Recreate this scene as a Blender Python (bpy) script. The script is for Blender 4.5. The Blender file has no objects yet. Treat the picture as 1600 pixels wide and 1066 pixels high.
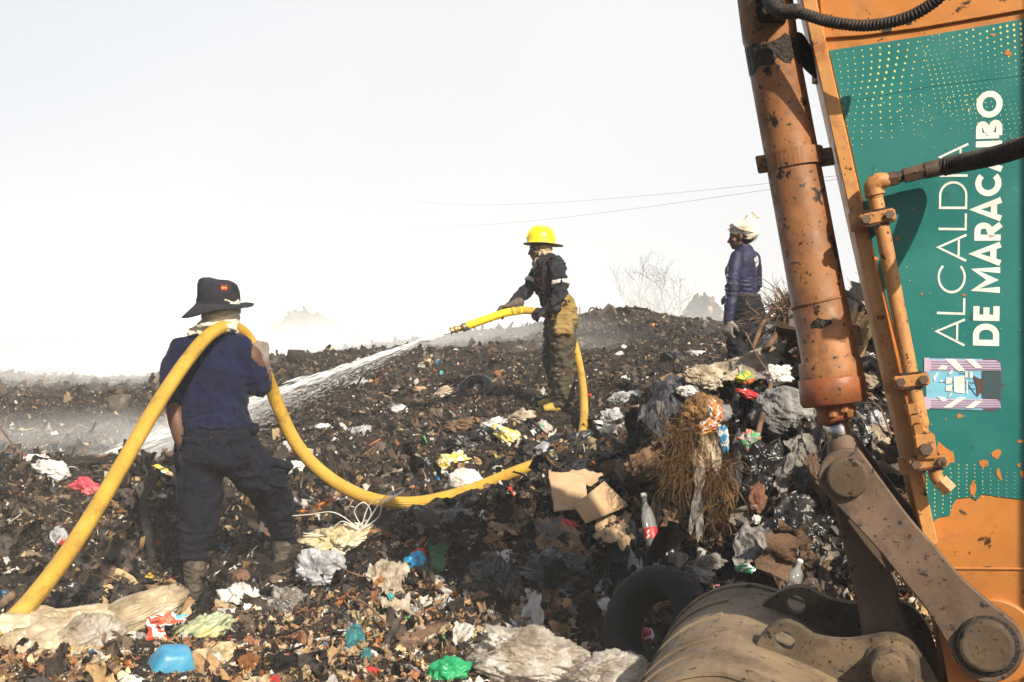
import bpy, math, random
import numpy as np
from math import radians, sin, cos, pi
rng = np.random.default_rng(7)
random.seed(7)
S = bpy.context.scene
COL = S.collection

# ---------------------------------------------------------------- camera
FPX, CX, CY = 1556.0, 800.0, 533.0
CAMZ = 1.6
cam_d = bpy.data.cameras.new('camera')
cam_d.sensor_width = 36.0
cam_d.lens = 36.0 * FPX / 1600.0
cam_d.clip_start = 0.05
cam_d.clip_end = 3000
cam = bpy.data.objects.new('camera', cam_d)
cam.location = (0, 0, CAMZ)
cam.rotation_euler = (pi / 2, 0, 0)
COL.objects.link(cam)
S.camera = cam

# ---------------------------------------------------------------- light
SUN_AZ = radians(29)      # how far the sun stands to the right of straight behind the camera
SUN_EL = radians(36)
sun_dir = np.array([sin(SUN_AZ) * cos(SUN_EL), -cos(SUN_AZ) * cos(SUN_EL), sin(SUN_EL)])
sd = bpy.data.lights.new('sun', 'SUN')
sd.energy = 5.0
sd.angle = radians(0.6)
sd.color = (1.0, 0.89, 0.72)
so = bpy.data.objects.new('sun', sd)
from mathutils import Vector, Matrix
so.rotation_euler = Vector(sun_dir).to_track_quat('Z', 'Y').to_euler()
so.location = (4, -8, 12)
COL.objects.link(so)

world = bpy.data.worlds.new('World')
S.world = world
world.use_nodes = True
nt = world.node_tree
nt.nodes.clear()
wo = nt.nodes.new('ShaderNodeOutputWorld')
sky = nt.nodes.new('ShaderNodeTexSky')
sky.sky_type = 'NISHITA'
sky.sun_disc = False
sky.sun_elevation = SUN_EL
sky.sun_rotation = pi - SUN_AZ
sky.dust_density = 3.0
bg1 = nt.nodes.new('ShaderNodeBackground')
bg1.inputs['Strength'].default_value = 0.07
nt.links.new(sky.outputs[0], bg1.inputs['Color'])
bg2 = nt.nodes.new('ShaderNodeBackground')      # the smoke-filled white sky ahead
bg2.inputs['Strength'].default_value = 1.0
tc = nt.nodes.new('ShaderNodeTexCoord')
nz = nt.nodes.new('ShaderNodeTexNoise')
nz.inputs['Scale'].default_value = 1.3
nz.inputs['Detail'].default_value = 4
nt.links.new(tc.outputs['Generated'], nz.inputs['Vector'])
cr = nt.nodes.new('ShaderNodeValToRGB')
cr.color_ramp.elements[0].position = 0.1
cr.color_ramp.elements[0].color = (.545, .575, .62, 1)
cr.color_ramp.elements[1].position = 0.42
cr.color_ramp.elements[1].color = (.65, .657, .668, 1)
sep = nt.nodes.new('ShaderNodeSeparateXYZ')
nt.links.new(tc.outputs['Generated'], sep.inputs[0])
def wmath(op, a, b):
    n_ = nt.nodes.new('ShaderNodeMath')
    n_.operation = op
    for i_, v_ in enumerate((a, b)):
        if isinstance(v_, float):
            n_.inputs[i_].default_value = v_
        else:
            nt.links.new(v_, n_.inputs[i_])
    return n_.outputs[0]
# smoke thins out, and the sky turns bluer, high up and to the left
_v = wmath('ADD', wmath('MULTIPLY', sep.outputs['X'], .45), wmath('MULTIPLY', sep.outputs['Z'], -.6))
_v = wmath('ADD', _v, wmath('MULTIPLY', nz.outputs[0], .7))
_v = wmath('ADD', _v, .15)
nt.links.new(_v, cr.inputs[0])
mr = nt.nodes.new('ShaderNodeMapRange')
mr.inputs['From Min'].default_value = 0.05
mr.inputs['From Max'].default_value = 0.6
nt.links.new(sep.outputs['Y'], mr.inputs['Value'])
mixs = nt.nodes.new('ShaderNodeMixShader')
nt.links.new(mr.outputs[0], mixs.inputs[0])
nt.links.new(bg1.outputs[0], mixs.inputs[1])
nt.links.new(cr.outputs[0], bg2.inputs['Color'])
nt.links.new(bg2.outputs[0], mixs.inputs[2])
nt.links.new(mixs.outputs[0], wo.inputs['Surface'])

S.view_settings.view_transform = 'Standard'
S.view_settings.look = 'None'
S.view_settings.exposure = 0.55
S.view_settings.gamma = 1.0
S.view_settings.use_curve_mapping = False
S.render.engine = 'CYCLES'
S.cycles.use_denoising = True
S.cycles.max_bounces = 6
S.cycles.diffuse_bounces = 3
S.cycles.glossy_bounces = 2
S.cycles.transmission_bounces = 4
S.cycles.transparent_max_bounces = 12
S.cycles.volume_bounces = 1
S.cycles.volume_step_rate = 2.0
S.cycles.volume_max_steps = 64

# ---------------------------------------------------------------- basic helpers
def at(px, py, Y):
    return np.array([(px - CX) / FPX * Y, Y, CAMZ + (CY - py) / FPX * Y])

def lin(c):
    return tuple(((v / 255.0) / 12.92 if v / 255.0 <= 0.04045 else (((v / 255.0) + 0.055) / 1.055) ** 2.4) for v in c)

_perm = np.random.default_rng(3).permutation(256)
_perm = np.concatenate([_perm, _perm, _perm])
_g = np.random.default_rng(4).normal(size=(256, 3))
_g /= np.linalg.norm(_g, axis=1)[:, None]

def noise(P):
    P = np.asarray(P, float)
    i = np.floor(P).astype(int)
    f = P - i
    u = f * f * f * (f * (f * 6 - 15) + 10)
    i &= 255
    r = 0
    for dx in (0, 1):
        for dy in (0, 1):
            for dz in (0, 1):
                h = _perm[_perm[_perm[(i[..., 0] + dx) & 255] + ((i[..., 1] + dy) & 255)] + ((i[..., 2] + dz) & 255)]
                g = _g[h]
                d = f - np.array([dx, dy, dz])
                w = (u[..., 0] if dx else 1 - u[..., 0]) * (u[..., 1] if dy else 1 - u[..., 1]) * (u[..., 2] if dz else 1 - u[..., 2])
                r = r + w * (g * d).sum(-1)
    return r * 1.5

def fbm(P, o=4, lac=2.03, gain=0.5):
    a, r = 1.0, 0
    P = np.asarray(P, float)
    for _ in range(o):
        r = r + a * noise(P)
        P = P * lac + 17.3
        a *= gain
    return r

def wrinkle(P):
    P = np.asarray(P, float)
    return 1.7 * np.abs(noise(P)) + .75 * np.abs(noise(P * 2.2 + 3.3)) + .35 * np.abs(noise(P * 4.7 + 8.1)) - .55

def ridged(P, o=3, gain=0.5):
    a, r = 1.0, 0
    P = np.asarray(P, float)
    for _ in range(o):
        n = 1 - np.minimum(1, np.abs(noise(P)) * 1.7)
        r = r + a * n * n
        P = P * 2.1 + 9.7
        a *= gain
    return r

# ---------------------------------------------------------------- materials
MATS = {}
def mat(name, cols, scale=8.0, rough=0.8, bump=0.0, bscale=None, metal=0.0, spec=0.3, stretch=None, pos=None, detail=6,
        sss=0, alpha=None, transl=0.0, attr=None, coat=0.0, trans=0.0, coords='Object', rvar=0.0, sheen=0.0):
    if name in MATS:
        return MATS[name]
    m = bpy.data.materials.new(name)
    m.use_nodes = True
    t = m.node_tree
    b = t.nodes['Principled BSDF']
    b.inputs['Roughness'].default_value = rough
    b.inputs['Metallic'].default_value = metal
    b.inputs['Specular IOR Level'].default_value = spec
    b.inputs['Coat Weight'].default_value = coat
    b.inputs['Coat Roughness'].default_value = 0.25
    b.inputs['Transmission Weight'].default_value = trans
    b.inputs['Sheen Weight'].default_value = sheen
    co = t.nodes.new('ShaderNodeTexCoord')
    vec = co.outputs[coords]
    if stretch:
        mp = t.nodes.new('ShaderNodeMapping')
        mp.inputs['Scale'].default_value = stretch
        t.links.new(vec, mp.inputs[0])
        vec = mp.outputs[0]
    n = t.nodes.new('ShaderNodeTexNoise')
    n.inputs['Scale'].default_value = scale
    n.inputs['Detail'].default_value = detail
    n.inputs['Roughness'].default_value = 0.65
    t.links.new(vec, n.inputs['Vector'])
    r = t.nodes.new('ShaderNodeValToRGB')
    el = r.color_ramp.elements
    k = len(cols)
    ps = pos or [0.32 + 0.36 * i / max(1, k - 1) for i in range(k)]
    while len(el) < k:
        el.new(0.5)
    for i in range(k):
        el[i].position = ps[i]
        el[i].color = (*cols[i], 1)
    if k == 1:
        el[1].color = (*cols[0], 1)
    t.links.new(n.outputs[0], r.inputs[0])
    out = r.outputs[0]
    if attr:
        a = t.nodes.new('ShaderNodeAttribute')
        a.attribute_name = attr
        mx = t.nodes.new('ShaderNodeMix')
        mx.data_type = 'RGBA'
        mx.blend_type = 'MULTIPLY'
        mx.inputs[0].default_value = 1.0
        t.links.new(a.outputs['Color'], mx.inputs[6])
        t.links.new(out, mx.inputs[7])
        out = mx.outputs[2]
    t.links.new(out, b.inputs['Base Color'])
    if rvar:
        m2 = t.nodes.new('ShaderNodeMapRange')
        m2.inputs['To Min'].default_value = max(0.05, rough - rvar)
        m2.inputs['To Max'].default_value = min(1, rough + rvar)
        m2.inputs['From Min'].default_value = 0.3
        m2.inputs['From Max'].default_value = 0.7
        t.links.new(n.outputs[0], m2.inputs[0])
        t.links.new(m2.outputs[0], b.inputs['Roughness'])
    if bump:
        n2 = t.nodes.new('ShaderNodeTexNoise')
        n2.inputs['Scale'].default_value = bscale or scale * 3
        n2.inputs['Detail'].default_value = 8
        t.links.new(vec, n2.inputs['Vector'])
        bp = t.nodes.new('ShaderNodeBump')
        bp.inputs['Strength'].default_value = bump
        bp.inputs['Distance'].default_value = 0.02
        t.links.new(n2.outputs[0], bp.inputs['Height'])
        t.links.new(bp.outputs[0], b.inputs['Normal'])
    surf = b.outputs[0]
    if transl:
        tl = t.nodes.new('ShaderNodeBsdfTranslucent')
        t.links.new(out, tl.inputs[0])
        ms = t.nodes.new('ShaderNodeMixShader')
        ms.inputs[0].default_value = transl
        t.links.new(surf, ms.inputs[1])
        t.links.new(tl.outputs[0], ms.inputs[2])
        surf = ms.outputs[0]
    if alpha is not None:
        tr = t.nodes.new('ShaderNodeBsdfTransparent')
        ms = t.nodes.new('ShaderNodeMixShader')
        if isinstance(alpha, tuple):
            m3 = t.nodes.new('ShaderNodeMapRange')
            m3.inputs['From Min'].default_value = 0.35
            m3.inputs['From Max'].default_value = 0.65
            m3.inputs['To Min'].default_value = alpha[0]
            m3.inputs['To Max'].default_value = alpha[1]
            t.links.new(n.outputs[0], m3.inputs[0])
            t.links.new(m3.outputs[0], ms.inputs[0])
        else:
            ms.inputs[0].default_value = alpha
        t.links.new(tr.outputs[0], ms.inputs[1])
        t.links.new(surf, ms.inputs[2])
        surf = ms.outputs[0]
    t.links.new(surf, t.nodes['Material Output'].inputs['Surface'])
    MATS[name] = m
    return m

def flat(name, c, rough=0.7, **k):
    c = np.array(c)
    return mat(name, [tuple(c * 0.8), tuple(c), tuple(np.minimum(1, c * 1.12))], scale=k.pop('scale', 20), rough=rough, **k)

# ---------------------------------------------------------------- objects
ORG = {}
def tag(o, label=None, cat=None, group=None, kind=None):
    if label: o['label'] = label
    if cat: o['category'] = cat
    if group: o['group'] = group
    if kind: o['kind'] = kind
    return o

def empty(name, loc, label, cat, group=None):
    o = bpy.data.objects.new(name, None)
    o.empty_display_size = 0.1
    COL.objects.link(o)
    o.location = tuple(loc)
    ORG[o.name] = np.array(loc, float)
    return tag(o, label, cat, group)

def mesh_of(name, V, F, smooth=False, col=None):
    me = bpy.data.meshes.new(name)
    V = np.asarray(V, float)
    if isinstance(F, np.ndarray):
        n, k = F.shape
        me.vertices.add(len(V))
        me.vertices.foreach_set('co', V.astype(np.float32).ravel())
        me.loops.add(n * k)
        me.loops.foreach_set('vertex_index', F.astype(np.int32).ravel())
        me.polygons.add(n)
        me.polygons.foreach_set('loop_start', np.arange(0, n * k, k, dtype=np.int32))
        me.polygons.foreach_set('loop_total', np.full(n, k, dtype=np.int32))
        me.update(calc_edges=True)
    else:
        me.from_pydata([tuple(v) for v in V], [], [tuple(int(i) for i in f) for f in F])
        me.update()
    if smooth:
        me.polygons.foreach_set('use_smooth', np.ones(len(me.polygons), dtype=bool))
    if col is not None:
        a = me.color_attributes.new('col', 'FLOAT_COLOR', 'POINT')
        c4 = np.ones((len(V), 4), np.float32)
        c4[:, :3] = col
        a.data.foreach_set('color', c4.ravel())
    return me

def put(name, V, F, m, parent=None, smooth=False, loc=None, col=None, label=None, cat=None, group=None, kind=None):
    """one mesh object; V in world coordinates"""
    V = np.asarray(V, float)
    if parent is not None:
        o0 = ORG[parent.name]
    else:
        o0 = np.array(loc, float) if loc is not None else np.zeros(3)
    me = mesh_of(name, V - o0, F, smooth, col)
    if m is not None:
        me.materials.append(m)
    o = bpy.data.objects.new(name, me)
    COL.objects.link(o)
    if parent is not None:
        o.parent = parent
    else:
        o.location = tuple(o0)
    ORG[o.name] = o0
    return tag(o, label, cat, group, kind)

def join(parts):
    Vs, Fs, n = [], [], 0
    for V, F in parts:
        Vs.append(np.asarray(V, float))
        Fs += [tuple(int(i) + n for i in f) for f in F]
        n += len(V)
    return np.concatenate(Vs), Fs

def unit(v):
    v = np.asarray(v, float)
    return v / (np.linalg.norm(v) + 1e-12)

def catmull(P, n):
    P = np.asarray(P, float)
    Q = np.vstack([2 * P[0] - P[1], P, 2 * P[-1] - P[-2]])
    out = []
    for i in range(1, len(Q) - 2):
        for t in np.linspace(0, 1, n, endpoint=False):
            a, b, c, d = Q[i - 1], Q[i], Q[i + 1], Q[i + 2]
            out.append(0.5 * ((2 * b) + (-a + c) * t + (2 * a - 5 * b + 4 * c - d) * t * t + (-a + 3 * b - 3 * c + d) * t ** 3))
    out.append(Q[-2])
    return np.array(out)

def tube(P, r, seg=12, cap=True, flat_=1.0, up=None):
    """tube along points P, radius r (scalar or per point); flat_ squashes the second cross axis"""
    P = np.asarray(P, float)
    n = len(P)
    r = np.broadcast_to(np.asarray(r, float), (n,))
    T = np.gradient(P, axis=0)
    T /= np.linalg.norm(T, axis=1)[:, None] + 1e-12
    ref = np.array(up if up is not None else ([0, 0, 1] if abs(T[0][2]) < 0.9 else [1, 0, 0]), float)
    A = unit(np.cross(T[0], ref))
    V = []
    ang = np.linspace(0, 2 * pi, seg, endpoint=False)
    for i in range(n):
        A = unit(A - T[i] * A.dot(T[i]))
        B = np.cross(T[i], A)
        V.append(P[i] + r[i] * (np.cos(ang)[:, None] * A + flat_ * np.sin(ang)[:, None] * B))
    V = np.concatenate(V)
    F = []
    for i in range(n - 1):
        for j in range(seg):
            k = (j + 1) % seg
            F.append((i * seg + j, i * seg + k, (i + 1) * seg + k, (i + 1) * seg + j))
    if cap:
        F.append(tuple(range(seg))[::-1])
        F.append(tuple((n - 1) * seg + j for j in range(seg)))
    return V, F

def capsule(P, r, seg=14, n=6):
    """rounded tapered chain"""
    P = np.asarray(P, float)
    r = np.asarray(np.broadcast_to(r, (len(P),)), float)
    pr = catmull(np.hstack([P, r[:, None]]), n) if len(P) > 2 else np.hstack([P, r[:, None]])
    P, r = pr[:, :3], np.maximum(pr[:, 3], 1e-4)
    t0, t1 = unit(P[0] - P[1]), unit(P[-1] - P[-2])
    hs, he = [], []
    for a in (85, 60, 30):
        a = radians(a)
        hs.append((P[0] + t0 * r[0] * sin(a), r[0] * cos(a)))
        he.append((P[-1] + t1 * r[-1] * sin(a), r[-1] * cos(a)))
    PP = [h[0] for h in hs] + list(P) + [h[0] for h in he[::-1]]
    RR = [h[1] for h in hs] + list(r) + [h[1] for h in he[::-1]]
    return tube(PP, RR, seg)

def loft(rings, seg=24, n=5, power=2.0):
    """rings: (center, a vector, b vector); closed ends"""
    C = catmull(np.array([np.concatenate([c, a, b]) for c, a, b in rings], float), n)
    ang = np.linspace(0, 2 * pi, seg, endpoint=False)
    ca, sa = np.cos(ang), np.sin(ang)
    ca = np.sign(ca) * np.abs(ca) ** (2 / power)
    sa = np.sign(sa) * np.abs(sa) ** (2 / power)
    V = [c[:3] + ca[:, None] * c[3:6] + sa[:, None] * c[6:9] for c in C]
    m = len(V)
    F = []
    for i in range(m - 1):
        for j in range(seg):
            k = (j + 1) % seg
            F.append((i * seg + j, i * seg + k, (i + 1) * seg + k, (i + 1) * seg + j))
    F.append(tuple(range(seg))[::-1])
    F.append(tuple((m - 1) * seg + j for j in range(seg)))
    return np.concatenate(V), F

def ico(sub):
    import bmesh
    bm = bmesh.new()
    bmesh.ops.create_icosphere(bm, subdivisions=sub, radius=1.0)
    V = np.array([v.co[:] for v in bm.verts])
    F = np.array([[v.index for v in f.verts] for f in bm.faces])
    bm.free()
    return V, F

ICO = {k: ico(k) for k in (1, 2, 3, 4, 5)}

def ellipsoid(c, r, R=None, sub=3):
    V, F = ICO[sub]
    V = V * np.asarray(r)
    if R is not None:
        V = V @ np.asarray(R).T
    return V + np.asarray(c), [tuple(f) for f in F]

def basis(fwd, up=(0, 0, 1)):
    """columns: right, forward, up"""
    f = unit(fwd)
    r = unit(np.cross(f, up))
    u = np.cross(r, f)
    return np.stack([r, f, u], axis=1)

def box(c, h, R=None, bev=0.15):
    """softly bevelled box: c centre, h half sizes"""
    import bmesh
    bm = bmesh.new()
    bmesh.ops.create_cube(bm, size=2.0)
    for v in bm.verts:
        v.co = Vector([v.co[i] * h[i] for i in range(3)])
    b = bev * min(h)
    if b > 0:
        bmesh.ops.bevel(bm, geom=bm.edges[:], offset=b, segments=2, affect='EDGES')
    V = np.array([v.co[:] for v in bm.verts])
    F = [tuple(v.index for v in f.verts) for f in bm.faces]
    bm.free()
    if R is not None:
        V = V @ np.asarray(R).T
    return V + np.asarray(c), F

def remesh(parts, voxel, smooth=4, disp=None, fac=0.5):
    V, F = join(parts)
    c0 = V.mean(0)
    me = mesh_of('tmp', V - c0, F)
    o = bpy.data.objects.new('tmp', me)
    COL.objects.link(o)
    md = o.modifiers.new('r', 'REMESH')
    md.mode = 'VOXEL'
    md.voxel_size = voxel
    if smooth:
        ms = o.modifiers.new('s', 'SMOOTH')
        ms.factor = fac
        ms.iterations = smooth
    dg = bpy.context.evaluated_depsgraph_get()
    dg.update()
    e = o.evaluated_get(dg)
    m2 = bpy.data.meshes.new_from_object(e)
    n = len(m2.vertices)
    V = np.empty(n * 3, np.float32)
    m2.vertices.foreach_get('co', V)
    V = V.reshape(-1, 3).astype(float)
    N = np.empty(n * 3, np.float32)
    m2.vertices.foreach_get('normal', N)
    N = N.reshape(-1, 3)
    ls = np.empty(len(m2.loops), np.int32)
    m2.loops.foreach_get('vertex_index', ls)
    F = ls.reshape(-1, 4)
    bpy.data.objects.remove(o)
    bpy.data.meshes.remove(me)
    bpy.data.meshes.remove(m2)
    V = V + c0
    if disp is not None:
        V = V + N * disp(V, N)[:, None]
    return V, F
# ---------------------------------------------------------------- terrain
TC = np.array([-1400, -700, -200, 0, 200, 400, 600, 800, 1000, 1150, 1300, 1500, 1900, 2600, 3600], float)
def zr(Y, *py):
    return [-(p - CY) / FPX * Y for p in py]
TR = [
 (0.3, [-1.55] * 15),
 (2.0, [-1.5] * 9 + [-1.55] * 6),
 (3.0, [-1.5, -1.4, -1.22, -1.16, -1.16, -1.18, -1.22, -1.28, -1.5, -1.65, -1.65, -1.6, -1.5, -1.4, -1.4]),
 (3.6, [-1.4, -1.3] + zr(3.6, 1050, 1048, 1040, 1045, 1066, 1076) + [-1.50, -1.62, -1.52, -1.4, -1.3, -1.3, -1.3]),
 (4.2, [-1.4, -1.35] + zr(4.2, 1000, 990, 985, 985, 1010, 1015) + [-1.50, -1.58, -1.40, -1.0, -1.0, -1.1, -1.2]),
 (5.0, [-1.4, -1.35] + zr(5.0, 960, 962, 968, 955, 920, 890) + [-1.28, -1.08, -0.66, -0.4, -0.4, -0.8, -1.0]),
 (5.6, [-1.3, -1.3] + zr(5.6, 905, 922, 945, 920, 835, 788, 790, 680, 540) + [0.1, 0.1, -0.5, -0.9]),
 (6.2, [-1.2, -1.2] + zr(6.2, 835, 840, 865, 878, 805, 765, 700, 598, 478) + [0.2, 0.2, -0.4, -0.8]),
 (7.0, [-1.0, -0.95] + zr(7.0, 738, 735, 750, 805, 772, 742, 685, 610, 520) + [0.1, 0.1, -0.4, -0.7]),
 (7.8, [-1.0, -0.9] + zr(7.8, 708, 708, 714, 752, 732, 710, 678, 655, 600) + [-0.2, -0.1, -0.4, -0.6]),
 (8.8, [-1.2, -1.2] + zr(8.8, 748, 745, 735, 705, 692, 672, 645, 645, 630) + [-0.5, -0.4, -0.5, -0.6]),
 (10., [-1.1, -1.1] + zr(10., 700, 700, 700, 668, 645, 630, 612, 600, 600) + [-0.4, -0.4, -0.5, -0.6]),
 (12., [-1.0, -1.0] + zr(12., 650, 648, 642, 612, 592, 582, 572, 560, 560) + [-0.2, -0.2, -0.4, -0.6]),
 (14.5, [-1.0, -1.0] + zr(14.5, 600, 602, 606, 572, 556, 555, 545, 532, 530) + [0, 0, -0.2, -0.6]),
 (16.5, [-1.0, -0.8] + zr(16.5, 582, 580, 591, 560, 545, 553, 530, 520, 516) + [0.1, 0.1, 0, -0.4]),
 (19., [-1.1, -1.1] + zr(19., 600, 598, 606, 578, 556, 541, 508, 510, 505) + [0.2, 0.2, 0.1, -0.2]),
 (23., [-1.5, -1.5] + zr(23., 610, 605, 610, 575, 533, 508, 497, 508, 500) + [0.3, 0.3, 0.1, -0.2]),
 (30., [-2.0, -2.0] + zr(30., 610, 600, 600, 580, 570, 560, 560, 560, 550) + [-0.5, -0.5, -0.5, -0.5]),
 (45., [-2.0] * 15),
 (100., [-3.0] * 15),
 (900., [-6.0] * 15),
]
TRy = np.log(np.array([r[0] for r in TR]))
TRz = np.array([r[1] for r in TR])
# resample smoothly onto a regular table, then blur a little
_lc = np.linspace(-1400, 3600, 251)
_ly = np.linspace(math.log(0.3), math.log(900), 400)
_tmp = np.array([np.interp(_lc, TC, row) for row in TRz])
_tab = np.array([np.interp(_ly, TRy, _tmp[:, j]) for j in range(len(_lc))]).T
def _blur(A, k, ax):
    w = np.exp(-0.5 * (np.arange(-3 * k, 3 * k + 1) / k) ** 2)
    w /= w.sum()
    pad = [(0, 0), (0, 0)]
    pad[ax] = (3 * k, 3 * k)
    B = np.pad(A, pad, mode='edge')
    return np.apply_along_axis(lambda v: np.convolve(v, w, mode='valid'), ax, B)
_tab = _blur(_blur(_tab, 2, 1), 2, 0)

# mounds far off: px, Y, half width (m), height (m)
MOUNDS = [(1104, 52, 1.2, 3.3), (1076, 54, .8, 2.0), (470, 78, 2.6, 3.3), (545, 85, 5.5, 1.7), (1035, 66, 6, 1.5), (600, 90, 7, .6), (60, 50, 4, 1.35), (170, 60, 6, 1.0), (-120, 60, 9, .6),
          (1350, 48, 4, 3.6), (1240, 60, 3, 1.8), (945, 22, 0.9, 0.28), (700, 100, 20, 1.0), (1000, 110, 18, 1)]
def hbase(x, y):
    x = np.asarray(x, float); y = np.maximum(0.31, np.asarray(y, float))
    c = np.clip((x / y * FPX + CX + 1400) / 20.0, 0, 249.999)
    r = np.clip((np.log(y) - _ly[0]) / (_ly[1] - _ly[0]), 0, 398.999)
    ci, ri = c.astype(int), r.astype(int)
    cf, rf = c - ci, r - ri
    z = (_tab[ri, ci] * (1 - cf) + _tab[ri, ci + 1] * cf) * (1 - rf) + (_tab[ri + 1, ci] * (1 - cf) + _tab[ri + 1, ci + 1] * cf) * rf
    for px, Y, w, h in MOUNDS:
        mx = (px - CX) / FPX * Y
        d2 = ((x - mx) / w) ** 2 + ((y - Y) / (w * 1.2)) ** 2
        z = z + h * np.exp(-d2 * 0.5)
    return z + CAMZ

def hgt(x, y):
    x = np.asarray(x, float); y = np.asarray(y, float)
    z = hbase(x, y)
    o = np.full_like(x, 0.37)
    P = np.stack([x, y, o], -1)
    z0 = z
    z = z + 0.055 * fbm(P * 1.6, 3) + 0.05 * (ridged(P * 2.6, 3) - 0.6) * np.clip(0.4 + y / 20, 0, 1.4) + 0.018 * fbm(P * 9, 3)
    far = np.clip((y - 12) / 25, 0, 1)
    z = z + far * 0.20 * fbm(P * 0.5, 4)
    for fx, fy in ((304, 5.55), (444, 6.05), (872, 9.6), (1160, 8.4)):
        k = np.exp(-(((x - (fx - CX) / FPX * fy) / .32) ** 2 + ((y - fy + .12) / .42) ** 2) ** 1.5)
        z = z * (1 - k) + (z0 - .01) * k
    return z

def ground_pt(px, Y, lift=0.0):
    x = (px - CX) / FPX * Y
    return np.array([x, Y, float(hgt(np.array([x]), np.array([Y]))[0]) + lift])

def hit(px, py, y0=2.5, y1=60):
    """first terrain point seen through a pixel of the photograph"""
    Y = np.exp(np.linspace(math.log(y0), math.log(y1), 900))
    x = (px - CX) / FPX * Y
    z = CAMZ + (CY - py) / FPX * Y
    g = hgt(x, Y)
    k = np.argmax(g >= z)
    if g[k] < z[k]:
        k = len(Y) - 1
    return np.array([x[k], Y[k], g[k]])

def build_ground():
    cols = np.concatenate([np.linspace(-9000, -1500, 20), np.linspace(-1400, -450, 60), np.arange(-440, 2040, 3.6), np.linspace(2050, 3400, 70), np.linspace(3500, 11000, 20)])
    rows = np.concatenate([np.linspace(0.3, 2.4, 14), np.exp(np.arange(math.log(2.5), math.log(34), 0.0052)), np.exp(np.arange(math.log(34.3), math.log(110), 0.011)), np.exp(np.linspace(math.log(112), math.log(900), 40))])
    Yg, Cg = np.meshgrid(rows, cols, indexing='ij')
    X = (Cg - CX) / FPX * Yg
    Z = hgt(X, Yg)
    P = np.stack([X, Yg, Z], -1)
    near = Yg < 26
    # sideways lumps so that steep faces do not look like combed sheets
    d = 0.02 * np.minimum(1, Yg / 6)
    P[..., 0] += d * fbm(P * 7 + 3.1, 3)
    P[..., 1] += d * fbm(P * 7 + 31.7, 3)
    V = P.reshape(-1, 3)
    nr, nc = Yg.shape
    i = np.arange(nr - 1)[:, None] * nc + np.arange(nc - 1)[None, :]
    F = np.stack([i, i + 1, i + nc + 1, i + nc], -1).reshape(-1, 4)
    m = mat('burnt_ground', [(0.007, 0.006, 0.005), (0.02, 0.016, 0.013), (0.045, 0.035, 0.028), (0.11, 0.085, 0.065)], scale=7, rough=0.95, bump=1.0, bscale=40, spec=0.15, detail=10, pos=[0.3, 0.47, 0.6, 0.76])
    put('ground', V, F, m, smooth=False, label='burnt dark ground of the waste heap', kind='structure')
build_ground()

# ---------------------------------------------------------------- loose litter, far too many to count
def proto_sheet(n, seed, crumple=0.35, aspect=1.0):
    r = np.random.default_rng(seed)
    u, v = np.meshgrid(np.linspace(-1, 1, n), np.linspace(-1, 1, n), indexing='ij')
    P = np.stack([u * aspect, v, 0 * u], -1)
    P[..., :2] *= 1 + 0.25 * noise(np.stack([u * 0.9 + seed * 3.3, v * 0.9, 0 * u], -1))[..., None]
    ax = r.uniform(0, pi)
    s = u * cos(ax) + v * sin(ax)
    P[..., 2] = crumple * noise(np.stack([u * 1.3 + seed * 7.1, v * 1.3, 0 * u + 2], -1)) * 1.6 + r.uniform(-0.5, 0.5) * s * s + 0.1 * r.normal(size=u.shape)
    P[..., :2] += 0.12 * r.normal(size=P[..., :2].shape)
    V = P.reshape(-1, 3)
    i = np.arange(n - 1)[:, None] * n + np.arange(n - 1)[None, :]
    i = i.ravel()
    F = np.concatenate([np.stack([i, i + 1, i + n + 1], -1), np.stack([i, i + n + 1, i + n], -1)])
    return V, F
def proto_clod(sub, seed):
    V, F = ICO[sub]
    d = 1 + 0.55 * noise(V * 1.1 + seed * 5.1) + 0.35 * noise(V * 2.6 + seed * 2.3)
    V = V * d[:, None] * np.random.default_rng(seed).uniform([0.6, 0.6, 0.35], [1.1, 1.1, 0.8])
    return V, F
def proto_crumple(seed, sub=3):
    V, F = ICO[sub]
    r = np.random.default_rng(seed)
    A = V * r.uniform([.5, .5, .3], [1.1, 1.1, .7])
    Q = V * [1, 1, .5] * 1.5 + seed * 3.1
    d = .75 + .5 * noise(V * 1.1 + seed) + .26 * wrinkle(Q)
    return A * d[:, None], F
def proto_stick(seed):
    r = np.random.default_rng(seed)
    P = np.array([[-1.6, 0, 0], [-0.6, r.uniform(-.2, .2), r.uniform(-.15, .15)], [0.5, r.uniform(-.2, .2), r.uniform(-.15, .15)], [1.6, 0, 0]])
    V, F = tube(P, [0.09, 0.11, 0.09, 0.05], 4)
    T = []
    for f in F:
        T += [(f[0], f[1], f[2]), (f[0], f[2], f[3])]
    return V, np.array(T)
def proto_strip(seed):
    r = np.random.default_rng(seed)
    P = catmull(np.cumsum(np.vstack([[0, 0, 0], r.normal(size=(4, 3)) * [0.5, 0.5, 0.3] + [0.45, 0, 0]]), axis=0) - [0.9, 0, 0], 2)
    w = unit(r.normal(size=3)) * 0.22
    V = np.concatenate([P - w, P + w])
    n = len(P)
    i = np.arange(n - 1)
    return V, np.concatenate([np.stack([i, i + 1, i + n + 1], -1), np.stack([i, i + n + 1, i + n], -1)])

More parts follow.
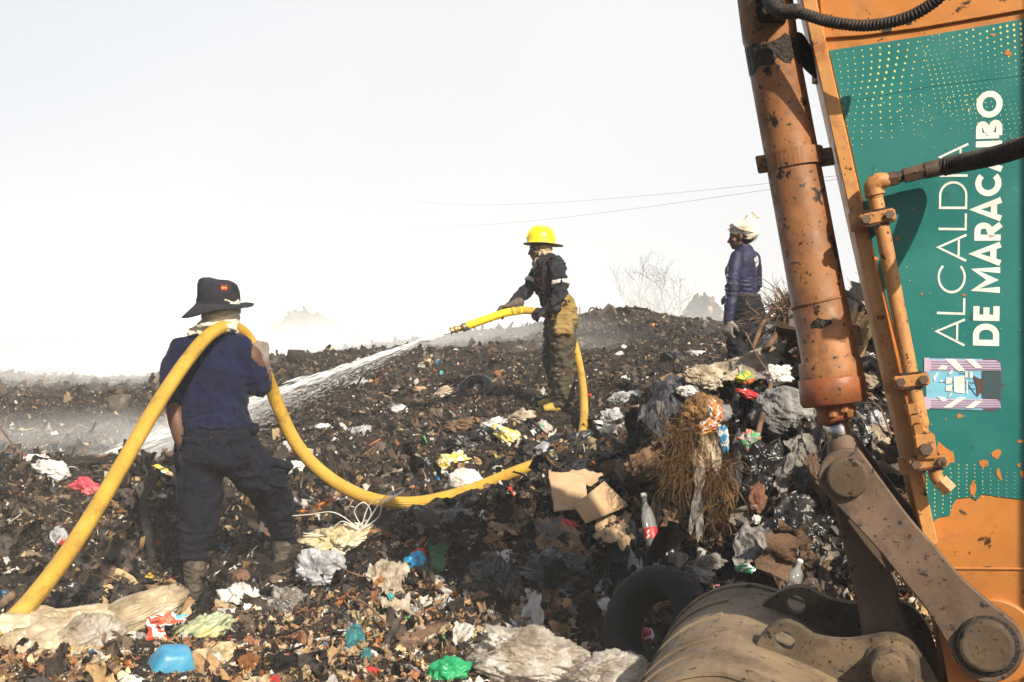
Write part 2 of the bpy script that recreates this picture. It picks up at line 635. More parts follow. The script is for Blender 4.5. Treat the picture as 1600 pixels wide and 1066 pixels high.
# standing places kept clear of larger pieces: picture column, distance, half width, depth in front
FEET = [(304, 5.65, 34, .75), (444, 6.1, 34, .6), (872, 9.7, 26, .8), (908, 8.0, 14, .5), (1024, 4.35, 50, 1.0), (266, 3.75, 56, .6), (702, 3.8, 36, .5)]
def rand_rot(n, tilt):
    """random rotations; tilt 0 = lying flat, 1 = any way"""
    q = rng.normal(size=(n, 4))
    q[:, 1:3] *= tilt
    q[:, 0] *= 1
    q /= np.linalg.norm(q, axis=1)[:, None]
    w, x, y, z = q.T
    return np.stack([np.stack([1 - 2 * (y * y + z * z), 2 * (x * y - w * z), 2 * (x * z + w * y)], -1),
                     np.stack([2 * (x * y + w * z), 1 - 2 * (x * x + z * z), 2 * (y * z - w * x)], -1),
                     np.stack([2 * (x * z - w * y), 2 * (y * z + w * x), 1 - 2 * (x * x + y * y)], -1)], 1)

def scatter(name, protos, X, Yd, size, cols, tilt, lift, m, label, smooth=False):
    Vs, Fs, Cs, n0 = [], [], [], 0
    which = rng.integers(0, len(protos), len(X))
    Z = hgt(X, Yd)
    PXs = X / Yd * FPX + CX
    keep = np.ones(len(X), bool)
    for fx, fy, wpx, back in FEET:
        keep &= ~((np.abs(PXs - fx) < wpx) & (Yd > fy - back) & (Yd < fy + .15) & (size > .0065))
    X, Yd, size, cols, which, Z = X[keep], Yd[keep], size[keep], cols[keep], which[keep], Z[keep]
    for k, (pv, pf) in enumerate(protos):
        idx = np.nonzero(which == k)[0]
        if not len(idx):
            continue
        R = rand_rot(len(idx), tilt)
        sc = size[idx][:, None] * rng.uniform(0.7, 1.3, (len(idx), 3))
        L = pv[None] * sc[:, None, :]
        W = np.einsum('nij,nvj->nvi', R, L)
        W[..., 0] += X[idx][:, None]
        W[..., 1] += Yd[idx][:, None]
        W[..., 2] += (Z[idx] + lift * size[idx])[:, None]
        nv = len(pv)
        F = pf[None] + (np.arange(len(idx)) * nv)[:, None, None] + n0
        n0 += nv * len(idx)
        Vs.append(W.reshape(-1, 3))
        Fs.append(F.reshape(-1, 3))
        Cs.append(np.repeat(cols[idx], nv, axis=0))
    put(name, np.concatenate(Vs), np.concatenate(Fs), m, col=np.concatenate(Cs), label=label, kind='stuff', smooth=smooth)

# cells weighted by how much of the picture each patch of ground fills
_cp = np.arange(-260, 1900, 12.0)
_cy = np.exp(np.arange(math.log(3.0), math.log(90), 0.012))
_YY, _PP = np.meshgrid(_cy, _cp, indexing='ij')
_ZZ = hbase((_PP - CX) / FPX * _YY, _YY) - CAMZ
_py = CY - _ZZ / _YY * FPX
_dp = -np.gradient(_py, axis=0)
_w = np.clip(_dp, 0.8, 14)
_w[_py > 1150] *= 0.1
def sample(n, ymin, ymax, extra=None):
    w = _w * ((_YY >= ymin) & (_YY < ymax))
    if extra is not None:
        w = w * extra(_PP, _YY, _py)
    w = (w / w.sum()).ravel()
    k = rng.choice(len(w), n, p=w)
    px = _PP.ravel()[k] + rng.uniform(-6, 6, n)
    Y = _YY.ravel()[k] * np.exp(rng.uniform(-.006, .006, n))
    return (px - CX) / FPX * Y, Y, px, _py.ravel()[k]

DARK = np.array([(.010, .009, .008), (.018, .015, .013), (.03, .024, .02), (.045, .036, .029), (.075, .058, .045), (.06, .055, .052), (.12, .095, .075)])
TAN = np.array([(.42, .28, .14), (.30, .18, .08), (.20, .12, .06), (.50, .38, .22), (.14, .08, .045), (.26, .11, .04), (.36, .27, .17)])
BRIGHT = np.array([(.7, .68, .64), (.75, .73, .7), (.62, .6, .58), (.5, .48, .45), (.66, .64, .6), (.45, .5, .55), (.6, .55, .42), (.7, .5, .08), (.55, .05, .04), (.05, .22, .5), (.6, .2, .05), (.1, .35, .12), (.12, .5, .55), (.55, .2, .3), (.6, .58, .52)])
BRP = np.array([.13, .12, .12, .12, .12, .06, .10, .04, .035, .025, .035, .02, .015, .01, .05]); BRP /= BRP.sum()
def colours(px, Y, py, kind):
    n = len(px)
    c = DARK[rng.choice(len(DARK), n, p=[.14, .18, .2, .17, .13, .1, .08])] * np.where(Y > 7, 1.35, 1.0)[:, None]
    fore = np.clip((4.9 - Y) / 0.7, 0, 1)
    zone = 0.5 + 0.5 * noise(np.stack([px / 90, np.log(Y) * 9, 0 * px], -1)) * 2
    pile = (px > 1000) & (Y < 7.5)
    ptan = 0.10 + 0.66 * fore * np.clip(zone + .35, 0.3, 1) + 0.15 * pile + 0.12 * ((Y < 7.5) & (Y > 4.9)) * zone
    pbr = 0.03 + 0.11 * fore + 0.05 * ((Y < 9) & (zone > 0.62)) + 0.05 * ((Y > 6.5) & (Y < 9) & (px > 600))
    if kind == 'sheet':
        ptan = ptan + 0.10; pbr = pbr * 1.9 + 0.02
    if kind == 'big':
        ptan = .22 + .45 * fore + .12 * zone; pbr = .07 + .10 * fore + 0 * zone
        c = np.concatenate([DARK, [[.07, .07, .08], [.16, .14, .13]]])[rng.choice(len(DARK) + 2, n)]
    if kind == 'pile':
        ptan = .30 + 0 * fore; pbr = .04 + 0 * fore
        c = np.array([(.012, .011, .012), (.03, .028, .03), (.07, .066, .064), (.13, .12, .11), (.22, .19, .15), (.09, .06, .04), (.045, .03, .02), (.30, .28, .26)])[rng.choice(8, n, p=[.2, .2, .15, .13, .09, .1, .1, .03])]
    if kind == 'fore':
        ptan = .66 + 0 * fore; pbr = .14 + 0 * fore
    far = np.clip((Y - 9) / 8, 0, 1)
    ptan = ptan * (1 - 0.3 * far); pbr = pbr * (1 - 0.3 * far)
    r = rng.random(n)
    t = r < ptan
    c[t] = TAN[rng.integers(0, len(TAN), t.sum())]
    if kind == 'fore':
        c[t] = np.minimum(.7, c[t] * 1.35 + .03)
    b = (r >= ptan) & (r < ptan + pbr)
    c[b] = BRIGHT[rng.choice(len(BRIGHT), b.sum(), p=BRP)]
    return c * rng.uniform(0.7, 1.25, (n, 1)), t | b

def build_litter():
    mw = dict(scale=60, attr='col', spec=0.2)
    m_cl = mat('charred_bits', [(.55, .55, .55), (1, 1, 1), (1.3, 1.25, 1.2)], rough=0.95, bump=0.8, bscale=120, **mw)
    m_sh = mat('litter_scraps', [(.6, .57, .54), (1, 1, 1), (1.05, 1.05, 1.05)], rough=0.6, rvar=0.25, bump=0.5, bscale=80, transl=0.15, **mw)
    cl2 = [proto_clod(2, s) for s in range(14)]
    cl1 = [proto_clod(1, s + 50) for s in range(14)]
    sh5 = [proto_sheet(6, s, 0.5, 1 + 0.8 * (s % 3)) for s in range(24)]
    sh3 = [proto_sheet(4, s + 70, 0.45, 1 + 0.8 * (s % 3)) for s in range(16)]
    st = [proto_stick(s) for s in range(12)]
    sp = [proto_strip(s) for s in range(16)]
    def go(name, protos, n, y0, y1, mean, sg, kind, tilt, lift, m, label, ramp=1.0, extra=None, shrink_tan_bright=0.7, smooth=False):
        X, Y, px, py = sample(n, y0, y1, extra)
        s = mean * (Y / 5.0) ** ramp * np.exp(rng.normal(size=n) * sg)
        c, tan_bright = colours(px, Y, py, kind)  # mask of tan and bright pieces, picked by their own colour
        zz = np.stack([X * .9, Y * .9, 0 * X], -1)
        s = s * np.exp(.55 * fbm(zz + 4.4, 2))
        br_ = np.clip(.5 + 1.1 * fbm(zz * .7 + 9.1, 3), 0, 1)[:, None]
        gr_ = np.clip(1.6 * fbm(zz * .6 + 21.7, 3) - .1, 0, 1)[:, None]
        tint = np.where(tan_bright[:, None], 1.0, (1 - br_) * np.array([.75, .78, .85]) + br_ * np.array([1.18, 1.05, .94]) + gr_ * np.array([.9, .85, .8]))
        c = c * tint
        s = np.where(tan_bright, s * shrink_tan_bright, s)
        s = np.minimum(s, 2.3 * mean * (Y / 5.0) ** ramp)
        scatter(name, protos, X, Y, s, c, tilt, lift, m, label, smooth)
    go('charred_debris', cl2, 10500, 3.0, 8.0, 0.0135, 0.6, 'clod', 1, 0.2, m_cl, 'charred clods and crumbs strewn over the near slope')
    go('charred_debris', cl1, 52000, 3.0, 11, 0.0066, 0.5, 'clod', 1, 0.35, m_cl, 'fine charred crumbs strewn over the near slope')
    go('charred_debris', cl1, 52000, 9, 38, 0.0066, 0.55, 'clod', 1, 0.3, m_cl, 'charred clods covering the slope up to the ridge', 0.9)
    go('litter', sh5, 6500, 3.0, 8.5, 0.0160, 0.55, 'sheet', 0.75, 0.35, m_sh, 'torn scraps of paper, card and plastic film on the near slope')
    go('litter', sh3, 24000, 3.0, 10, 0.0090, 0.5, 'sheet', 0.9, 0.6, m_sh, 'small torn scraps between the larger litter')
    go('litter', sh3, 15000, 9, 36, 0.0070, 0.6, 'sheet', 0.8, 0.4, m_sh, 'scraps of litter dotting the far charred slope', 0.9)
    go('charred_debris', cl1, 9000, 38, 88, 0.0105, 0.6, 'clod', 1, 0.3, m_cl, 'rubble covering the far smoky mounds', 1.0)
    cz = [proto_crumple(s) for s in range(18)]
    s12 = [proto_sheet(11, s + 200, 0.55, 1 + 0.7 * (s % 3)) for s in range(20)]
    m_fi = mat('crumpled_film', [(.55, .52, .48), (1, 1, 1), (1.1, 1.1, 1.1)], rough=0.4, rvar=0.2, bump=0.5, bscale=90, transl=0.12, scale=40, attr='col', spec=.5)
    go('crumpled_litter', cz, 760, 3.0, 7.6, 0.034, 0.45, 'big', 1, 0.25, m_fi, 'crumpled bags, rags and wads of film matted together on the near slope', smooth=True)
    go('crumpled_litter', s12, 1150, 3.0, 7.6, 0.034, 0.45, 'big', 0.8, 0.45, m_sh, 'larger torn sheets of card, cloth and film tangled on the near slope', smooth=True)
    def pile_(PP, YY, py): return ((PP > 1000) & (PP < 1420) & ((YY < 5.55) | (PP > 1262))).astype(float)
    def fore_(PP, YY, py): return ((py > 915) & (py < 1120)).astype(float)
    go('crumpled_litter', cz, 420, 4.4, 6.6, 0.045, 0.4, 'pile', 1, 0.25, m_fi, 'matted rags and film packed into the steep pile', smooth=True, extra=pile_)
    go('crumpled_litter', s12, 620, 4.4, 6.6, 0.050, 0.45, 'pile', 1, 0.5, m_sh, 'torn film and cloth hanging from the steep pile', smooth=True, extra=pile_)
    go('crumpled_litter', cz, 300, 3.2, 4.9, 0.038, 0.4, 'fore', 1, 0.25, m_fi, 'pale crumpled bags and paper along the near bank', smooth=True, extra=fore_)
    go('crumpled_litter', s12, 1100, 3.2, 4.9, 0.034, 0.45, 'fore', .9, 0.6, m_sh, 'pale torn paper, card and husks along the near bank', smooth=True, extra=fore_)
    go('litter', sh5, 7000, 3.2, 4.9, 0.018, 0.45, 'fore', .9, 0.7, m_sh, 'straw-coloured husks and scraps along the near bank', extra=fore_)
    go('twigs', st, 5200, 3.0, 12, 0.022, 0.5, 'clod', 0.5, 0.5, m_cl, 'burnt twigs and splinters lying on the heap')
    go('shreds', sp, 9000, 3.0, 11, 0.021, 0.5, 'sheet', 0.9, 0.6, m_sh, 'curled shreds of plastic and fibre on the heap')
HOSE_Z = [(540, 6.08), (590, 6.14), (645, 6.22), (700, 6.36), (750, 6.55), (800, 6.8), (850, 7.05)]
for a_, b_ in zip(HOSE_Z[:-1], HOSE_Z[1:]):
    FEET += [(a_[0], a_[1], 26, .55), ((a_[0] + b_[0]) / 2, (a_[1] + b_[1]) / 2, 26, .55)]
build_litter()
# ---------------------------------------------------------------- excavator arm
PSI = radians(18)
EU = np.array([cos(PSI), -sin(PSI), 0.0])
EW = np.array([-sin(PSI), -cos(PSI), 0.0])     # towards the viewer
EZ = np.array([0, 0, 1.0])
EO = at(1450, 533, 2.75)
CAMP = np.array([0, 0, CAMZ])
def pixw(px, py, w=0.0):
    """point of the plane at offset w from the arm's side plate"""
    d = np.array([(px - CX) / FPX, 1.0, (CY - py) / FPX])
    t = ((EO - CAMP).dot(EW) + w) / d.dot(EW)
    return CAMP + t * d
def slab(poly, w1, w0, bev=0.0, m=None):
    """prism: outline given at w1 (near face), reaching back to w0"""
    A = np.array([pixw(x, y, w1) for x, y in poly])
    if bev:
        c = A.mean(0)
        n = len(A)
        inner = []
        for i in range(n):
            e1, e2 = unit(A[i] - A[i - 1]), unit(A[(i + 1) % n] - A[i])
            n1, n2 = np.cross(EW, e1), np.cross(EW, e2)
            if n1.dot(c - A[i]) < 0 and i == 0:
                pass
            inner.append(unit(n1 + n2))
        inner = np.array(inner)
        area = sum(np.cross(A[i] - c, A[(i + 1) % n] - c).dot(EW) for i in range(n))
        if area < 0:
            inner = -inner
        top = A + inner * bev
        mid = A - EW * bev
        bot = A - EW * (w1 - w0)
        rings = [top, mid, bot]
    else:
        rings = [A, A - EW * (w1 - w0)]
    n = len(A)
    V = np.concatenate(rings)
    F = [tuple(range(n))]
    for r in range(len(rings) - 1):
        for i in range(n):
            j = (i + 1) % n
            F.append((r * n + i, (r + 1) * n + i, (r + 1) * n + j, r * n + j))
    F.append(tuple((len(rings) - 1) * n + i for i in range(n))[::-1])
    return V, F
def disc(px, py, rad, w1, w0, seg=36, bev=0.12):
    c1, c0 = pixw(px, py, w1), pixw(px, py, w1) - EW * (w1 - w0)
    P = [c0, c1 - EW * rad * bev, c1 - EW * rad * bev * 0.3, c1]
    return tube(P, [rad, rad, rad * (1 - bev * 0.4), rad * (1 - bev)], seg)
def rpx(n, w=0.0, px=1450):
    """metres spanned by n picture pixels at that plane"""
    return n / FPX * pixw(px, 533, w)[1]
def rough_poly(poly, step=6, amp=1.5, seed=0, close=True):
    out = []
    n = len(poly)
    r = np.random.default_rng(seed)
    for i in range(n):
        a, b = np.array(poly[i], float), np.array(poly[(i + 1) % n], float)
        k = max(1, int(np.linalg.norm(b - a) / step))
        for j in range(k):
            p = a + (b - a) * j / k
            out.append(tuple(p + r.normal(size=2) * amp))
    return out
def smooth_poly(pts, n=5, closed=True):
    P = np.array(pts, float)
    if closed:
        Q = np.vstack([P[-1], P, P[0], P[1]])
    else:
        Q = np.vstack([2 * P[0] - P[1], P, 2 * P[-1] - P[-2]])
    out = []
    for i in range(1, len(Q) - 2):
        for t in np.linspace(0, 1, n, endpoint=False):
            a, b, c, d = Q[i - 1], Q[i], Q[i + 1], Q[i + 2]
            out.append(tuple(0.5 * ((2 * b) + (-a + c) * t + (2 * a - 5 * b + 4 * c - d) * t * t + (-a + 3 * b - 3 * c + d) * t ** 3)))
    return out

def paint_mat(name, base, grime, rust, scale, amt, rough=0.42, vscale=1.0, lo=.8, hi=1.1):
    """worn paint: fading base, fine chips and grime blotches"""
    m = bpy.data.materials.new(name)
    m.use_nodes = True
    t = m.node_tree
    b = t.nodes['Principled BSDF']
    co = t.nodes.new('ShaderNodeTexCoord')
    def nz(s, d=6, r=0.6):
        n = t.nodes.new('ShaderNodeTexNoise')
        n.inputs['Scale'].default_value = s
        n.inputs['Detail'].default_value = d
        n.inputs['Roughness'].default_value = r
        t.links.new(co.outputs['Object'], n.inputs['Vector'])
        return n.outputs[0]
    def ramp(src, p0, p1, c0=(0, 0, 0, 1), c1=(1, 1, 1, 1)):
        r = t.nodes.new('ShaderNodeValToRGB')
        r.color_ramp.elements[0].position = p0
        r.color_ramp.elements[1].position = p1
        r.color_ramp.elements[0].color = c0
        r.color_ramp.elements[1].color = c1
        t.links.new(src, r.inputs[0])
        return r.outputs[0]
    def mix(f, a, b_):
        x = t.nodes.new('ShaderNodeMix')
        x.data_type = 'RGBA'
        t.links.new(f, x.inputs[0])
        for s, v in ((6, a), (7, b_)):
            if isinstance(v, tuple):
                x.inputs[s].default_value = (*v, 1)
            else:
                t.links.new(v, x.inputs[s])
        return x.outputs[2]
    b0 = np.array(base)
    c = ramp(nz(scale * 0.5), 0.3, 0.7, (*(b0 * lo), 1), (*np.minimum(1, b0 * hi), 1))
    c = mix(ramp(nz(scale * 1.2, 8, 0.7), 0.60 - 0.1 * amt, 0.70 - 0.05 * amt), c, grime)
    c = mix(ramp(nz(scale * 9, 4, 0.55), 0.70 - 0.06 * amt, 0.74 - 0.06 * amt), c, rust)
    c = mix(ramp(nz(scale * 3.1, 5, 0.6), 0.68 - 0.05 * amt, 0.71 - 0.05 * amt), c, tuple(np.array(rust) * 0.45))
    t.links.new(c, b.inputs['Base Color'])
    t.links.new(ramp(nz(scale * 2), 0.3, 0.7, (rough - .12,) * 3 + (1,), (rough + .25,) * 3 + (1,)), b.inputs['Roughness'])
    b.inputs['Specular IOR Level'].default_value = 0.4
    bp = t.nodes.new('ShaderNodeBump')
    bp.inputs['Strength'].default_value = 0.25
    bp.inputs['Distance'].default_value = 0.004
    t.links.new(nz(scale * 6, 8), bp.inputs['Height'])
    t.links.new(bp.outputs[0], b.inputs['Normal'])
    MATS[name] = m
    return m
M_ORANGE = paint_mat('orange_paint', (.50, .19, .038), (.30, .12, .035), (.10, .05, .02), 4, 0.75, .42, 1.0, .72, 1.15)
M_CYL = paint_mat('cylinder_paint', (.29, .125, .045), (.15, .068, .03), (.035, .02, .014), 6, 1.3, 0.5, 1.0, .6, 1.25)
M_RED = paint_mat('collar_paint', (.30, .095, .035), (.17, .07, .03), (.06, .03, .02), 9, 1.0)
M_FLANGE = paint_mat('flange_paint', (.56, .27, .085), (.33, .13, .045), (.12, .05, .02), 8, 0.9)
M_STEEL = paint_mat('dirty_steel', (.125, .082, .056), (.075, .05, .036), (.045, .028, .02), 7, 1.2, 0.6, 1.0, .55, 1.35)
M_DUST = paint_mat('dusty_steel', (.20, .145, .088), (.105, .075, .045), (.04, .028, .018), 5, 1.1, 0.8, 1.0, .55, 1.35)
M_EAR = paint_mat('caked_steel', (.115, .082, .05), (.062, .044, .028), (.03, .022, .016), 9, 1.4, 0.85, 1.0, .5, 1.4)
M_TEAL = paint_mat('teal_film', (.014, .165, .155), (.018, .185, .165), (.04, .20, .18), 3, 0.3, 0.38)
M_GREASE = mat('black_grease', [(.008, .007, .006), (.03, .022, .017), (.06, .04, .03)], scale=25, rough=0.55, bump=0.8, bscale=80)
M_CHROME = mat('polished_rod', [(.35, .33, .31), (.6, .58, .56)], scale=30, rough=0.22, metal=1.0, stretch=(1, 1, 6))
M_RUBBER = mat('black_rubber', [(.012, .011, .010), (.035, .028, .024), (.06, .045, .035)], scale=30, rough=0.6, bump=0.3)
M_WHITE = flat('white_vinyl', (.78, .77, .72), 0.4)
M_DOT = flat('yellow_vinyl', (.62, .62, .22), 0.45)

def curve_text(txt, offset=0.0):
    cu = bpy.data.curves.new('t', 'FONT')
    cu.body = txt
    cu.offset = offset
    cu.resolution_u = 6
    cu.fill_mode = 'FRONT'
    o = bpy.data.objects.new('t', cu)
    COL.objects.link(o)
    dg = bpy.context.evaluated_depsgraph_get()
    dg.update()
    me = bpy.data.meshes.new_from_object(o.evaluated_get(dg))
    V = np.array([v.co[:] for v in me.vertices])
    F = [tuple(p.vertices) for p in me.polygons]
    bpy.data.objects.remove(o)
    bpy.data.meshes.remove(me)
    return V, F
def seg_poly(P, w, closed=False):
    """flat stroke with mitred joints, 2-D"""
    P = np.array(P, float)
    n = len(P)
    L, R = [], []
    for i in range(n):
        a = P[i - 1] if (i > 0 or closed) else None
        b = P[(i + 1) % n] if (i < n - 1 or closed) else None
        d1 = (P[i] - a) / np.linalg.norm(P[i] - a) if a is not None else None
        d2 = (b - P[i]) / np.linalg.norm(b - P[i]) if b is not None else None
        if d1 is None: d1 = d2
        if d2 is None: d2 = d1
        n1, n2 = np.array([-d1[1], d1[0]]), np.array([-d2[1], d2[0]])
        m = n1 + n2
        m /= max(0.35, (m @ m) / 2)
        L.append(P[i] + m * w / 2)
        R.append(P[i] - m * w / 2)
    V = np.array(L + R)
    F = [(i, (i + 1) % n, n + (i + 1) % n, n + i) for i in range(n if closed else n - 1)]
    return V, F
def arc(cx, cy, rx, ry, a0, a1, n=14):
    t = np.radians(np.linspace(a0, a1, n))
    return [(cx + rx * np.cos(a), cy + ry * np.sin(a)) for a in t]
def letter(ch, w):
    """strokes of a sans capital, height 1, returns list of (polyline, closed), advance width"""
    h = w / 2
    if ch == 'A': return [([(h * .55, 0), (.42, 1 - h * .0), (.84 - h * .55, 0)], 0), ([(.17, .27), (.67, .27)], 0)], .84
    if ch == 'L': return [([(h, 1), (h, h), (.52, h)], 0)], .54
    if ch == 'C': return [(arc(.5, .5, .5 - h, .5 - h, 42, 318, 26), 0)], .88
    if ch == 'D': return [([(h, h)] + arc(.42, .5, .44 - h, .5 - h, -90, 90, 18) + [(h, 1 - h)], 1)], .88
    if ch == 'I': return [([(h, 0), (h, 1)], 0)], w
    if ch == 'E': return [([(.56, 1 - h), (h, 1 - h), (h, h), (.57, h)], 0), ([(h, .5), (.52, .5)], 0)], .60
    if ch == 'M': return [([(h, 0), (h, 1 - h * .4), (.5, .28), (1.0 - h, 1 - h * .4), (1.0 - h, 0)], 0)], 1.0
    if ch == 'R': return [([(h, 0), (h, 1 - h)] + arc(.4, .655, .30 - h, .345 - h, 90, -90, 12) + [(h, .31 + h * 0)], 0), ([(.38, .33), (.66 - h * .3, 0)], 0)], .70
    if ch == 'B': return [([(h, h), (h, 1 - h)] + arc(.4, .745, .28 - h, .255 - h, 90, -90, 10) + [(h, .49 + 0)], 0), ([(h, .51)] + arc(.42, .255 + h * .0, .30 - h, .255 - h + .0, 90, -90, 10) + [(h, h)], 0)], .72
    if ch == 'O': return [(arc(.52, .5, .52 - h, .5 - h, 0, 348, 30), 1)], 1.04
    return [], .3
def lettering(txt, w, space):
    parts, x = [], 0
    for ch in txt:
        st, adv = letter(ch, w)
        for k, (P, c) in enumerate(st):
            V, F = seg_poly(np.array(P) + [x, 0], w, bool(c))
            V = np.hstack([V, np.full((len(V), 1), 0.0004 * k)])
            parts.append((V, F))
        x += adv + space
    V, F = join(parts)
    return V, F, x - space

def build_excavator():
    X = empty('excavator', pixw(1545, 1010, -.2) * [1, 1, 0] + [0, 0, 0.2], 'orange excavator arm and bucket with teal municipal lettering at the edge of the heap', 'excavator')
    P = lambda name, vf, m, par=X, smooth=False, **k: put(name, vf[0], vf[1], m, par, smooth, **k)
    le = lambda y: 1268 + (y - 40) * 0.2235      # left edge of the side plate
    # box-section arm
    outline = [(le(-260) + 16, -260), (1760, -260), (1760, 1180), (1490, 1180), (1482, 1066), (1462, 960), (le(850) + 12, 850)]
    arm = P('arm', slab(outline, 0.0, -0.36), M_ORANGE)
    # thicker upper plate with a weld seam
    P('upper_plate', slab(smooth_poly([(1262, -255), (1500, -255), (1752, -255), (1752, -5), (1600, 16), (1440, 44), (1350, 56), (1285, 60)], 1), 0.010, 0.0005, 0.003), M_ORANGE)
    fl = [(le(-260) - 6, -260), (le(-260) + 17, -260), (le(850) + 17, 850), (le(850) + 4, 856), (le(845) - 8, 830)]
    P('edge_flange', slab(fl, 0.035, -0.395, 0.003), M_FLANGE)
    # weld seam low on the arm and big pin boss
    P('weld_seam', tube([pixw(1478, 888, .001), pixw(1600, 889, .001), pixw(1740, 888, .001)], .004, 8), M_ORANGE)
    P('boss', disc(1552, 1003, rpx(66), 0.028, -0.39, 48, 0.06), M_ORANGE, smooth=False)
    # film with dots and lettering
    teal = [(le(78) + 19, 79), (1440, 57), (1600, 30), (1742, 8), (1742, 778), (1680, 782), (1600, 781), (1560, 776), (1535, 772), (1526, 782), (1518, 777), (1495, 779), (1488, 790), (1484, 806), (1470, 808), (1462, 812), (1456, 822), (1446, 824), (1442, 812), (le(750) + 20, 750), (le(560) + 24, 560), (le(400) + 19, 400), (le(200) + 20, 200)]
    film = P('teal_film', slab(teal, 0.0028, 0.0006), M_TEAL)
    seam = flat('film_seam', (.008, .09, .085), .6)
    P('film_seam', tube([pixw(1310, 162, .0029), pixw(1450, 136, .0029), pixw(1600, 118, .0029), pixw(1740, 100, .0029)], .0007, 5), seam, film)
    # halftone dots
    dv, df, n0 = [], [], 0
    def dot(px, py, r):
        nonlocal n0
        c = pixw(px, py, .0034)
        rr = r / FPX * c[1]
        a = np.linspace(0, 2 * pi, 8, endpoint=False)
        dv.append(c + rr * (np.cos(a)[:, None] * EU + 1.15 * np.sin(a)[:, None] * EZ))
        df.append(tuple(range(n0, n0 + 8)))
        n0 += 8
    r = np.random.default_rng(5)
    def top(x): return 79 - (x - 1288) * 0.158
    for i in range(11):                                     # columns bending outwards
        x0 = 1308 + i * 10 + i * i * 0.35
        for j in range(int(22 - i * .6)):
            y = top(x0) + 8 + j * (9.5 + .12 * i)
            x = x0 + 7 * sin(j * .32 + i * .25) - max(0, j - 12) * 1.6 + i * .3
            s = 0.55 + 1.15 * math.exp(-((i - 6) / 3.2) ** 2) * math.exp(-((j - 5) / 8) ** 2) + .3 * math.exp(-((j - 2) / 4) ** 2)
            if y < 250 - i * 5: dot(x, y, s)
    for i in range(16):                                     # nested chevrons sweeping down to the right
        cx, cy = 1436 + i * 11.0, 58 + i * 6.3
        for j in range(1, 14):
            x, y = cx + 10.5 * j, cy - 1.2 * j - 1.3 * j ** 1.3 * .5 + 3 * sin(j * .5)
            s = (0.5 + 0.16 * j) * (1 - .035 * i)
            if y > top(x) + 4 and x < 1740 and i % 1 == 0: dot(x, y, min(1.9, s))
        for j in range(1, 16):
            x, y = cx + 2.6 * j - j * j * .05, cy + 7.4 * j
            s = 0.55 + .07 * min(j, 7) - .05 * max(0, j - 8)
            if y < 205 + 2.2 * i and x < 1740: dot(x, y, max(.4, s * (1 - .02 * i)))
    for k in range(90):                                     # thinning dots under the seam
        x, y = r.uniform(1370, 1540), r.uniform(148, 215)
        dot(x, y, r.uniform(.4, 1.3) * (1 - (y - 148) / 110))
    for i in range(14):                                     # faint columns at the foot of the film
        for j in range(12 - i // 2):
            x, y = 1448 + i * 12.5 + (r.random() - .5), 808 - i * 3.5 - j * 6.5
            if i > 3: y = 776 - j * 6.2
            if y > 725 - i * .5 and y < 806: dot(x, y, 1.05 - .05 * i)
    P('dot_pattern', (np.concatenate(dv), df), M_DOT, film)['kind'] = 'stuff'
    # writing reads upwards: text x axis runs up the plate, letter tops face left
    def sign(name, txt, w, sp, b0, b1, t0, lift):
        V, F, W = lettering(txt, w, sp)
        B0, B1, T0 = pixw(*b0, lift), pixw(*b1, lift), pixw(*t0, lift)
        ex = (B1 - B0) / W
        ey = T0 - B0
        Q = B0 + V[:, :1] * ex + V[:, 1:2] * ey + V[:, 2:3] * EW
        return Q, F
    q = sign('t', 'ALCALDIA', .075, .115, (1507, 541), (1513, 224), (1463, 539), .0036)
    V, F, W = lettering('ALCALD', .075, .115)
    B0, B1, T0 = pixw(1507, 541, .0036), pixw(1513, 224, .0036), pixw(1463, 539, .0036)
    W8 = lettering('ALCALDIA', .075, .115)[2]
    ac = np.array([[W + .115 + .02, 1.07, 0], [W + .115 + .085, 1.07, 0], [W + .115 + .22, 1.24, 0], [W + .115 + .12, 1.24, 0]])
    AQ = B0 + ac[:, :1] * (B1 - B0) / W8 + ac[:, 1:2] * (T0 - B0)
    P('lettering', join([q, (AQ, [(0, 1, 2, 3)])]), M_WHITE, film, label='thin white word ALCALDÍA reading upwards')
    q = sign('t', 'DE MARACAIBO', .235, .09, (1561, 541), (1567, 141), (1520, 540), .0036)
    P('lettering', q, M_WHITE, film, label='bold white words DE MARACAIBO reading upwards')
    # emblem sticker
    def flatp(name, polys, w, m, par):
        parts = [(np.array([pixw(x, y, w) for x, y in p]), [tuple(range(len(p)))]) for p in polys]
        return P(name, join(parts), m, par)
    em = flatp('emblem', [smooth_poly([(1447, 559), (1500, 559), (1557, 561), (1563, 566), (1565, 574), (1565, 598), (1571, 602), (1565, 606), (1564, 634), (1561, 640), (1555, 643), (1500, 641), (1447, 639), (1445, 600)], 1)], .0036, flat('emblem_rim', (.10, .09, .12), .4), film)
    flatp('emblem_sky', [[(1446, 560), (1535, 561), (1535, 641), (1448, 638)]], .0042, flat('emblem_blue', (.20, .50, .68), .4), em)
    flatp('emblem_sea', [[(1533.6, 580), (1564, 580), (1564, 622), (1533.6, 622)]], .0048, flat('emblem_sea', (.05, .09, .105), .4, scale=300, bump=.2), em)
    lil = flat('emblem_lilac', (.50, .42, .56), .4)
    colm = []
    for y0, y1 in ((562, 579), (623, 638)):
        colm.append([(1452, y0), (1557, y0 + 1), (1563, y0 + 6), (1564, y1), (1452, y1)])
        colm.append([(1444, y0 - 3), (1452, y0 - 3), (1452, y1 + 2), (1444, y1 + 2)])
    flatp('emblem_pillar', colm, .0054, lil, em)
    for fl_ in [[(1455, y), (1563, y + .5), (1563, y + 1.6), (1455, y + 1.1)] for y in (565, 569, 573, 576.4, 625.5, 629, 632.5, 635.5)]:
        flatp('pillar_flute', [fl_], .0060, flat('flute', (.20, .15, .27), .5), em)
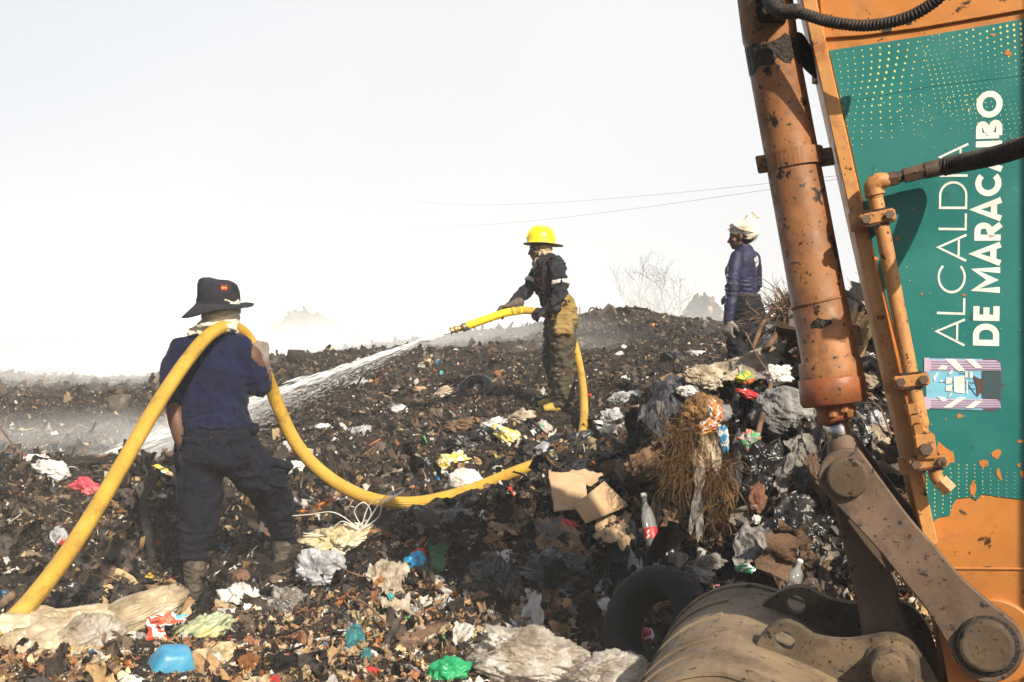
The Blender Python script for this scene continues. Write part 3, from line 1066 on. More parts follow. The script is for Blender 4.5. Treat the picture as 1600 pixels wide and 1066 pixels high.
    rib = [[(1476, 561), (1492, 561), (1509, 580), (1497, 580)], [(1508, 561), (1521, 561), (1535, 575), (1525, 576)], [(1465, 577), (1473, 570), (1481, 573), (1478, 578)],
           [(1474, 637), (1487, 637), (1510, 621), (1498, 621)], [(1508, 638), (1520, 638), (1535, 627), (1524, 626)], [(1464, 619), (1476, 621), (1480, 626), (1472, 627)]]
    for q_ in rib: flatp('ribbon', [q_], .0066, M_WHITE, em)
    sails = [[(1490, 589), (1507, 587), (1507, 615), (1491, 613)], [(1478, 591), (1487, 590), (1487, 599), (1478, 600)], [(1478, 603), (1487, 602), (1487, 611), (1478, 611)], [(1508, 580), (1512, 580), (1512, 590), (1508, 590)], [(1515, 581), (1520, 581), (1520, 591), (1515, 591)], [(1510, 594), (1512, 594), (1512, 616), (1510, 616)],
             [(1458, 590), (1464, 582), (1466, 583), (1460, 597)], [(1482, 584), (1488, 577), (1489, 581), (1484, 586)], [(1482, 620), (1486, 614), (1488, 616), (1484, 621)], [(1469, 595), (1473, 594), (1473, 597), (1469, 597)]]
    for q_ in sails: flatp('ship_sail', [q_], .0060, M_WHITE, em)
    flatp('ship_hull', [[(1520, 587), (1531, 592), (1536, 592), (1536, 614), (1532, 614), (1527, 621), (1526, 606)]], .0060, flat('emblem_brown', (.10, .065, .055), .4), em)
    flatp('ship_mast', [[(1467, 596.4), (1527, 598), (1527, 599), (1467, 597.4)], [(1485, 606), (1527, 607.4), (1527, 608.4), (1485, 607)], [(1512, 599), (1526, 618), (1525, 619), (1511.4, 600)], [(1512, 606), (1526, 594), (1526, 595), (1512, 607)], [(1498, 583), (1510, 584), (1510, 585), (1498, 584)]], .0054, flat('mast', (.04, .12, .25), .5), em)
    # peeled patches showing orange paint
    def chip(cx, cy, w, h, seed, ang=0):
        rr = np.random.default_rng(seed)
        pts = []
        for a in np.linspace(0, 2 * pi, 11, endpoint=False):
            q = rr.uniform(.65, 1.15)
            x, y = w * q * cos(a), h * q * sin(a)
            pts.append((cx + x * cos(ang) - y * sin(ang), cy + x * sin(ang) + y * cos(ang)))
        return pts
    chips = [chip(1537, 724, 8, 7, 1), chip(1557, 709, 8, 9, 2, .4), chip(1561, 741, 4, 11, 3, -.3), chip(1520, 764, 5, 13, 4), chip(1592, 727, 3, 4, 5), chip(1500, 650, 5, 4, 6), chip(1575, 83, 6, 5, 7), chip(1552, 54, 6, 2, 8), chip(1478, 655, 1.5, 1.2, 18),
             chip(1597, 740, 3, 6, 9), chip(1368, 404, 5, 3, 10, .3), chip(1402, 373, 4, 2, 11), chip(1440, 460, 2, 2, 12), chip(1506, 461, 3, 2, 13), chip(1366, 455, 3, 6, 14), chip(1594, 690, 5, 3, 15), chip(1624, 600, 9, 6, 16)]
    for q_ in chips: flatp('peeled_patch', [q_], .0040, M_ORANGE, film)
    M_SPECK = flat('pale_specks', (.50, .48, .36), .6)
    sp = []
    for k in range(90):
        x, y = r.uniform(1330, 1690), r.uniform(170, 760)
        if x > le(y) + 25: sp.append(chip(x, y, *(r.uniform(.35, 1.3, 2)), k + 50))
    flatp('paint_speck', sp, .0046, M_SPECK, film)['kind'] = 'stuff'
    # curled flake of film behind the lower pipe
    V, F = slab([(1466, 690), (1478, 700), (1490, 708), (1492, 722), (1480, 724), (1470, 715), (1462, 716)], .03, .027)
    P('film_flake', (V, F), M_ORANGE, film)

    # hydraulic cylinder beside the arm
    CW = -0.06
    a, b = pixw(1196, -260, CW), pixw(1300, 622, CW)
    def cp(px, py): return pixw(px, py, CW)
    r0 = rpx(43, CW, 1250)
    cyl = P('cylinder', tube([cp(1162, -260), cp(1203, 60), cp(1204, 66), cp(1296, 560), cp(1297, 566), cp(1302, 628)], [r0 * .98, r0 * .98, r0 * .93, r0 * .98, r0 * 1.10, r0 * 1.10], 48), M_CYL, smooth=True)
    P('end_ring', tube([cp(1298.5, 588), cp(1299, 591), cp(1302.5, 628), cp(1303, 631)], [r0 * 1.10, r0 * 1.16, r0 * 1.16, r0 * 1.08], 48), M_RED, cyl, True)
    P('weld_ring', tube([cp(1279, 470), cp(1279.6, 473), cp(1280.4, 476)], [r0 * .97, r0 * 1.02, r0 * .97], 40), M_CYL, cyl, True)
    P('gland', tube([cp(1303, 628), cp(1308, 655), cp(1309, 658)], [r0 * .68, r0 * .68, r0 * .6], 36), M_RED, cyl, True)
    for px, py in ((1283, 634), (1300, 640), (1318, 633), (1328, 640)):
        P('gland_bolt', tube([cp(px, py) + EW * r0 * .66, cp(px + 1, py + 9) + EW * r0 * .66], .012, 6), M_CYL, cyl)
    # grease band with uneven edges and smudges on the barrel
    gv, gf = [], []
    seg = 48
    A0, A1 = cp(1203, 60), cp(1296, 560)
    ax = unit(A1 - A0)
    s1 = unit(np.cross(ax, EW)); s2 = np.cross(s1, ax)
    rr = np.random.default_rng(2)
    def barrel_patch(name, py0, py1, a0, a1, jag, seed):
        n = 30
        aa = np.linspace(a0, a1, n)
        t0, t1 = (py0 - 60) / 500, (py1 - 60) / 500
        L = np.linalg.norm(A1 - A0)
        V = []
        for i, an in enumerate(aa):
            e = sin(pi * i / (n - 1)) ** .4 if a1 - a0 < 6 else 1
            j0 = jag * noise(np.array([an * 2.3, seed, .3])) * .7; j1 = jag * noise(np.array([an * 3.1, seed + 7, .7]))
            tc_ = (t0 + t1) / 2
            for t in (tc_ + (t0 - tc_) * e + j0, tc_ + (t1 - tc_) * e + j1):
                rad = r0 * (0.938 + 0.05 * np.clip(t, 0, 1)) + .0012
                V.append(A0 + ax * L * t + rad * (cos(an) * s1 + sin(an) * s2))
        F = [(2 * i, 2 * i + 1, 2 * i + 3, 2 * i + 2) for i in range(n - 1)]
        P(name, (np.array(V), F), M_GREASE, cyl)
    barrel_patch('grease_band', 72, 112, 0, 6.283, .035, 1.0)
    barrel_patch('grease_smudge', 500, 512, 1.2, 1.9, .012, 2.0)
    # clamp band with bolted lugs
    c1, c2 = cp(1240, 238), cp(1244, 264)
    P('clamp_band', tube([c1, c2], [r0 * 1.02, r0 * 1.02], 40), M_CYL, cyl)
    for sx in (-1, 1):
        c = cp(1242 + sx * 46, 251 - sx * 5)
        R = np.stack([unit(EU - ax * .1), EW, ax], 1)
        lug = P('clamp_lug', box(c, (rpx(14, CW), .012, rpx(14, CW)), R, .2), M_CYL, cyl)
        P('lug_bolt', tube([c + EW * .012, c + EW * .024], .013, 6), M_STEEL, cyl)
    P('barrel_lug', box(cp(1333, 524), (.022, .014, .03), np.stack([EU, EW, ax], 1), .2), M_CYL, cyl)
    # oil port block, bolts, hose
    c = cp(1207, 26) + EW * (r0 + .012)
    R = np.stack([unit(EU - EZ * .1), EW, unit(EZ + EU * -.1)], 1)
    pb = P('port_block', box(c, (rpx(22), .03, rpx(23)), R, .12), M_GREASE, cyl)
    brass = mat('worn_bolt', [(.25, .15, .05), (.5, .36, .16)], scale=40, rough=.4, metal=.7)
    for dx, dy in ((-.7, .6), (.25, .75), (-.35, -.7), (.55, -.55)):
        cc = c + R[:, 0] * dx * rpx(18) + R[:, 2] * dy * rpx(18) + EW * .03
        P('block_bolt', tube([cc, cc + EW * .012, cc + EW * .0121, cc + EW * .006], [.011, .011, .006, .0055], 12), brass, pb)
    def corrugated(name, pts, r, pitch, par=X, m=M_RUBBER, sub=14):
        Q = catmull(pts, sub)
        L = np.concatenate([[0], np.cumsum(np.linalg.norm(np.diff(Q, axis=0), axis=1))])
        k = int(L[-1] / pitch) * 4
        s = np.linspace(0, L[-1], k)
        C = np.stack([np.interp(s, L, Q[:, i]) for i in range(3)], 1)
        rad = r * np.array([1.0, 1.13, 1.13, 1.0])[np.arange(k) % 4]
        return P(name, tube(C, rad, 20), m, par)
    h0 = c + EW * .04 + R[:, 2] * .0
    P('hose_elbow', capsule([h0 - EW * .02, h0 + EW * .012, pixw(1218, 17, .1), pixw(1246, 18, .11)], [.017, .019, .021, .021]), M_RUBBER, smooth=True)
    corrugated('hydraulic_hose', [pixw(1242, 18, .11), pixw(1262, 24, .12), pixw(1300, 35, .14), pixw(1355, 40, .17), pixw(1410, 30, .2), pixw(1450, 10, .22), pixw(1478, -16, .24), pixw(1500, -60, .26)], rpx(8.5, .15), .0095)
    P('hose_guard', capsule([pixw(1246, 62, -.1), pixw(1262, 92, -.12), pixw(1282, 118, -.16)], [.022, .026, .018]), M_RUBBER, smooth=True)
    P('hose_bracket', box(pixw(1283, 118, -.17), (.02, .03, .02)), M_CYL)
    P('edge_bolt', tube([pixw(1306, 196, -.2), pixw(1296, 196, -.2)], .014, 6), M_STEEL)
    # rod and rod eye
    P('rod', tube([cp(1304, 640), cp(1318, 715)], [r0 * .44, r0 * .44], 32), M_CHROME, cyl, True)
    P('rod_eye', capsule([cp(1316, 692), cp(1319, 708), cp(1325, 745)], [r0 * .52, r0 * .62, r0 * 1.0]), M_STEEL, cyl, True)
    # long link from rod pin down to arm pin (drawn as outline)
    def link_outline(p, q, r1, r2, w1, w2, n=12):
        p, q = np.array(p, float), np.array(q, float)
        d = (q - p) / np.linalg.norm(q - p)
        nrm = np.array([-d[1], d[0]])
        an = math.atan2(d[1], d[0])
        out = []
        for a in np.linspace(an + pi * .62, an + 2 * pi - pi * .62, n):
            out.append((p[0] + r1 * cos(a), p[1] + r1 * sin(a)))
        L = np.linalg.norm(q - p)
        for t in (.3, .5, .7):
            out.append(tuple(p + d * L * t - nrm * (w1 + (w2 - w1) * t)))
        for a in np.linspace(an - pi * .62, an + pi * .62, n):
            out.append((q[0] + r2 * cos(a), q[1] + r2 * sin(a)))
        for t in (.7, .5, .3):
            out.append(tuple(p + d * L * t + nrm * (w1 + (w2 - w1) * t)))
        return smooth_poly(out, 3)
    for w1, w0 in ((0.075, 0.040), (-.40, -.435)):
        if w1 > 0:
            lk = P('guide_link', slab(link_outline((1324, 748), (1546, 1012), 46, 56, 33, 40), w1, w0, .004), M_STEEL)
            P('pin_head', disc(1324, 748, rpx(33, .1), .098, .07, 40, .16), M_EAR, lk)
            P('pin_head', disc(1542, 1012, rpx(40, .1), .112, .07, 40, .16), M_EAR, lk)
            P('grease_collar', disc(1543, 1012, rpx(52, .1), .088, .072, 40, .3), M_GREASE, lk)
        else:
            A = pixw(1324, 748, .075) - EW * .475; B = pixw(1546, 1012, .075) - EW * .475
            V, F = slab(link_outline((1324, 748), (1546, 1012), 46, 56, 33, 40), .075, .040, .004)
            P('guide_link', (V - EW * .475, F), M_STEEL)
    P('pin', tube([pixw(1324, 748, .06), pixw(1324, 748, .06) - EW * .48], rpx(24, .1), 28), M_STEEL, smooth=True)
    # bucket link
    V, F = slab(link_outline((1336, 770), (1394, 1042), 40, 44, 36, 33), -.06, -.26, .006)
    P('bucket_link', (V, F), M_STEEL)
    # low pressure pipe on the plate
    pz = .075
    M_PIPE = paint_mat('pipe_paint', (.50, .235, .08), (.30, .13, .05), (.10, .05, .03), 10, 1.0)
    pipe = P('pipe', capsule([pixw(1363, 292, pz), pixw(1368, 310, pz), pixw(1383, 380, pz), pixw(1420, 570, pz), pixw(1440, 662, pz)], rpx(11.5, pz), 24), M_PIPE, smooth=True)
    P('pipe_elbow', capsule([pixw(1367, 306, pz), pixw(1364, 292, pz), pixw(1372, 284, pz), pixw(1384, 282, pz)], [rpx(13, pz), rpx(14, pz), rpx(14, pz), rpx(12, pz)], 20), M_PIPE, pipe, True)
    P('elbow_lip', tube([pixw(1366.5, 302, pz), pixw(1367.5, 306, pz)], rpx(15.5, pz), 24), M_PIPE, pipe)
    def bar(name, p, q, r, m, seg=20, par=pipe, w=pz, sm=False):
        return P(name, tube([pixw(*p, w), pixw(*q, w)], rpx(r, w), seg), m, par, sm)
    M_FIT = paint_mat('fitting_metal', (.10, .06, .04), (.05, .035, .025), (.03, .02, .015), 14, 1.0, .45)
    bar('hose_fitting', (1382, 283), (1390, 281), 9, M_FIT)
    bar('hex_nut', (1389, 281), (1402, 278), 12, M_FIT, 6)
    bar('hose_fitting', (1402, 278), (1412, 275), 9, M_FIT)
    bar('hex_nut', (1412, 275), (1446, 267), 12.5, M_FIT, 6)
    bar('crimp_sleeve', (1445, 267), (1478, 260), 13, M_FIT, 24)
    corrugated('hydraulic_hose', [pixw(1474, 261, pz), pixw(1500, 255, .105), pixw(1540, 247, .18), pixw(1580, 236, .27), pixw(1620, 219, .36), pixw(1680, 170, .46), pixw(1740, 90, .55)], rpx(13, .1), .0105)
    # pipe clamps
    def clamp(cx, cy, w2, h2, ang):
        R0 = np.stack([unit(EU * cos(ang) + EZ * sin(ang)), EW, unit(EZ * cos(ang) - EU * sin(ang))], 1)
        c = pixw(cx, cy, pz + .004)
        cl = P('pipe_clamp', box(c, (rpx(w2, pz), .022, rpx(h2, pz)), R0, .25), M_PIPE)
        for s in (-.62, .66):
            cc = c + R0[:, 0] * s * rpx(w2, pz) + EW * .02
            P('clamp_bolt', tube([cc, cc + EW * .012], .0125, 6), M_STEEL, cl)
        P('clamp_gasket', box(c + R0[:, 2] * rpx(h2 + 1, pz) * 1.02, (rpx(w2 * .62, pz), .018, .0035), R0, .3), M_RUBBER, cl)
        P('clamp_gasket', box(c - R0[:, 2] * rpx(h2 + 1, pz) * 1.02, (rpx(w2 * .62, pz), .018, .0035), R0, .3), M_RUBBER, cl)
        P('clamp_bracket', box(pixw(cx - w2 * .95, cy + 4, .03), (rpx(18, pz), .008, rpx(h2 * 1.5, pz)), R0, .2), M_FLANGE, cl)
        P('clamp_stem', box(c - EW * .05, (.028, .035, .014), R0, .15), M_PIPE, cl)
    clamp(1371, 341, 27, 10, radians(10))
    clamp(1424, 595, 26, 10, radians(8))
    bar('hex_nut', (1427, 630), (1430, 645), 14, M_PIPE, 6)
    bar('hex_nut', (1431, 648), (1433, 660), 13, M_PIPE, 6)
    bar('hose_fitting', (1433, 660), (1436, 664), 9.5, M_PIPE)
    bar('hex_nut', (1436, 663), (1439, 677), 12.5, M_PIPE, 6)
    R0 = np.stack([unit(EU + EZ * .12), EW, unit(EZ - EU * .12)], 1)
    vb = P('valve_body', box(pixw(1445, 697, pz), (rpx(15, pz), .035, rpx(20, pz)), R0, .15), M_PIPE)
    P('valve_plug', tube([pixw(1448, 702, pz + .03), pixw(1448, 702, pz + .05)], .017, 6), M_STEEL, vb)
    clamp(1450, 722, 29, 9, radians(10))
    P('pipe_elbow', capsule([pixw(1460, 728, pz), pixw(1463, 746, pz), pixw(1472, 754, pz)], [rpx(10, pz)] * 3, 16), M_PIPE, vb, True)
    P('hex_nut', tube([pixw(1468, 750, pz), pixw(1484, 766, pz)], rpx(13.5, pz), 6), M_PIPE, vb)
    # bucket: shell profile in the plane, swept across its width
    tr = pixw(1180, 915, -.66)
    R_ = .33
    tr_u, tr_z = (tr - EO).dot(EU), tr[2]
    prof = []
    for a in np.linspace(222, 90, 22):
        prof.append((tr_u + R_ * cos(radians(a)), tr_z - R_ + R_ * sin(radians(a))))
    for k in range(1, 10):
        prof.append((tr_u + .07 * k, tr_z - .055 * (k * .12) ** 2 * 3 - .012 * k))
    prof = np.array(prof)
    def sweep(prof, w0, w1, th, lift=0.0):
        d = np.gradient(prof, axis=0)
        nn = np.stack([-d[:, 1], d[:, 0]], 1)
        nn /= np.linalg.norm(nn, axis=1)[:, None]
        o_ = prof + nn * lift
        i_ = prof - nn * th
        loop = np.vstack([o_, i_[::-1]])
        n = len(loop)
        V = np.concatenate([[EO * [1, 1, 0] + EU * u + EZ * z + EW * w for u, z in loop] for w in (w0, w1)])
        F = [(i, (i + 1) % n, n + (i + 1) % n, n + i) for i in range(n)]
        m_ = len(prof)
        for base in (0, n):
            for i in range(m_ - 1):
                q_ = (base + i, base + i + 1, base + n - 2 - i, base + n - 1 - i)
                F.append(q_ if base == 0 else q_[::-1])
        return V, F
    bk = P('bucket', sweep(prof, -.66, .34, .02), M_DUST)
    for w_, wd in ((-.662, .03), (.27, .075)):
        P('wear_band', sweep(prof, w_, w_ + wd, .001, .009), M_DUST, bk)
    for w_ in (-.47, -.28, -.02, .12):
        P('wear_band', sweep(prof[3:20], w_, w_ + .035, .001, .007), M_DUST, bk)
    # side plates of the bucket
    for w_ in (-.655, .335):
        sp_ = [EO * [1, 1, 0] + EU * u + EZ * z + EW * w_ for u, z in np.vstack([prof * [1, 1] - [0, .006], [[tr_u + .55, tr_z - .5], [tr_u, tr_z - .6]]])]
        n = len(sp_)
        V = np.concatenate([sp_, [p - EW * .02 for p in sp_]])
        F = [tuple(range(n)), tuple(range(n, 2 * n))[::-1]] + [(i, n + i, n + (i + 1) % n, (i + 1) % n) for i in range(n)]
        P('side_plate', (V, F), M_DUST, bk)
    # ears carrying the pins, each with its lifting hole
    def ear(poly, hx, hy, hr, w1, w0, m):
        out = smooth_poly(poly, 4)
        A = np.array([pixw(x, y, w1) for x, y in out])
        H = []
        c = pixw(hx, hy, w1)
        for a in np.linspace(0, 2 * pi, 24, endpoint=False):
            H.append(c + hr * (cos(a) * EU + sin(a) * EZ))
        H = np.array(H)
        import bmesh
        bm = bmesh.new()
        def loop(Q):
            vs = [bm.verts.new(q) for q in Q]
            return [bm.edges.new((vs[i], vs[(i + 1) % len(vs)])) for i in range(len(vs))]
        e = loop(A) + loop(H)
        bmesh.ops.triangle_fill(bm, use_beauty=True, edges=e, normal=Vector(EW))
        g = bmesh.ops.extrude_face_region(bm, geom=bm.faces[:])
        vs = [v for v in g['geom'] if isinstance(v, bmesh.types.BMVert)]
        bmesh.ops.translate(bm, verts=vs, vec=Vector(-EW * (w1 - w0)))
        bmesh.ops.recalc_face_normals(bm, faces=bm.faces[:])
        bm.verts.index_update()
        V = np.array([v.co[:] for v in bm.verts])
        F = [tuple(v.index for v in f.verts) for f in bm.faces]
        bm.free()
        return P('bucket_ear', (V, F), m, bk)
    ear([(1150, 1052), (1172, 1030), (1186, 1000), (1202, 982), (1226, 973), (1250, 981), (1275, 997), (1320, 1003), (1362, 998), (1395, 992), (1422, 1000), (1440, 1022), (1458, 1052), (1480, 1100), (1490, 1150), (1350, 1180), (1200, 1160), (1140, 1100)], 1226, 1002, rpx(16), .02, -.025, M_EAR)
    ear([(1180, 962), (1192, 945), (1210, 930), (1232, 920), (1256, 918), (1278, 928), (1304, 939), (1345, 944), (1380, 938), (1412, 942), (1436, 960), (1455, 990), (1470, 1040), (1475, 1080), (1350, 1100), (1220, 1060), (1180, 1000)], 1244, 945, rpx(15, -.4), -.42, -.465, M_EAR)
    P('ear_boss', disc(1393, 1046, rpx(46), .034, .018, 40, .25), M_EAR, bk)
    P('ear_pin', disc(1390, 1052, rpx(27), .13, -.48, 32, .1), M_EAR, bk, True)
    # unseen boom slab beside the arm, added to shade the plate's right edge
    bc = EO + EU * 1.16 + EW * .52 + EZ * .55
    V, F = box(bc, (.30, .075, 1.6), np.stack([EU, EW, EZ], 1), .05)
    P('boom_shade_slab', (V, F), M_ORANGE)
    return X
EXC = build_excavator()
# ---------------------------------------------------------------- people
M_SKIN = mat('brown_skin', [(.075, .036, .022), (.115, .055, .034), (.15, .075, .048)], scale=14, rough=.55, bump=.15, bscale=200, spec=.35)
M_NAVY = mat('navy_knit', [(.0045, .0065, .025), (.0065, .009, .034), (.010, .0125, .044)], scale=9, rough=.85, bump=.12, bscale=300, spec=.15, sheen=.05)
M_NAVY2 = mat('navy_jersey', [(.012, .014, .042), (.019, .020, .056), (.030, .030, .074)], scale=9, rough=.6, bump=.08, bscale=300, spec=.35)
M_TROU = mat('dark_twill', [(.0035, .0045, .011), (.0065, .0075, .017), (.024, .023, .028)], scale=5, rough=.88, bump=.2, bscale=260, spec=.2, pos=[.3, .55, .78])
M_TROU2 = mat('black_twill', [(.009, .0085, .014), (.016, .015, .022), (.032, .029, .032)], scale=7, rough=.85, bump=.2, bscale=260, spec=.2)
M_JACKET = mat('charcoal_canvas', [(.009, .010, .016), (.018, .019, .027), (.045, .042, .045)], scale=9, rough=.85, bump=.25, bscale=200, spec=.2)
M_BOOT = mat('muddy_leather', [(.02, .018, .014), (.075, .062, .045), (.22, .18, .12)], scale=12, rough=.7, bump=.6, bscale=60, pos=[.3, .52, .72])
M_GLOVE_G = mat('grey_glove', [(.10, .085, .075), (.20, .17, .15), (.30, .26, .23)], scale=20, rough=.9, bump=.3, bscale=150)
M_GLOVE_B = mat('black_glove', [(.008, .008, .010), (.018, .018, .022), (.04, .04, .045)], scale=20, rough=.7, bump=.3, bscale=150)
M_CREAM = mat('cream_cloth', [(.44, .40, .31), (.62, .57, .46), (.70, .66, .56)], scale=10, rough=.9, bump=.25, bscale=200)
M_TANCL = mat('tan_cloth', [(.30, .23, .13), (.46, .36, .21), (.58, .47, .29)], scale=12, rough=.9, bump=.25, bscale=200)
M_HATM = mat('dark_hat', [(.008, .009, .014), (.017, .018, .026), (.035, .034, .04)], scale=12, rough=.9, bump=.3, bscale=200)
M_HAIR = flat('black_hair', (.012, .010, .009), .6)

def folds(amp, scale, st=(1, 1, 1), seed=0.0, warp=.5):
    def f(V, N):
        st_ = np.array(st)
        Q = V * st_ * scale + seed
        Q = Q + warp * np.stack([noise(Q * .6 + 3), noise(Q * .6 + 11), noise(Q * .6 + 23)], -1)
        return amp * (ridged(Q, 2, .45) - .75) + amp * .25 * noise(V * scale * 4 + seed)
    return f
def addf(*fs):
    return lambda V, N: sum(f(V, N) for f in fs)

def head(c, fwd, up=(0, 0, 1), s=1.0, lean=0):
    """a head with face; c = centre at eye height, returns blob parts"""
    R = basis(fwd, up)
    def L(x, y, z): return c + s * (R @ np.array([x, y, z]))
    P = [ellipsoid(L(0, -.012, .028), s * np.array([.074, .092, .095]), R, 4),
         ellipsoid(L(0, .022, -.045), s * np.array([.058, .068, .066]), R, 4),
         ellipsoid(L(0, .066, -.088), s * np.array([.026, .024, .020]), R, 3),          # chin
         capsule([L(0, .088, .008), L(0, .100, -.022), L(0, .108, -.034)], s * np.array([.009, .012, .0145]), 12),   # nose
         ellipsoid(L(.013, .094, -.037), s * np.array([.009, .010, .008]), R, 3), ellipsoid(L(-.013, .094, -.037), s * np.array([.009, .010, .008]), R, 3),
         ellipsoid(L(0, .088, -.058), s * np.array([.024, .012, .0065]), R, 3),          # lips
         ellipsoid(L(0, .086, -.069), s * np.array([.021, .012, .0065]), R, 3),
         capsule([L(-.045, .072, .024), L(-.02, .086, .027), L(.02, .086, .027), L(.045, .072, .024)], s * .0095, 10),   # brow
         ellipsoid(L(.042, .058, -.028), s * np.array([.022, .024, .02]), R, 3), ellipsoid(L(-.042, .058, -.028), s * np.array([.022, .024, .02]), R, 3)]
    for sx in (-1, 1):
        P.append(ellipsoid(L(sx * .078, -.006, -.008), s * np.array([.010, .018, .031]), R, 3))
        P.append(ellipsoid(L(sx * .031, .078, .006), s * np.array([.014, .009, .008]), R, 3))
    return P, L, R
def eyes(L, R, parent, s=1.0):
    for sx in (-1, 1):
        e = put('eye', *ellipsoid(L(sx * .031, .0815, .007), s * np.array([.0105, .0085, .0065]), R, 3), flat('eye_white', (.6, .56, .5), .2), parent, True)
        put('iris', *ellipsoid(L(sx * .031, .0885, .007), s * np.array([.0048, .003, .0048]), R, 2), flat('dark_iris', (.02, .012, .008), .2), e, True)

def hand(wrist, d, palm, curl=(.9, .9, .7), thick=1.0, s=1.0, thumb=1, thumb_curl=.5, spread=.10):
    """blob parts of a hand: d = wrist->knuckles, palm = the way the palm faces, thumb = +1/-1 side"""
    d = unit(d)
    palm = unit(np.asarray(palm, float) - d * np.dot(palm, d))
    side = np.cross(d, palm) * thumb
    wrist = np.asarray(wrist, float)
    t = .0088 * thick
    P = [loft([(wrist - d * .01 * s, side * .026 * s, palm * .019 * s), (wrist + d * .03 * s, side * .036 * s, palm * .017 * s),
               (wrist + d * .075 * s, side * .041 * s, palm * .014 * s), (wrist + d * .094 * s, side * .040 * s, palm * .010 * s)], 18, 4)]
    for k, (off, ln) in enumerate(((.030, .068), (.010, .076), (-.011, .071), (-.030, .056))):
        b = wrist + d * (.088 - .004 * abs(k - 1)) * s + side * off * s
        dd = unit(d + side * off * spread * 12)
        pts = [b - dd * .02 * s, b]
        ang = 0
        for fr, c in zip((.44, .31, .25), curl):
            ang += c * (1 + .06 * k)
            v = dd * cos(ang) + palm * sin(ang)
            pts.append(pts[-1] + v * ln * fr * s * 1.15)
        P.append(capsule(pts, [t * s * 1.1, t * s * 1.12, t * s * 1.05, t * s * .95, t * s * .8], 10, 4))
    b = wrist + d * .022 * s + side * .022 * s + palm * .006 * s
    v0 = unit(side * .75 + d * .65 + palm * .25)
    v1 = unit(side * .25 + d * .75 + palm * (.35 + thumb_curl))
    v2 = unit(side * -.1 + d * .6 + palm * (.6 + thumb_curl))
    P.append(capsule([b, b + v0 * .038 * s, b + v0 * .038 * s + v1 * .032 * s, b + v0 * .038 * s + v1 * .032 * s + v2 * .026 * s], np.array([.0155, .0125, .0105, .0085]) * s * thick, 10, 4))
    return P

def A3(p, Y=None):
    return at(p[0], p[1], p[2] if len(p) > 2 else Y)
def rp(r, Y):
    return r * Y / FPX
def chain(pts, Y, r, n=6, seg=18):
    P = [A3(p, Y) for p in pts]
    return capsule(P, [rp(a, Y) for a in r], seg, n)
def slabpad(c, R, hx, hz, th, n=8):
    return box(c, (hx, th, hz), R, .5)

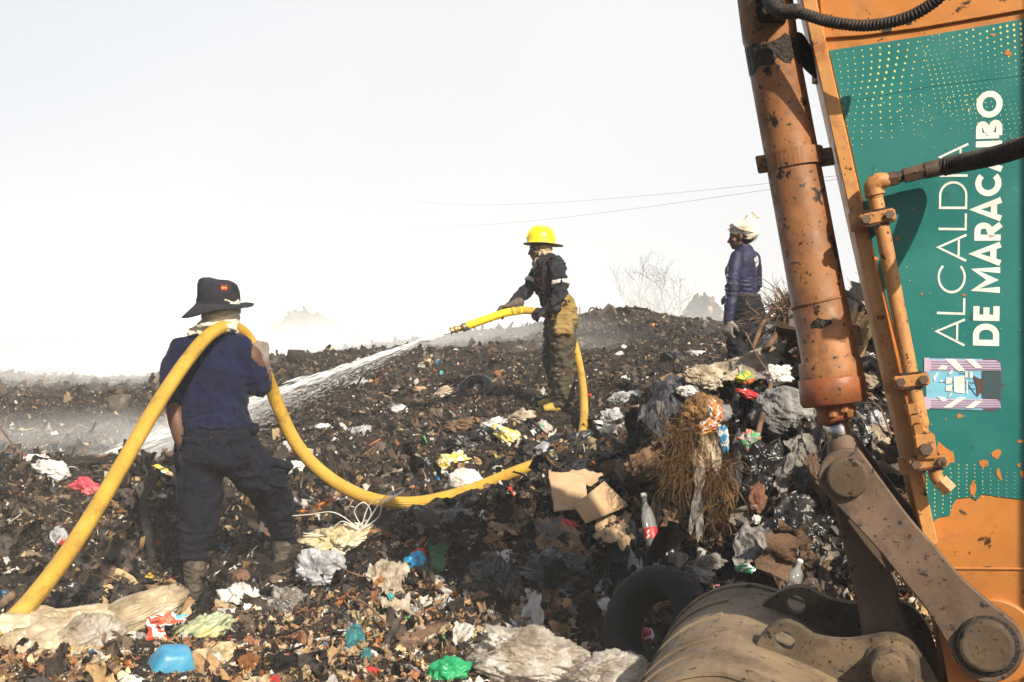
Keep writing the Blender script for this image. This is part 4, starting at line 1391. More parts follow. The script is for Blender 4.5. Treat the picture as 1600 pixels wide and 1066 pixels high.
# ---- person at the left, seen from behind, hose over the shoulder
def build_carrier():
    Y = 5.6
    s = Y / FPX
    base = ground_pt(330, 5.6)
    T = empty('person', base, 'person seen from behind in floppy dark hat and navy shirt with yellow hose over shoulder', 'person', None)
    F0 = unit([-.1, 1, 0]); 
    hc = A3((343, 481), Y + .03)
    hp, L, R = head(hc, F0, (0.02, .06, 1))
    def ring(px, py, hw, d, dy=0, yaw=0.06):
        c = A3((px, py), Y + dy)
        return (c, np.array([cos(yaw), sin(yaw), 0]) * hw * s, np.array([-sin(yaw), cos(yaw), 0]) * d)
    # body (mostly clothed) in one surface
    lw, rw = (283, 694, 5.52), (412, 566, 5.70)
    body = hp + [loft([ring(342, 500, 17, .058), ring(341, 520, 19, .06), ring(338, 545, 50, .08), ring(335, 575, 50, .10), ring(333, 620, 44, .10), ring(336, 665, 42, .09), ring(338, 705, 38, .09), ring(340, 720, 24, .06)], 24, 4),
                 chain([(284, 553, Y), (272, 592, Y - .03), (273, 638, Y - .06), (279, 672, Y - .08), lw], Y, [17, 15, 13.5, 12, 8.5]),
                 chain([(392, 556, Y), (401, 585, Y + .03), (411, 606, Y + .06), (413, 590, Y + .08), rw], Y, [17, 15, 13, 12, 8.5]),
                 chain([(314, 725, Y), (312, 800, Y), (306, 880, Y), (303, 922, Y)], Y, [22, 17, 13, 10]),
                 chain([(362, 714, Y), (390, 738, Y + .12), (412, 757, Y + .21), (428, 783, Y + .32), (440, 830, Y + .42), (442, 868, Y + .46)], Y, [20, 19, 17, 15, 12, 10])]
    lh = dict(d=(.02, .02, -1), palm=(1, .3, 0), curl=(.35, .5, .4), thumb=-1)
    rh = dict(d=(-.22, .12, 1), palm=(-.35, 1, .0), curl=(.8, 1.0, .8), thumb=1)
    W1, W2 = A3(lw), A3(rw)
    body += hand(W1, **lh) + hand(W2, **rh)
    V, F = remesh(body, .0065, 3)
    b = put('body', V, F, M_SKIN, T, True)
    eyes(L, R, T)
    put('hair', *remesh([ellipsoid(L(0, -.022, .030), (.080, .092, .098), R, 4)], .008, 2, folds(.004, 40)), M_HAIR, T, True)
    # shirt
    def hem(V, N):
        return 0
    torso = loft([ring(342, 517, 21, .062), ring(340, 524, 40, .085), ring(337, 534, 55, .105, .01), ring(335, 552, 62, .125, .01), ring(334, 580, 60, .138), ring(333, 612, 54, .138), ring(334, 640, 52, .135), ring(337, 658, 55, .142), ring(338, 668, 57, .146)], 32, 4, 2.3)
    sl = chain([(287, 549, Y), (274, 575, Y - .02), (271, 600, Y - .04), (273, 618, Y - .05)], Y, [24, 22.5, 21, 20])
    sr = chain([(379, 556, Y), (392, 580, Y + .02), (401, 598, Y + .04), (408, 604, Y + .05), (411, 597, Y + .06)], Y, [25, 23, 21, 17, 13])
    def shirt_f(V, N):
        a = folds(.013, 5.5, (1.6, 1, .55), 2.2, .9)(V, N)
        g = np.clip((A3((338, 600), Y)[2] - V[:, 2]) / .3, 0, 1)
        b_ = folds(.012, 7, (.7, 1, 2.4), 8.1, .6)(V, N) * (0.4 + g)
        ea = np.exp(-((V - A3((406, 598), Y + .08)) ** 2).sum(1) / .012)
        return a * .8 + b_ * .7 + ea * folds(.02, 9, (1, 1, 2), 4)(V, N)
    V, F = remesh([torso, sl, sr], .0078, 5, shirt_f)
    sh = put('shirt', V, F, M_NAVY, T, True)
    put('sleeve_cuff', *remesh([tube([A3((272.5, 619), Y - .045), A3((273.5, 628), Y - .052)], rp(20.3, Y), 28)], .006, 2, folds(.003, 12)), M_NAVY, sh, True)
    # trousers
    hips = loft([ring(338, 662, 54, .138), ring(338, 676, 58, .146), ring(338, 698, 63, .158), ring(342, 716, 66, .16), ring(346, 730, 52, .13)], 32, 4, 2.3)
    ll = chain([(310, 712, Y), (313, 755, Y), (313, 795, Y), (308, 830, Y), (305, 852, Y), (304, 864, Y)], Y, [36, 35, 32, 27, 22.5, 22])
    rl = chain([(371, 708, Y + .02), (394, 732, Y + .10), (413, 755, Y + .20), (427, 782, Y + .31), (438, 812, Y + .40), (443, 834, Y + .44)], Y, [38, 37, 34, 30, 25, 22])
    def tf(V, N):
        low = np.clip((A3((0, 800), Y)[2] - V[:, 2]) / .3, 0, 1)
        return folds(.016, 5, (1, 1, 1.3), 1.3, 1.1)(V, N) + (0.25 + low) * folds(.016, 8, (.6, .6, 2.4), 5.5, .7)(V, N)
    V, F = remesh([hips, ll, rl], .0078, 4, tf)
    tr = put('trousers', V, F, M_TROU, T, True)
    def pocket(px, py, dy, w, h, yaw, roll, th=.022):
        Rp = basis((sin(yaw), cos(yaw), 0))
        Rr = np.stack([Rp[:, 0] * cos(roll) + Rp[:, 2] * sin(roll), Rp[:, 1], Rp[:, 2] * cos(roll) - Rp[:, 0] * sin(roll)], 1)
        c = A3((px, py), Y + dy)
        V, F = remesh([box(c, (w * s, th, h * s), Rr, .5)], .006, 4, folds(.010, 10, seed=px))
        p = put('pocket', V, F, M_TROU, tr, True)
        cf = c + Rr[:, 2] * h * s * .8 - Rr[:, 1] * th * .35
        V, F = remesh([box(cf, (w * s * 1.08, th, h * s * .3), Rr, .5)], .006, 3, folds(.005, 12, seed=px + 3))
        put('pocket_flap', V, F, M_TROU, p, True)
    pocket(284, 772, -.02, 15, 23, .9, .12, .045)
    pocket(429, 742, .12, 22, 24, -.35, -.28, .055)
    pocket(300, 702, -.14, 15, 16, .15, -.12, .012)
    pocket(375, 700, -.13, 15, 16, -.15, .10, .012)
    # rear pocket flaps that stand off
    V, F = remesh([box(A3((290, 688), Y - .10), (14 * s, .008, 8 * s), basis((.4, 1, .5)), .5)], .006, 3, folds(.006, 14))
    put('pocket_flap', V, F, M_TROU, tr, True)
    V, F = remesh([box(A3((397, 670), Y - .03), (9 * s, .03, 9 * s), basis((-.9, 1, .3)), .5)], .006, 3, folds(.006, 14))
    put('pocket_flap', V, F, M_TROU, tr, True)
    put('button', *ellipsoid(A3((330, 684), Y - .158), (.008, .004, .008), None, 2), M_GREASE, tr, True)
    # boots
    for (ax, ay, ady), yaw in (((304, 882, 0), -.15), ((442, 846, .45), .35)):
        a = A3((ax, ay), Y + ady)
        f = np.array([sin(yaw), cos(yaw), 0])
        up = np.array([0, 0, 1.])
        z = lambda h: a + up * h
        sd = np.cross(f, up)
        shaft = capsule([z(.03), z(-.06), z(-.12)], [.062, .058, .055], 20)
        foot = loft([(z(-.135) - f * .065, sd * .030, up * .03), (z(-.14) - f * .03, sd * .045, up * .052), (z(-.15) + f * .05, sd * .048, up * .05), (z(-.165) + f * .13, sd * .052, up * .036), (z(-.17) + f * .20, sd * .040, up * .026)], 20, 4)
        V, F = remesh([shaft, foot], .006, 3, folds(.008, 14, (.7, .7, 2), ax))
        bo = put('boot', V, F, M_BOOT, T, True)
        V, F = remesh([loft([(z(-.19) - f * .07, sd * .034, up * .012), (z(-.19), sd * .048, up * .014), (z(-.195) + f * .13, sd * .055, up * .013), (z(-.195) + f * .205, sd * .04, up * .011)], 20, 4)], .005, 2)
        put('sole', V, F, M_RUBBER, bo, True)
    # gloves
    for W, kw, m in ((W1, lh, M_GLOVE_B), (W2, rh, M_GLOVE_G)):
        d = unit(kw['d'])
        cuff = capsule([W - d * .045, W - d * .01, W + d * .02], [.033, .031, .032], 18)
        V, F = remesh(hand(W, thick=1.3, s=1.10, **kw) + [cuff], .0048, 2, folds(.0025, 30))
        g = put('glove', V, F, m, T, True)
        put('glove_cuff', *remesh([tube([W - d * .058, W - d * .040], .0365, 24)], .004, 2), m, g, True)
    # neck cloth
    def cring(px, py, hw, d, dy=0): return ring(px, py, hw, d, dy)
    V, F = remesh([loft([cring(345, 468, 28, .10, .01), cring(346, 484, 29, .102, .01), cring(345, 500, 28.5, .098), cring(340, 510, 33, .10), cring(334, 517, 38, .10), cring(331, 523, 40, .11)], 28, 4),
                   capsule([A3((300, 518), Y - .06), A3((318, 510), Y - .09), A3((345, 512), Y - .11), A3((368, 512), Y - .06)], [.018, .024, .024, .018], 14)], .006, 3, folds(.016, 12, (1, 1, 1.8), 3.1, .9))
    put('neck_cloth', V, F, M_CREAM, T, True)
    # floppy hat
    cc = A3((341, 470), Y + .02)
    ang = np.linspace(0, 2 * pi, 56, endpoint=False)
    prof = [(0, .115), (.05, .117), (.085, .112), (.103, .098), (.113, .07), (.116, .035), (.118, .0), (.119, -.016)]
    Vh = []
    for r, z in prof:
        wob = 1 + .02 * np.sin(ang * 3 + z * 30)
        Vh.append(np.stack([cc[0] + r * wob * np.cos(ang) + .02 * z, cc[1] + r * 1.08 * wob * np.sin(ang), cc[2] + z + .006 * np.sin(ang * 2 + 1) - .03 * np.cos(ang) * r / .118 * (z > .05) * 1.0 * .6], -1))
    def brim(r, t):
        x, y = np.cos(ang), np.sin(ang)
        k = (r - .119) / .075
        z = -.018 - k * (.032 - .034 * x - .020 * y + .014 * np.sin(2 * ang + 2.2)) - .020 * k * np.exp(-((ang - 4.25) / .5) ** 2)
        ext = 1 + .02 * np.sin(ang * 2)
        return np.stack([cc[0] + r * ext * x, cc[1] + r * 1.06 * y, cc[2] + z - t], -1)
    for r in (.13, .145, .160, .175, .190, .194):
        Vh.append(brim(r, 0))
    Vh.append(brim(.194, .004))
    for r in (.175, .145, .125): Vh.append(brim(r, .0045))
    for r, z in ((.112, -.01), (.11, .05), (.09, .1), (0, .105)):
        Vh.append(np.stack([cc[0] + r * np.cos(ang), cc[1] + r * np.sin(ang), cc[2] + z + 0 * ang], -1))
    Vh = np.array(Vh)
    nr = len(Vh)
    F = [(i * 56 + j, i * 56 + (j + 1) % 56, (i + 1) * 56 + (j + 1) % 56, (i + 1) * 56 + j) for i in range(nr - 1) for j in range(56)]
    Vh = Vh.reshape(-1, 3)
    Vh = Vh + (noise(Vh * 22) * .0035)[:, None]
    hat = put('hat', Vh, F, M_HATM, T, True)
    put('hat_band', *tube([cc + [0, 0, -.012], cc + [0, 0, .012]], .1205, 48, cap=False), M_HATM, hat, True)
    # red badge on the crown
    bc = cc + np.array([.062, -.102, .067])
    Rb = basis((-.5, 1, .12))
    bd = put('hat_badge', *box(bc, (.016, .004, .013), Rb, .2), flat('badge_red', (.55, .03, .02), .7), hat)
    bm_ = []
    for k in range(4):
        x = -.012 + .008 * k
        V, F = seg_poly([(x - .003, .004), (x, -.003), (x + .003, .004)], .0022)
        bm_.append((np.array([bc + Rb @ np.array([a, -.0046, c_]) for a, c_ in V]), F))
    put('badge_marks', *join(bm_), flat('badge_yellow', (.8, .6, .15), .7), bd)
    return T
CARRIER = build_carrier()

# ---- person in the middle aiming the nozzle
HOSE_NOZ = [(870, 500, 9.88), (856, 493, 9.62), (838, 487, 9.40), (815, 485, 9.30), (790, 489, 9.25), (765, 497, 9.22), (740, 506, 9.2), (726, 511, 9.19)]
def build_nozzleman():
    Y = 9.6
    s = Y / FPX
    T = empty('person', ground_pt(872, 9.6), 'person in yellow helmet, charcoal jacket and bunker trousers aiming the hose nozzle', 'person')
    Fw = unit([-1, -.12, 0]); Sd = unit([-.12, 1, 0])     # facing left; Sd points away from camera
    def ring(px, py, a, b, Yc=Y): return (A3((px, py), Yc), Fw * a * s, Sd * b)
    hp, L, R = head(A3((843, 389), Y), unit([-1, -.18, -.12]), (-.1, 0, 1))
    nw, fw = (853, 484, 9.30), (796, 478, 9.36)
    shoulder_n, shoulder_f = (868, 417, 9.42), (848, 414, 9.80)
    body = hp + [loft([ring(849, 398, 10, .058), ring(853, 406, 13, .09), ring(858, 418, 17, .16), ring(860, 440, 18, .16), ring(866, 465, 17, .14), ring(872, 490, 18, .14), ring(874, 515, 16, .13)], 22, 4),
                 chain([shoulder_n, (872, 445, 9.33), (872, 464, 9.28), (862, 476, 9.28), nw], Y, [9, 8.5, 8, 7, 5]),
                 chain([shoulder_f, (836, 436, 9.80), (824, 456, 9.72), (810, 468, 9.52), fw], Y, [9, 8.5, 8, 7, 5]),
                 chain([(876, 505, 9.5), (878, 560, 9.48), (878, 600, 9.48), (876, 632, 9.48)], Y, [12, 10, 8, 7]),
                 chain([(868, 510, 9.72), (862, 565, 9.76), (866, 600, 9.8), (870, 628, 9.8)], Y, [13, 10, 8, 7])]
    kn = dict(d=(-.85, .25, -.12), palm=(.1, .5, -1), curl=(.75, .95, .7), thumb=1)
    kf = dict(d=(-.9, -.25, -.30), palm=(-.15, -.5, -1), curl=(.9, 1.1, .8), thumb=-1)
    Wn, Wf = A3(nw), A3(fw)
    body += hand(Wn, **kn) + hand(Wf, **kf)
    V, F = remesh(body, .007, 3)
    put('body', V, F, M_SKIN, T, True)
    eyes(L, R, T)
    jk = [loft([ring(851, 400, 13, .08), ring(854, 406, 18, .13), ring(857, 415, 23, .19), ring(858, 432, 25, .20), ring(861, 450, 25, .19), ring(866, 465, 24, .185), ring(870, 478, 23, .18), ring(873, 484, 21, .17)], 28, 4, 2.3),
          chain([(869, 412, 9.42), (874, 432, 9.34), (875, 452, 9.28), (869, 468, 9.26), (862, 477, 9.28)], Y, [13, 13, 12.5, 11.5, 9.5]),
          chain([(849, 412, 9.78), (838, 432, 9.80), (826, 452, 9.74), (812, 466, 9.54), (800, 475, 9.40)], Y, [13, 12.5, 11.5, 10, 8])]
    V, F = remesh(jk, .0095, 3, addf(folds(.022, 5, (1, 1, 1.2), 1.7, .9), folds(.014, 9, (1, 1, 2), 7.7, .7)))
    j = put('jacket', V, F, M_JACKET, T, True)
    refl = flat('reflective_band', (.66, .62, .55), .4)
    put('sleeve_band', *remesh([tube([A3((875.5, 440), 9.31), A3((876, 446), 9.30)], rp(14.2, Y), 26)], .008, 1, folds(.008, 10)), refl, j, True)
    put('sleeve_band', *remesh([tube([A3((834, 438), 9.79), A3((830, 444), 9.78)], rp(13.2, Y), 26)], .008, 1, folds(.008, 10)), refl, j, True)
    put('collar', *remesh([loft([ring(851, 396, 15, .085), ring(854, 405, 19, .11)], 24, 3)], .008, 2, folds(.008, 14)), M_JACKET, j, True)
    red = flat('dark_red_strap', (.040, .012, .014), .9)
    put('suspender', *tube(catmull([A3((864, 400), 9.50), A3((855, 405), 9.42), A3((848, 418), 9.38), A3((848, 440), 9.385), A3((852, 460), 9.385)], 5), .011, 8, True, .4), red, T, True)
    put('name_tape', *box(A3((843, 436), 9.42), (.03, .02, .012), basis((-.9, .9, 0)), .2), red, j)
    # trousers
    hp_ = [loft([ring(873, 462, 20, .17), ring(876, 474, 23, .185), ring(877, 495, 25, .19), ring(876, 515, 24, .18), ring(874, 528, 18, .15)], 28, 4, 2.3),
           chain([(878, 510, 9.5), (880, 535, 9.47), (880, 565, 9.46), (880, 595, 9.46), (879, 618, 9.46), (876, 628, 9.46)], Y, [20, 20.5, 19, 17.5, 18, 15]),
           chain([(868, 512, 9.72), (864, 545, 9.76), (863, 575, 9.78), (867, 600, 9.8), (869, 622, 9.8)], Y, [18, 17, 14.5, 13, 13])]
    V, F = remesh(hp_, .0095, 3, addf(folds(.022, 4.5, (1, 1, .9), 4.4, 1.0), folds(.016, 8, (.8, .8, 2.2), 6.1, .7)))
    # wetter and sootier below the thigh: a soaked hem line of its own shape
    zz = (CAMZ + CY / FPX * Y) - (V[:, 2]) ; py = CY - (V[:, 2] - CAMZ) / Y * FPX
    k = np.clip((py - 500 + 16 * noise(V * 5)) / 26, 0, 1)[:, None]
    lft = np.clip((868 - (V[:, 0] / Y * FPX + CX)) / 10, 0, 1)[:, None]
    k = np.maximum(k, lft * .9)  # the left side takes the dark tone too
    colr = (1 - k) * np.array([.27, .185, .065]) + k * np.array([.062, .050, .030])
    spl = (noise(V * 30 + 5) > .62)[:, None] * (k > .5)
    colr = colr * (1 - spl) + spl * np.array([.35, .32, .26])
    mt = mat('soaked_canvas', [(.6, .58, .55), (1, 1, 1), (1.15, 1.12, 1.05)], scale=14, rough=.8, bump=.3, bscale=180, attr='col')
    t = put('trousers', V, F, mt, T, True, col=colr)
    c = A3((880, 504), 9.36)
    col1 = mat('bunker_canvas', [(.18, .12, .042), (.27, .185, .065), (.33, .235, .09)], scale=14, rough=.8, bump=.3, bscale=180)
    V, F = remesh([box(c, (.085, .03, .10), basis((-.08, 1, 0)), .5)], .007, 2, folds(.012, 8))
    p = put('pocket', V, F, col1, t, True)
    V, F = remesh([box(c + [0.0, -.02, -.075], (.095, .028, .045), basis((-.08, 1, 0)), .5)], .007, 2, folds(.012, 9))
    put('pocket_flap', V, F, col1, p, True)
    put('waist_hole', *ellipsoid(A3((885, 472), 9.395), (.012, .012, .014), None, 2), M_GREASE, t, True)
    put('waist_hole', *ellipsoid(A3((889, 471), 9.395), (.010, .012, .016), None, 2), M_GREASE, t, True)
    myb = mat('yellow_rubber', [(.34, .22, .03), (.52, .36, .06), (.6, .45, .12)], scale=12, rough=.5, bump=.3)
    for (px, py, Yc) in ((876, 626, 9.46), (867, 620, 9.8)):
        a = A3((px, py), Yc)
        f = unit([-1, -.15, 0]); up = np.array([0, 0, 1.]); sd = np.cross(f, up)
        V, F = remesh([capsule([a + up * .05, a - up * .05], [.062, .06], 18), loft([(a - up * .06 - f * .07, sd * .035, up * .035), (a - up * .055, sd * .052, up * .055), (a - up * .065 + f * .10, sd * .056, up * .045), (a - up * .075 + f * .17, sd * .042, up * .03)], 18, 4)], .007, 2, folds(.004, 12))
        put('boot', V, F, myb, T, True)
    for W, kw, m in ((Wn, kn, M_GLOVE_B), (Wf, kf, mat('sooty_glove', [(.04, .034, .03), (.09, .075, .065), (.16, .13, .11)], scale=20, rough=.9, bump=.3, bscale=150))):
        d = unit(kw['d'])
        cf = capsule([W - d * .10, W - d * .04, W + d * .01], [.050, .042, .036], 18)
        V, F = remesh(hand(W, thick=1.4, s=1.18, **kw) + [cf], .0055, 2, folds(.003, 26))
        put('glove', V, F, m, T, True)
    # neck cloth drawn round the cheeks
    V, F = remesh([loft([(L(0, -.02, .03), R[:, 0] * .090, R[:, 1] * .100), (L(0, -.026, -.02), R[:, 0] * .092, R[:, 1] * .095), (L(0, -.030, -.07), R[:, 0] * .092, R[:, 1] * .095), (L(0, -.040, -.115), R[:, 0] * .10, R[:, 1] * .105), (L(0, -.035, -.145), R[:, 0] * .125, R[:, 1] * .13)], 26, 4),
                   capsule([L(-.055, .03, -.10), L(-.04, .055, -.15), L(-.02, .06, -.21)], [.030, .032, .012], 12),
                   capsule([L(.055, .03, -.10), L(.04, .055, -.15), L(.02, .06, -.21)], [.030, .032, .012], 12)], .0065, 2, folds(.012, 12, (1, 1, .9), 2.5, .9))
    put('neck_cloth', V, F, M_TANCL, T, True)
    # helmet
    hcen = L(0, -.022, .052)
    Rh = basis(unit([-1, -.18, .02]), (0, 0, 1))
    ang = np.linspace(0, 2 * pi, 48, endpoint=False)
    hx, hy = np.sin(ang), np.cos(ang)
    rows = []
    def hr(rx, ry, z, dy=0):
        rows.append(hcen + (Rh @ np.stack([rx * hx, ry * hy + dy, z + 0 * hx])).T)
    for a in np.linspace(88, 0, 12):
        a_ = radians(a)
        q = cos(a_) ** .8
        hr(.118 * q + .001, .138 * q + .001, .150 * sin(a_) ** .9 + .012)
    def br(e, z):
        bk = np.clip(-hy, 0, 1) ** 1.5
        rows.append(hcen + (Rh @ np.stack([(.118 + e * (.55 + .3 * np.abs(hx))) * hx, (.138 + e * (.75 + 1.15 * bk)) * hy, z - .012 * bk * (e / .04) + 0 * hx])).T)
    br(.004, .006); br(.02, .001); br(.038, -.004); br(.040, -.009)
    n_sh = len(rows)
    br(.036, -.012); br(.01, -.008); hr(.11, .13, 0.0); hr(.10, .12, .08); hr(.01, .01, .13)
    Vh = np.concatenate(rows)
    F = [(i * 48 + j, i * 48 + (j + 1) % 48, (i + 1) * 48 + (j + 1) % 48, (i + 1) * 48 + j) for i in range(len(rows) - 1) for j in range(48)]
    my = mat('helmet_yellow', [(.42, .33, .005), (.78, .62, .008), (.82, .68, .01)], scale=16, rough=.28, coat=.4, pos=[.22, .42, .7])
    h = put('helmet', Vh, F, my, T, True)
    rp_ = [r for r in rows[n_sh - 1:n_sh + 1]]
    edge = rows[n_sh - 1]
    put('brim_edging', *tube(np.vstack([edge, edge[:2]]), .006, 8), M_RUBBER, h, True)
    rid = [hcen + Rh @ np.array([0, .138 * cos(a) ** .8 if cos(a) > 0 else -.138 * abs(cos(a)) ** .8, .152 * max(0, sin(a)) ** .9 + .014]) for a in np.linspace(.12, pi - .12, 16)]
    put('crest_ridge', *tube(rid, .009, 10), my, h, True)
    put('chin_strap', *tube(catmull([L(-.086, .02, .05), L(-.080, .03, -.03), L(-.058, .045, -.088), L(0, .06, -.118), L(.058, .045, -.088), L(.080, .03, -.03), L(.086, .02, .05)], 4), .007, 8, True, .5), M_RUBBER, h, True)
    return T
NOZZLEMAN = build_nozzleman()

# ---- person at the right, turned away
def build_watcher():
    Y = 8.4
    s = Y / FPX
    T = empty('person', ground_pt(1160, 8.4), 'person with white cloth wrapped on the head and navy long-sleeved shirt, hands at sides, watching', 'person')
    Fw = unit([-.82, .57, 0]); Sd = unit([.57, .82, 0])      # Sd = her right
    def ring(px, py, a, b, sh=0.0): return (A3((px, py), Y) + Fw * sh, Fw * a, Sd * b)
    hp, L, R = head(A3((1157, 370), Y), unit([-.93, .28, -.08]), (0, 0, 1), .94)
    shn, elb, wr = (1149, 406, 8.26), (1145, 456, 8.20), (1138, 500, 8.16)
    body = hp + [loft([ring(1162, 385, .05, .05), ring(1163, 395, .06, .08), ring(1163, 410, .085, .13), ring(1162, 432, .09, .125), ring(1165, 458, .075, .11), ring(1166, 490, .085, .11), ring(1166, 512, .07, .09)], 22, 4),
                 chain([shn, elb, wr], Y, [8.5, 7, 4.6]),
                 chain([(1178, 405, 8.54), (1180, 450, 8.66), (1156, 462, 8.80)], Y, [8.5, 7, 4.6]),
                 chain([(1158, 505, 8.32), (1152, 560, 8.28), (1150, 610, 8.26), (1152, 652, 8.24)], Y, [11, 9, 8, 7]),
                 chain([(1172, 505, 8.5), (1172, 560, 8.5), (1172, 610, 8.5), (1172, 650, 8.5)], Y, [11, 9, 8, 7])]
    k1 = dict(d=(-.08, -.02, -1), palm=(.6, .8, 0), curl=(.5, .6, .5), thumb=1)
    k2 = dict(d=(-1, .2, 0), palm=(-.2, .2, -1), curl=(.5, .6, .5), thumb=1)
    W1, W2 = A3(wr), A3((1154, 462, 8.81))
    body += hand(W1, s=.95, **k1) + hand(W2, s=.95, **k2)
    V, F = remesh(body, .006, 3)
    put('body', V, F, M_SKIN, T, True)
    eyes(L, R, T, .94)
    top = [loft([ring(1162, 384, .058, .058), ring(1163, 390, .075, .085), ring(1163, 398, .095, .135), ring(1162, 410, .115, .165), ring(1161, 424, .125, .160, .015), ring(1162, 440, .112, .142, .01), ring(1164, 455, .095, .128), ring(1165, 466, .105, .138)], 28, 4, 2.2),
           ellipsoid(A3((1143, 424), 8.45), (.060, .07, .065), None, 3), ellipsoid(A3((1152, 424), 8.62), (.060, .07, .065), None, 3),
           chain([(1151, 403, 8.27), (1146, 430, 8.22), (1144, 456, 8.19), (1141, 480, 8.17), (1138, 500, 8.16)], Y, [11.5, 11, 10.2, 9, 7.5]),
           chain([(1177, 403, 8.53), (1181, 430, 8.6), (1179, 452, 8.66), (1160, 462, 8.78)], Y, [11, 10, 9, 7])]
    def wf(V, N):
        py = CY - (V[:, 2] - CAMZ) / Y * FPX
        g = np.exp(-((py - 452) / 16) ** 2)
        return folds(.008, 7, (1, 1, 1), 3.3, .8)(V, N) * .8 + g * folds(.018, 8, (.6, .6, 3), 1.2, .5)(V, N)
    V, F = remesh(top, .0075, 3, wf)
    sh = put('shirt', V, F, M_NAVY2, T, True)
    put('collar', *remesh([loft([ring(1160, 382, .065, .062), ring(1162, 388, .072, .07)], 24, 3)], .006, 2, folds(.004, 14)), M_NAVY2, sh, True)
    # lettering follows the shirt
    from mathutils.bvhtree import BVHTree
    bv = BVHTree.FromPolygons([tuple(v) for v in V], [tuple(int(i) for i in f) for f in F])
    def project(Q, dirv):
        out = []
        for q in Q:
            h = bv.ray_cast(Vector(q - dirv * .5), Vector(dirv), 1.2)
            out.append(np.array(h[0]) - dirv * .004 if h[0] is not None else q)
        return np.array(out)
    def word(txt, w, sp, p0, p1, hgt_, dirv, m, name, lab):
        V2, F2, W = lettering(txt, w, sp)
        p0, p1 = A3(p0, Y), A3(p1, Y)
        ex = (p1 - p0) / W
        ey = unit(np.cross(np.cross(ex, [0, 0, 1] if abs(unit(ex)[2]) < .8 else [1, 0, 0]), ex)) * hgt_
        Q = p0 + V2[:, :1] * ex + V2[:, 1:2] * ey
        put(name, project(Q, unit(dirv)), F2, m, sh, label=lab)
    wl = flat('print_white', (.75, .74, .72), .6)
    bdir = unit([-.45, .9, 0])
    word('BOMBERO', .25, .10, (1167, 411.5), (1189, 405), .038, bdir, wl, 'lettering', 'white word across the shoulder blades')
    word('MARACA', .25, .10, (1170.5, 419), (1190, 413), .036, bdir, wl, 'lettering', 'second white word under the first')
    word('MICA', .12, .10, (1174, 423.5), (1189, 420), .022, bdir, flat('print_rust', (.5, .14, .10), .6), 'lettering', 'small rust-red word under the white ones')
    word('OPERACIONES', .26, .16, (1139, 416, 8.2), (1136, 480, 8.2), -.020, unit([.35, .94, 0]), flat('print_blue', (.42, .55, .72), .6), 'lettering', 'pale blue letters running down the sleeve')
    # trousers
    tr = [loft([ring(1165, 461, .108, .142), ring(1166, 476, .125, .16), ring(1168, 495, .148, .172, -.01), ring(1168, 512, .14, .165, -.01), ring(1166, 530, .11, .15)], 28, 4, 2.2),
          chain([(1157, 510, 8.34), (1153, 540, 8.30), (1152, 575, 8.28), (1151, 610, 8.26), (1152, 640, 8.25)], Y, [19, 18, 15, 13, 12]),
          chain([(1174, 510, 8.52), (1173, 545, 8.51), (1172, 590, 8.5), (1172, 640, 8.5)], Y, [19, 17, 14, 12])]
    V, F = remesh(tr, .0085, 3, addf(folds(.014, 6, (1, 1, 1.2), 2.9, 1), folds(.012, 9, (.7, .7, 2.2), 9.1, .6)))
    t = put('trousers', V, F, M_TROU2, T, True)
    put('belt', *remesh([loft([ring(1165, 460, .116, .150), ring(1165, 465.5, .118, .152)], 30, 3, 2.2)], .007, 1), M_RUBBER, t, True)
    for (px, py, Yc, w, h, f) in ((1179, 484, 8.28, .045, .03, (-.5, .87, .25)), (1164, 520, 8.20, .06, .045, (.3, .95, .05))):
        V, F = remesh([box(A3((px, py), Yc), (w, .016, h), basis(unit(f)), .5)], .006, 3, folds(.007, 12, seed=px))
        put('pocket', V, F, M_TROU2, t, True)
    for (px, py, Yc) in ((1151, 642, 8.25), (1172, 642, 8.5)):
        a = A3((px, py), Yc)
        f = unit([-.85, .5, 0]); up = np.array([0, 0, 1.]); sd = np.cross(f, up)
        V, F = remesh([capsule([a + up * .06, a - up * .03], [.056, .052], 16), loft([(a - up * .05 - f * .06, sd * .03, up * .03), (a - up * .045, sd * .045, up * .045), (a - up * .05 + f * .10, sd * .048, up * .036), (a - up * .06 + f * .15, sd * .036, up * .024)], 16, 4)], .007, 2)
        put('boot', V, F, M_BOOT, T, True)
    for W, kw in ((W1, k1), (W2, k2)):
        d = unit(kw['d'])
        V, F = remesh(hand(W, thick=1.35, s=1.08, **kw) + [capsule([W - d * .04, W + d * .01], [.036, .033], 16)], .005, 2, folds(.003, 26))
        put('glove', V, F, M_GLOVE_G, T, True)
    # white cloth wrapped on the head, ends tucked at the crown
    hw = [ellipsoid(L(0, -.030, .062), np.array([.098, .122, .088]), R, 4), ellipsoid(L(0, -.055, .03), np.array([.09, .10, .085]), R, 4), ellipsoid(L(0, -.06, .10), np.array([.075, .08, .06]), R, 4),
          capsule([L(0, -.07, .12), L(0, -.10, .165), L(-.01, -.135, .205)], [.035, .026, .012], 12), capsule([L(0, -.08, .11), L(.02, -.125, .14), L(.03, -.17, .175)], [.03, .022, .012], 12), capsule([L(0, -.08, .10), L(0, -.13, .11), L(.01, -.155, .105)], [.028, .02, .012], 12)]
    V, F = remesh(hw, .0055, 2, folds(.015, 5.5, (1, 1, 1), 6.6, 1.4))
    hh = put('head_wrap', V, F, M_CREAM, T, True)
    put('cord', *tube(catmull([L(-.02, .104, .075), L(-.085, .05, .07), L(-.102, -.03, .045), L(-.085, -.10, .02), L(0, -.16, .015)], 5), .0035, 6), flat('dark_cord', (.12, .03, .03), .8), hh, True)
    put('hair', *remesh([ellipsoid(L(0, -.04, .01), (.076, .088, .08), R, 3)], .008, 2), M_HAIR, T, True)
    return T
WATCHER = build_watcher()

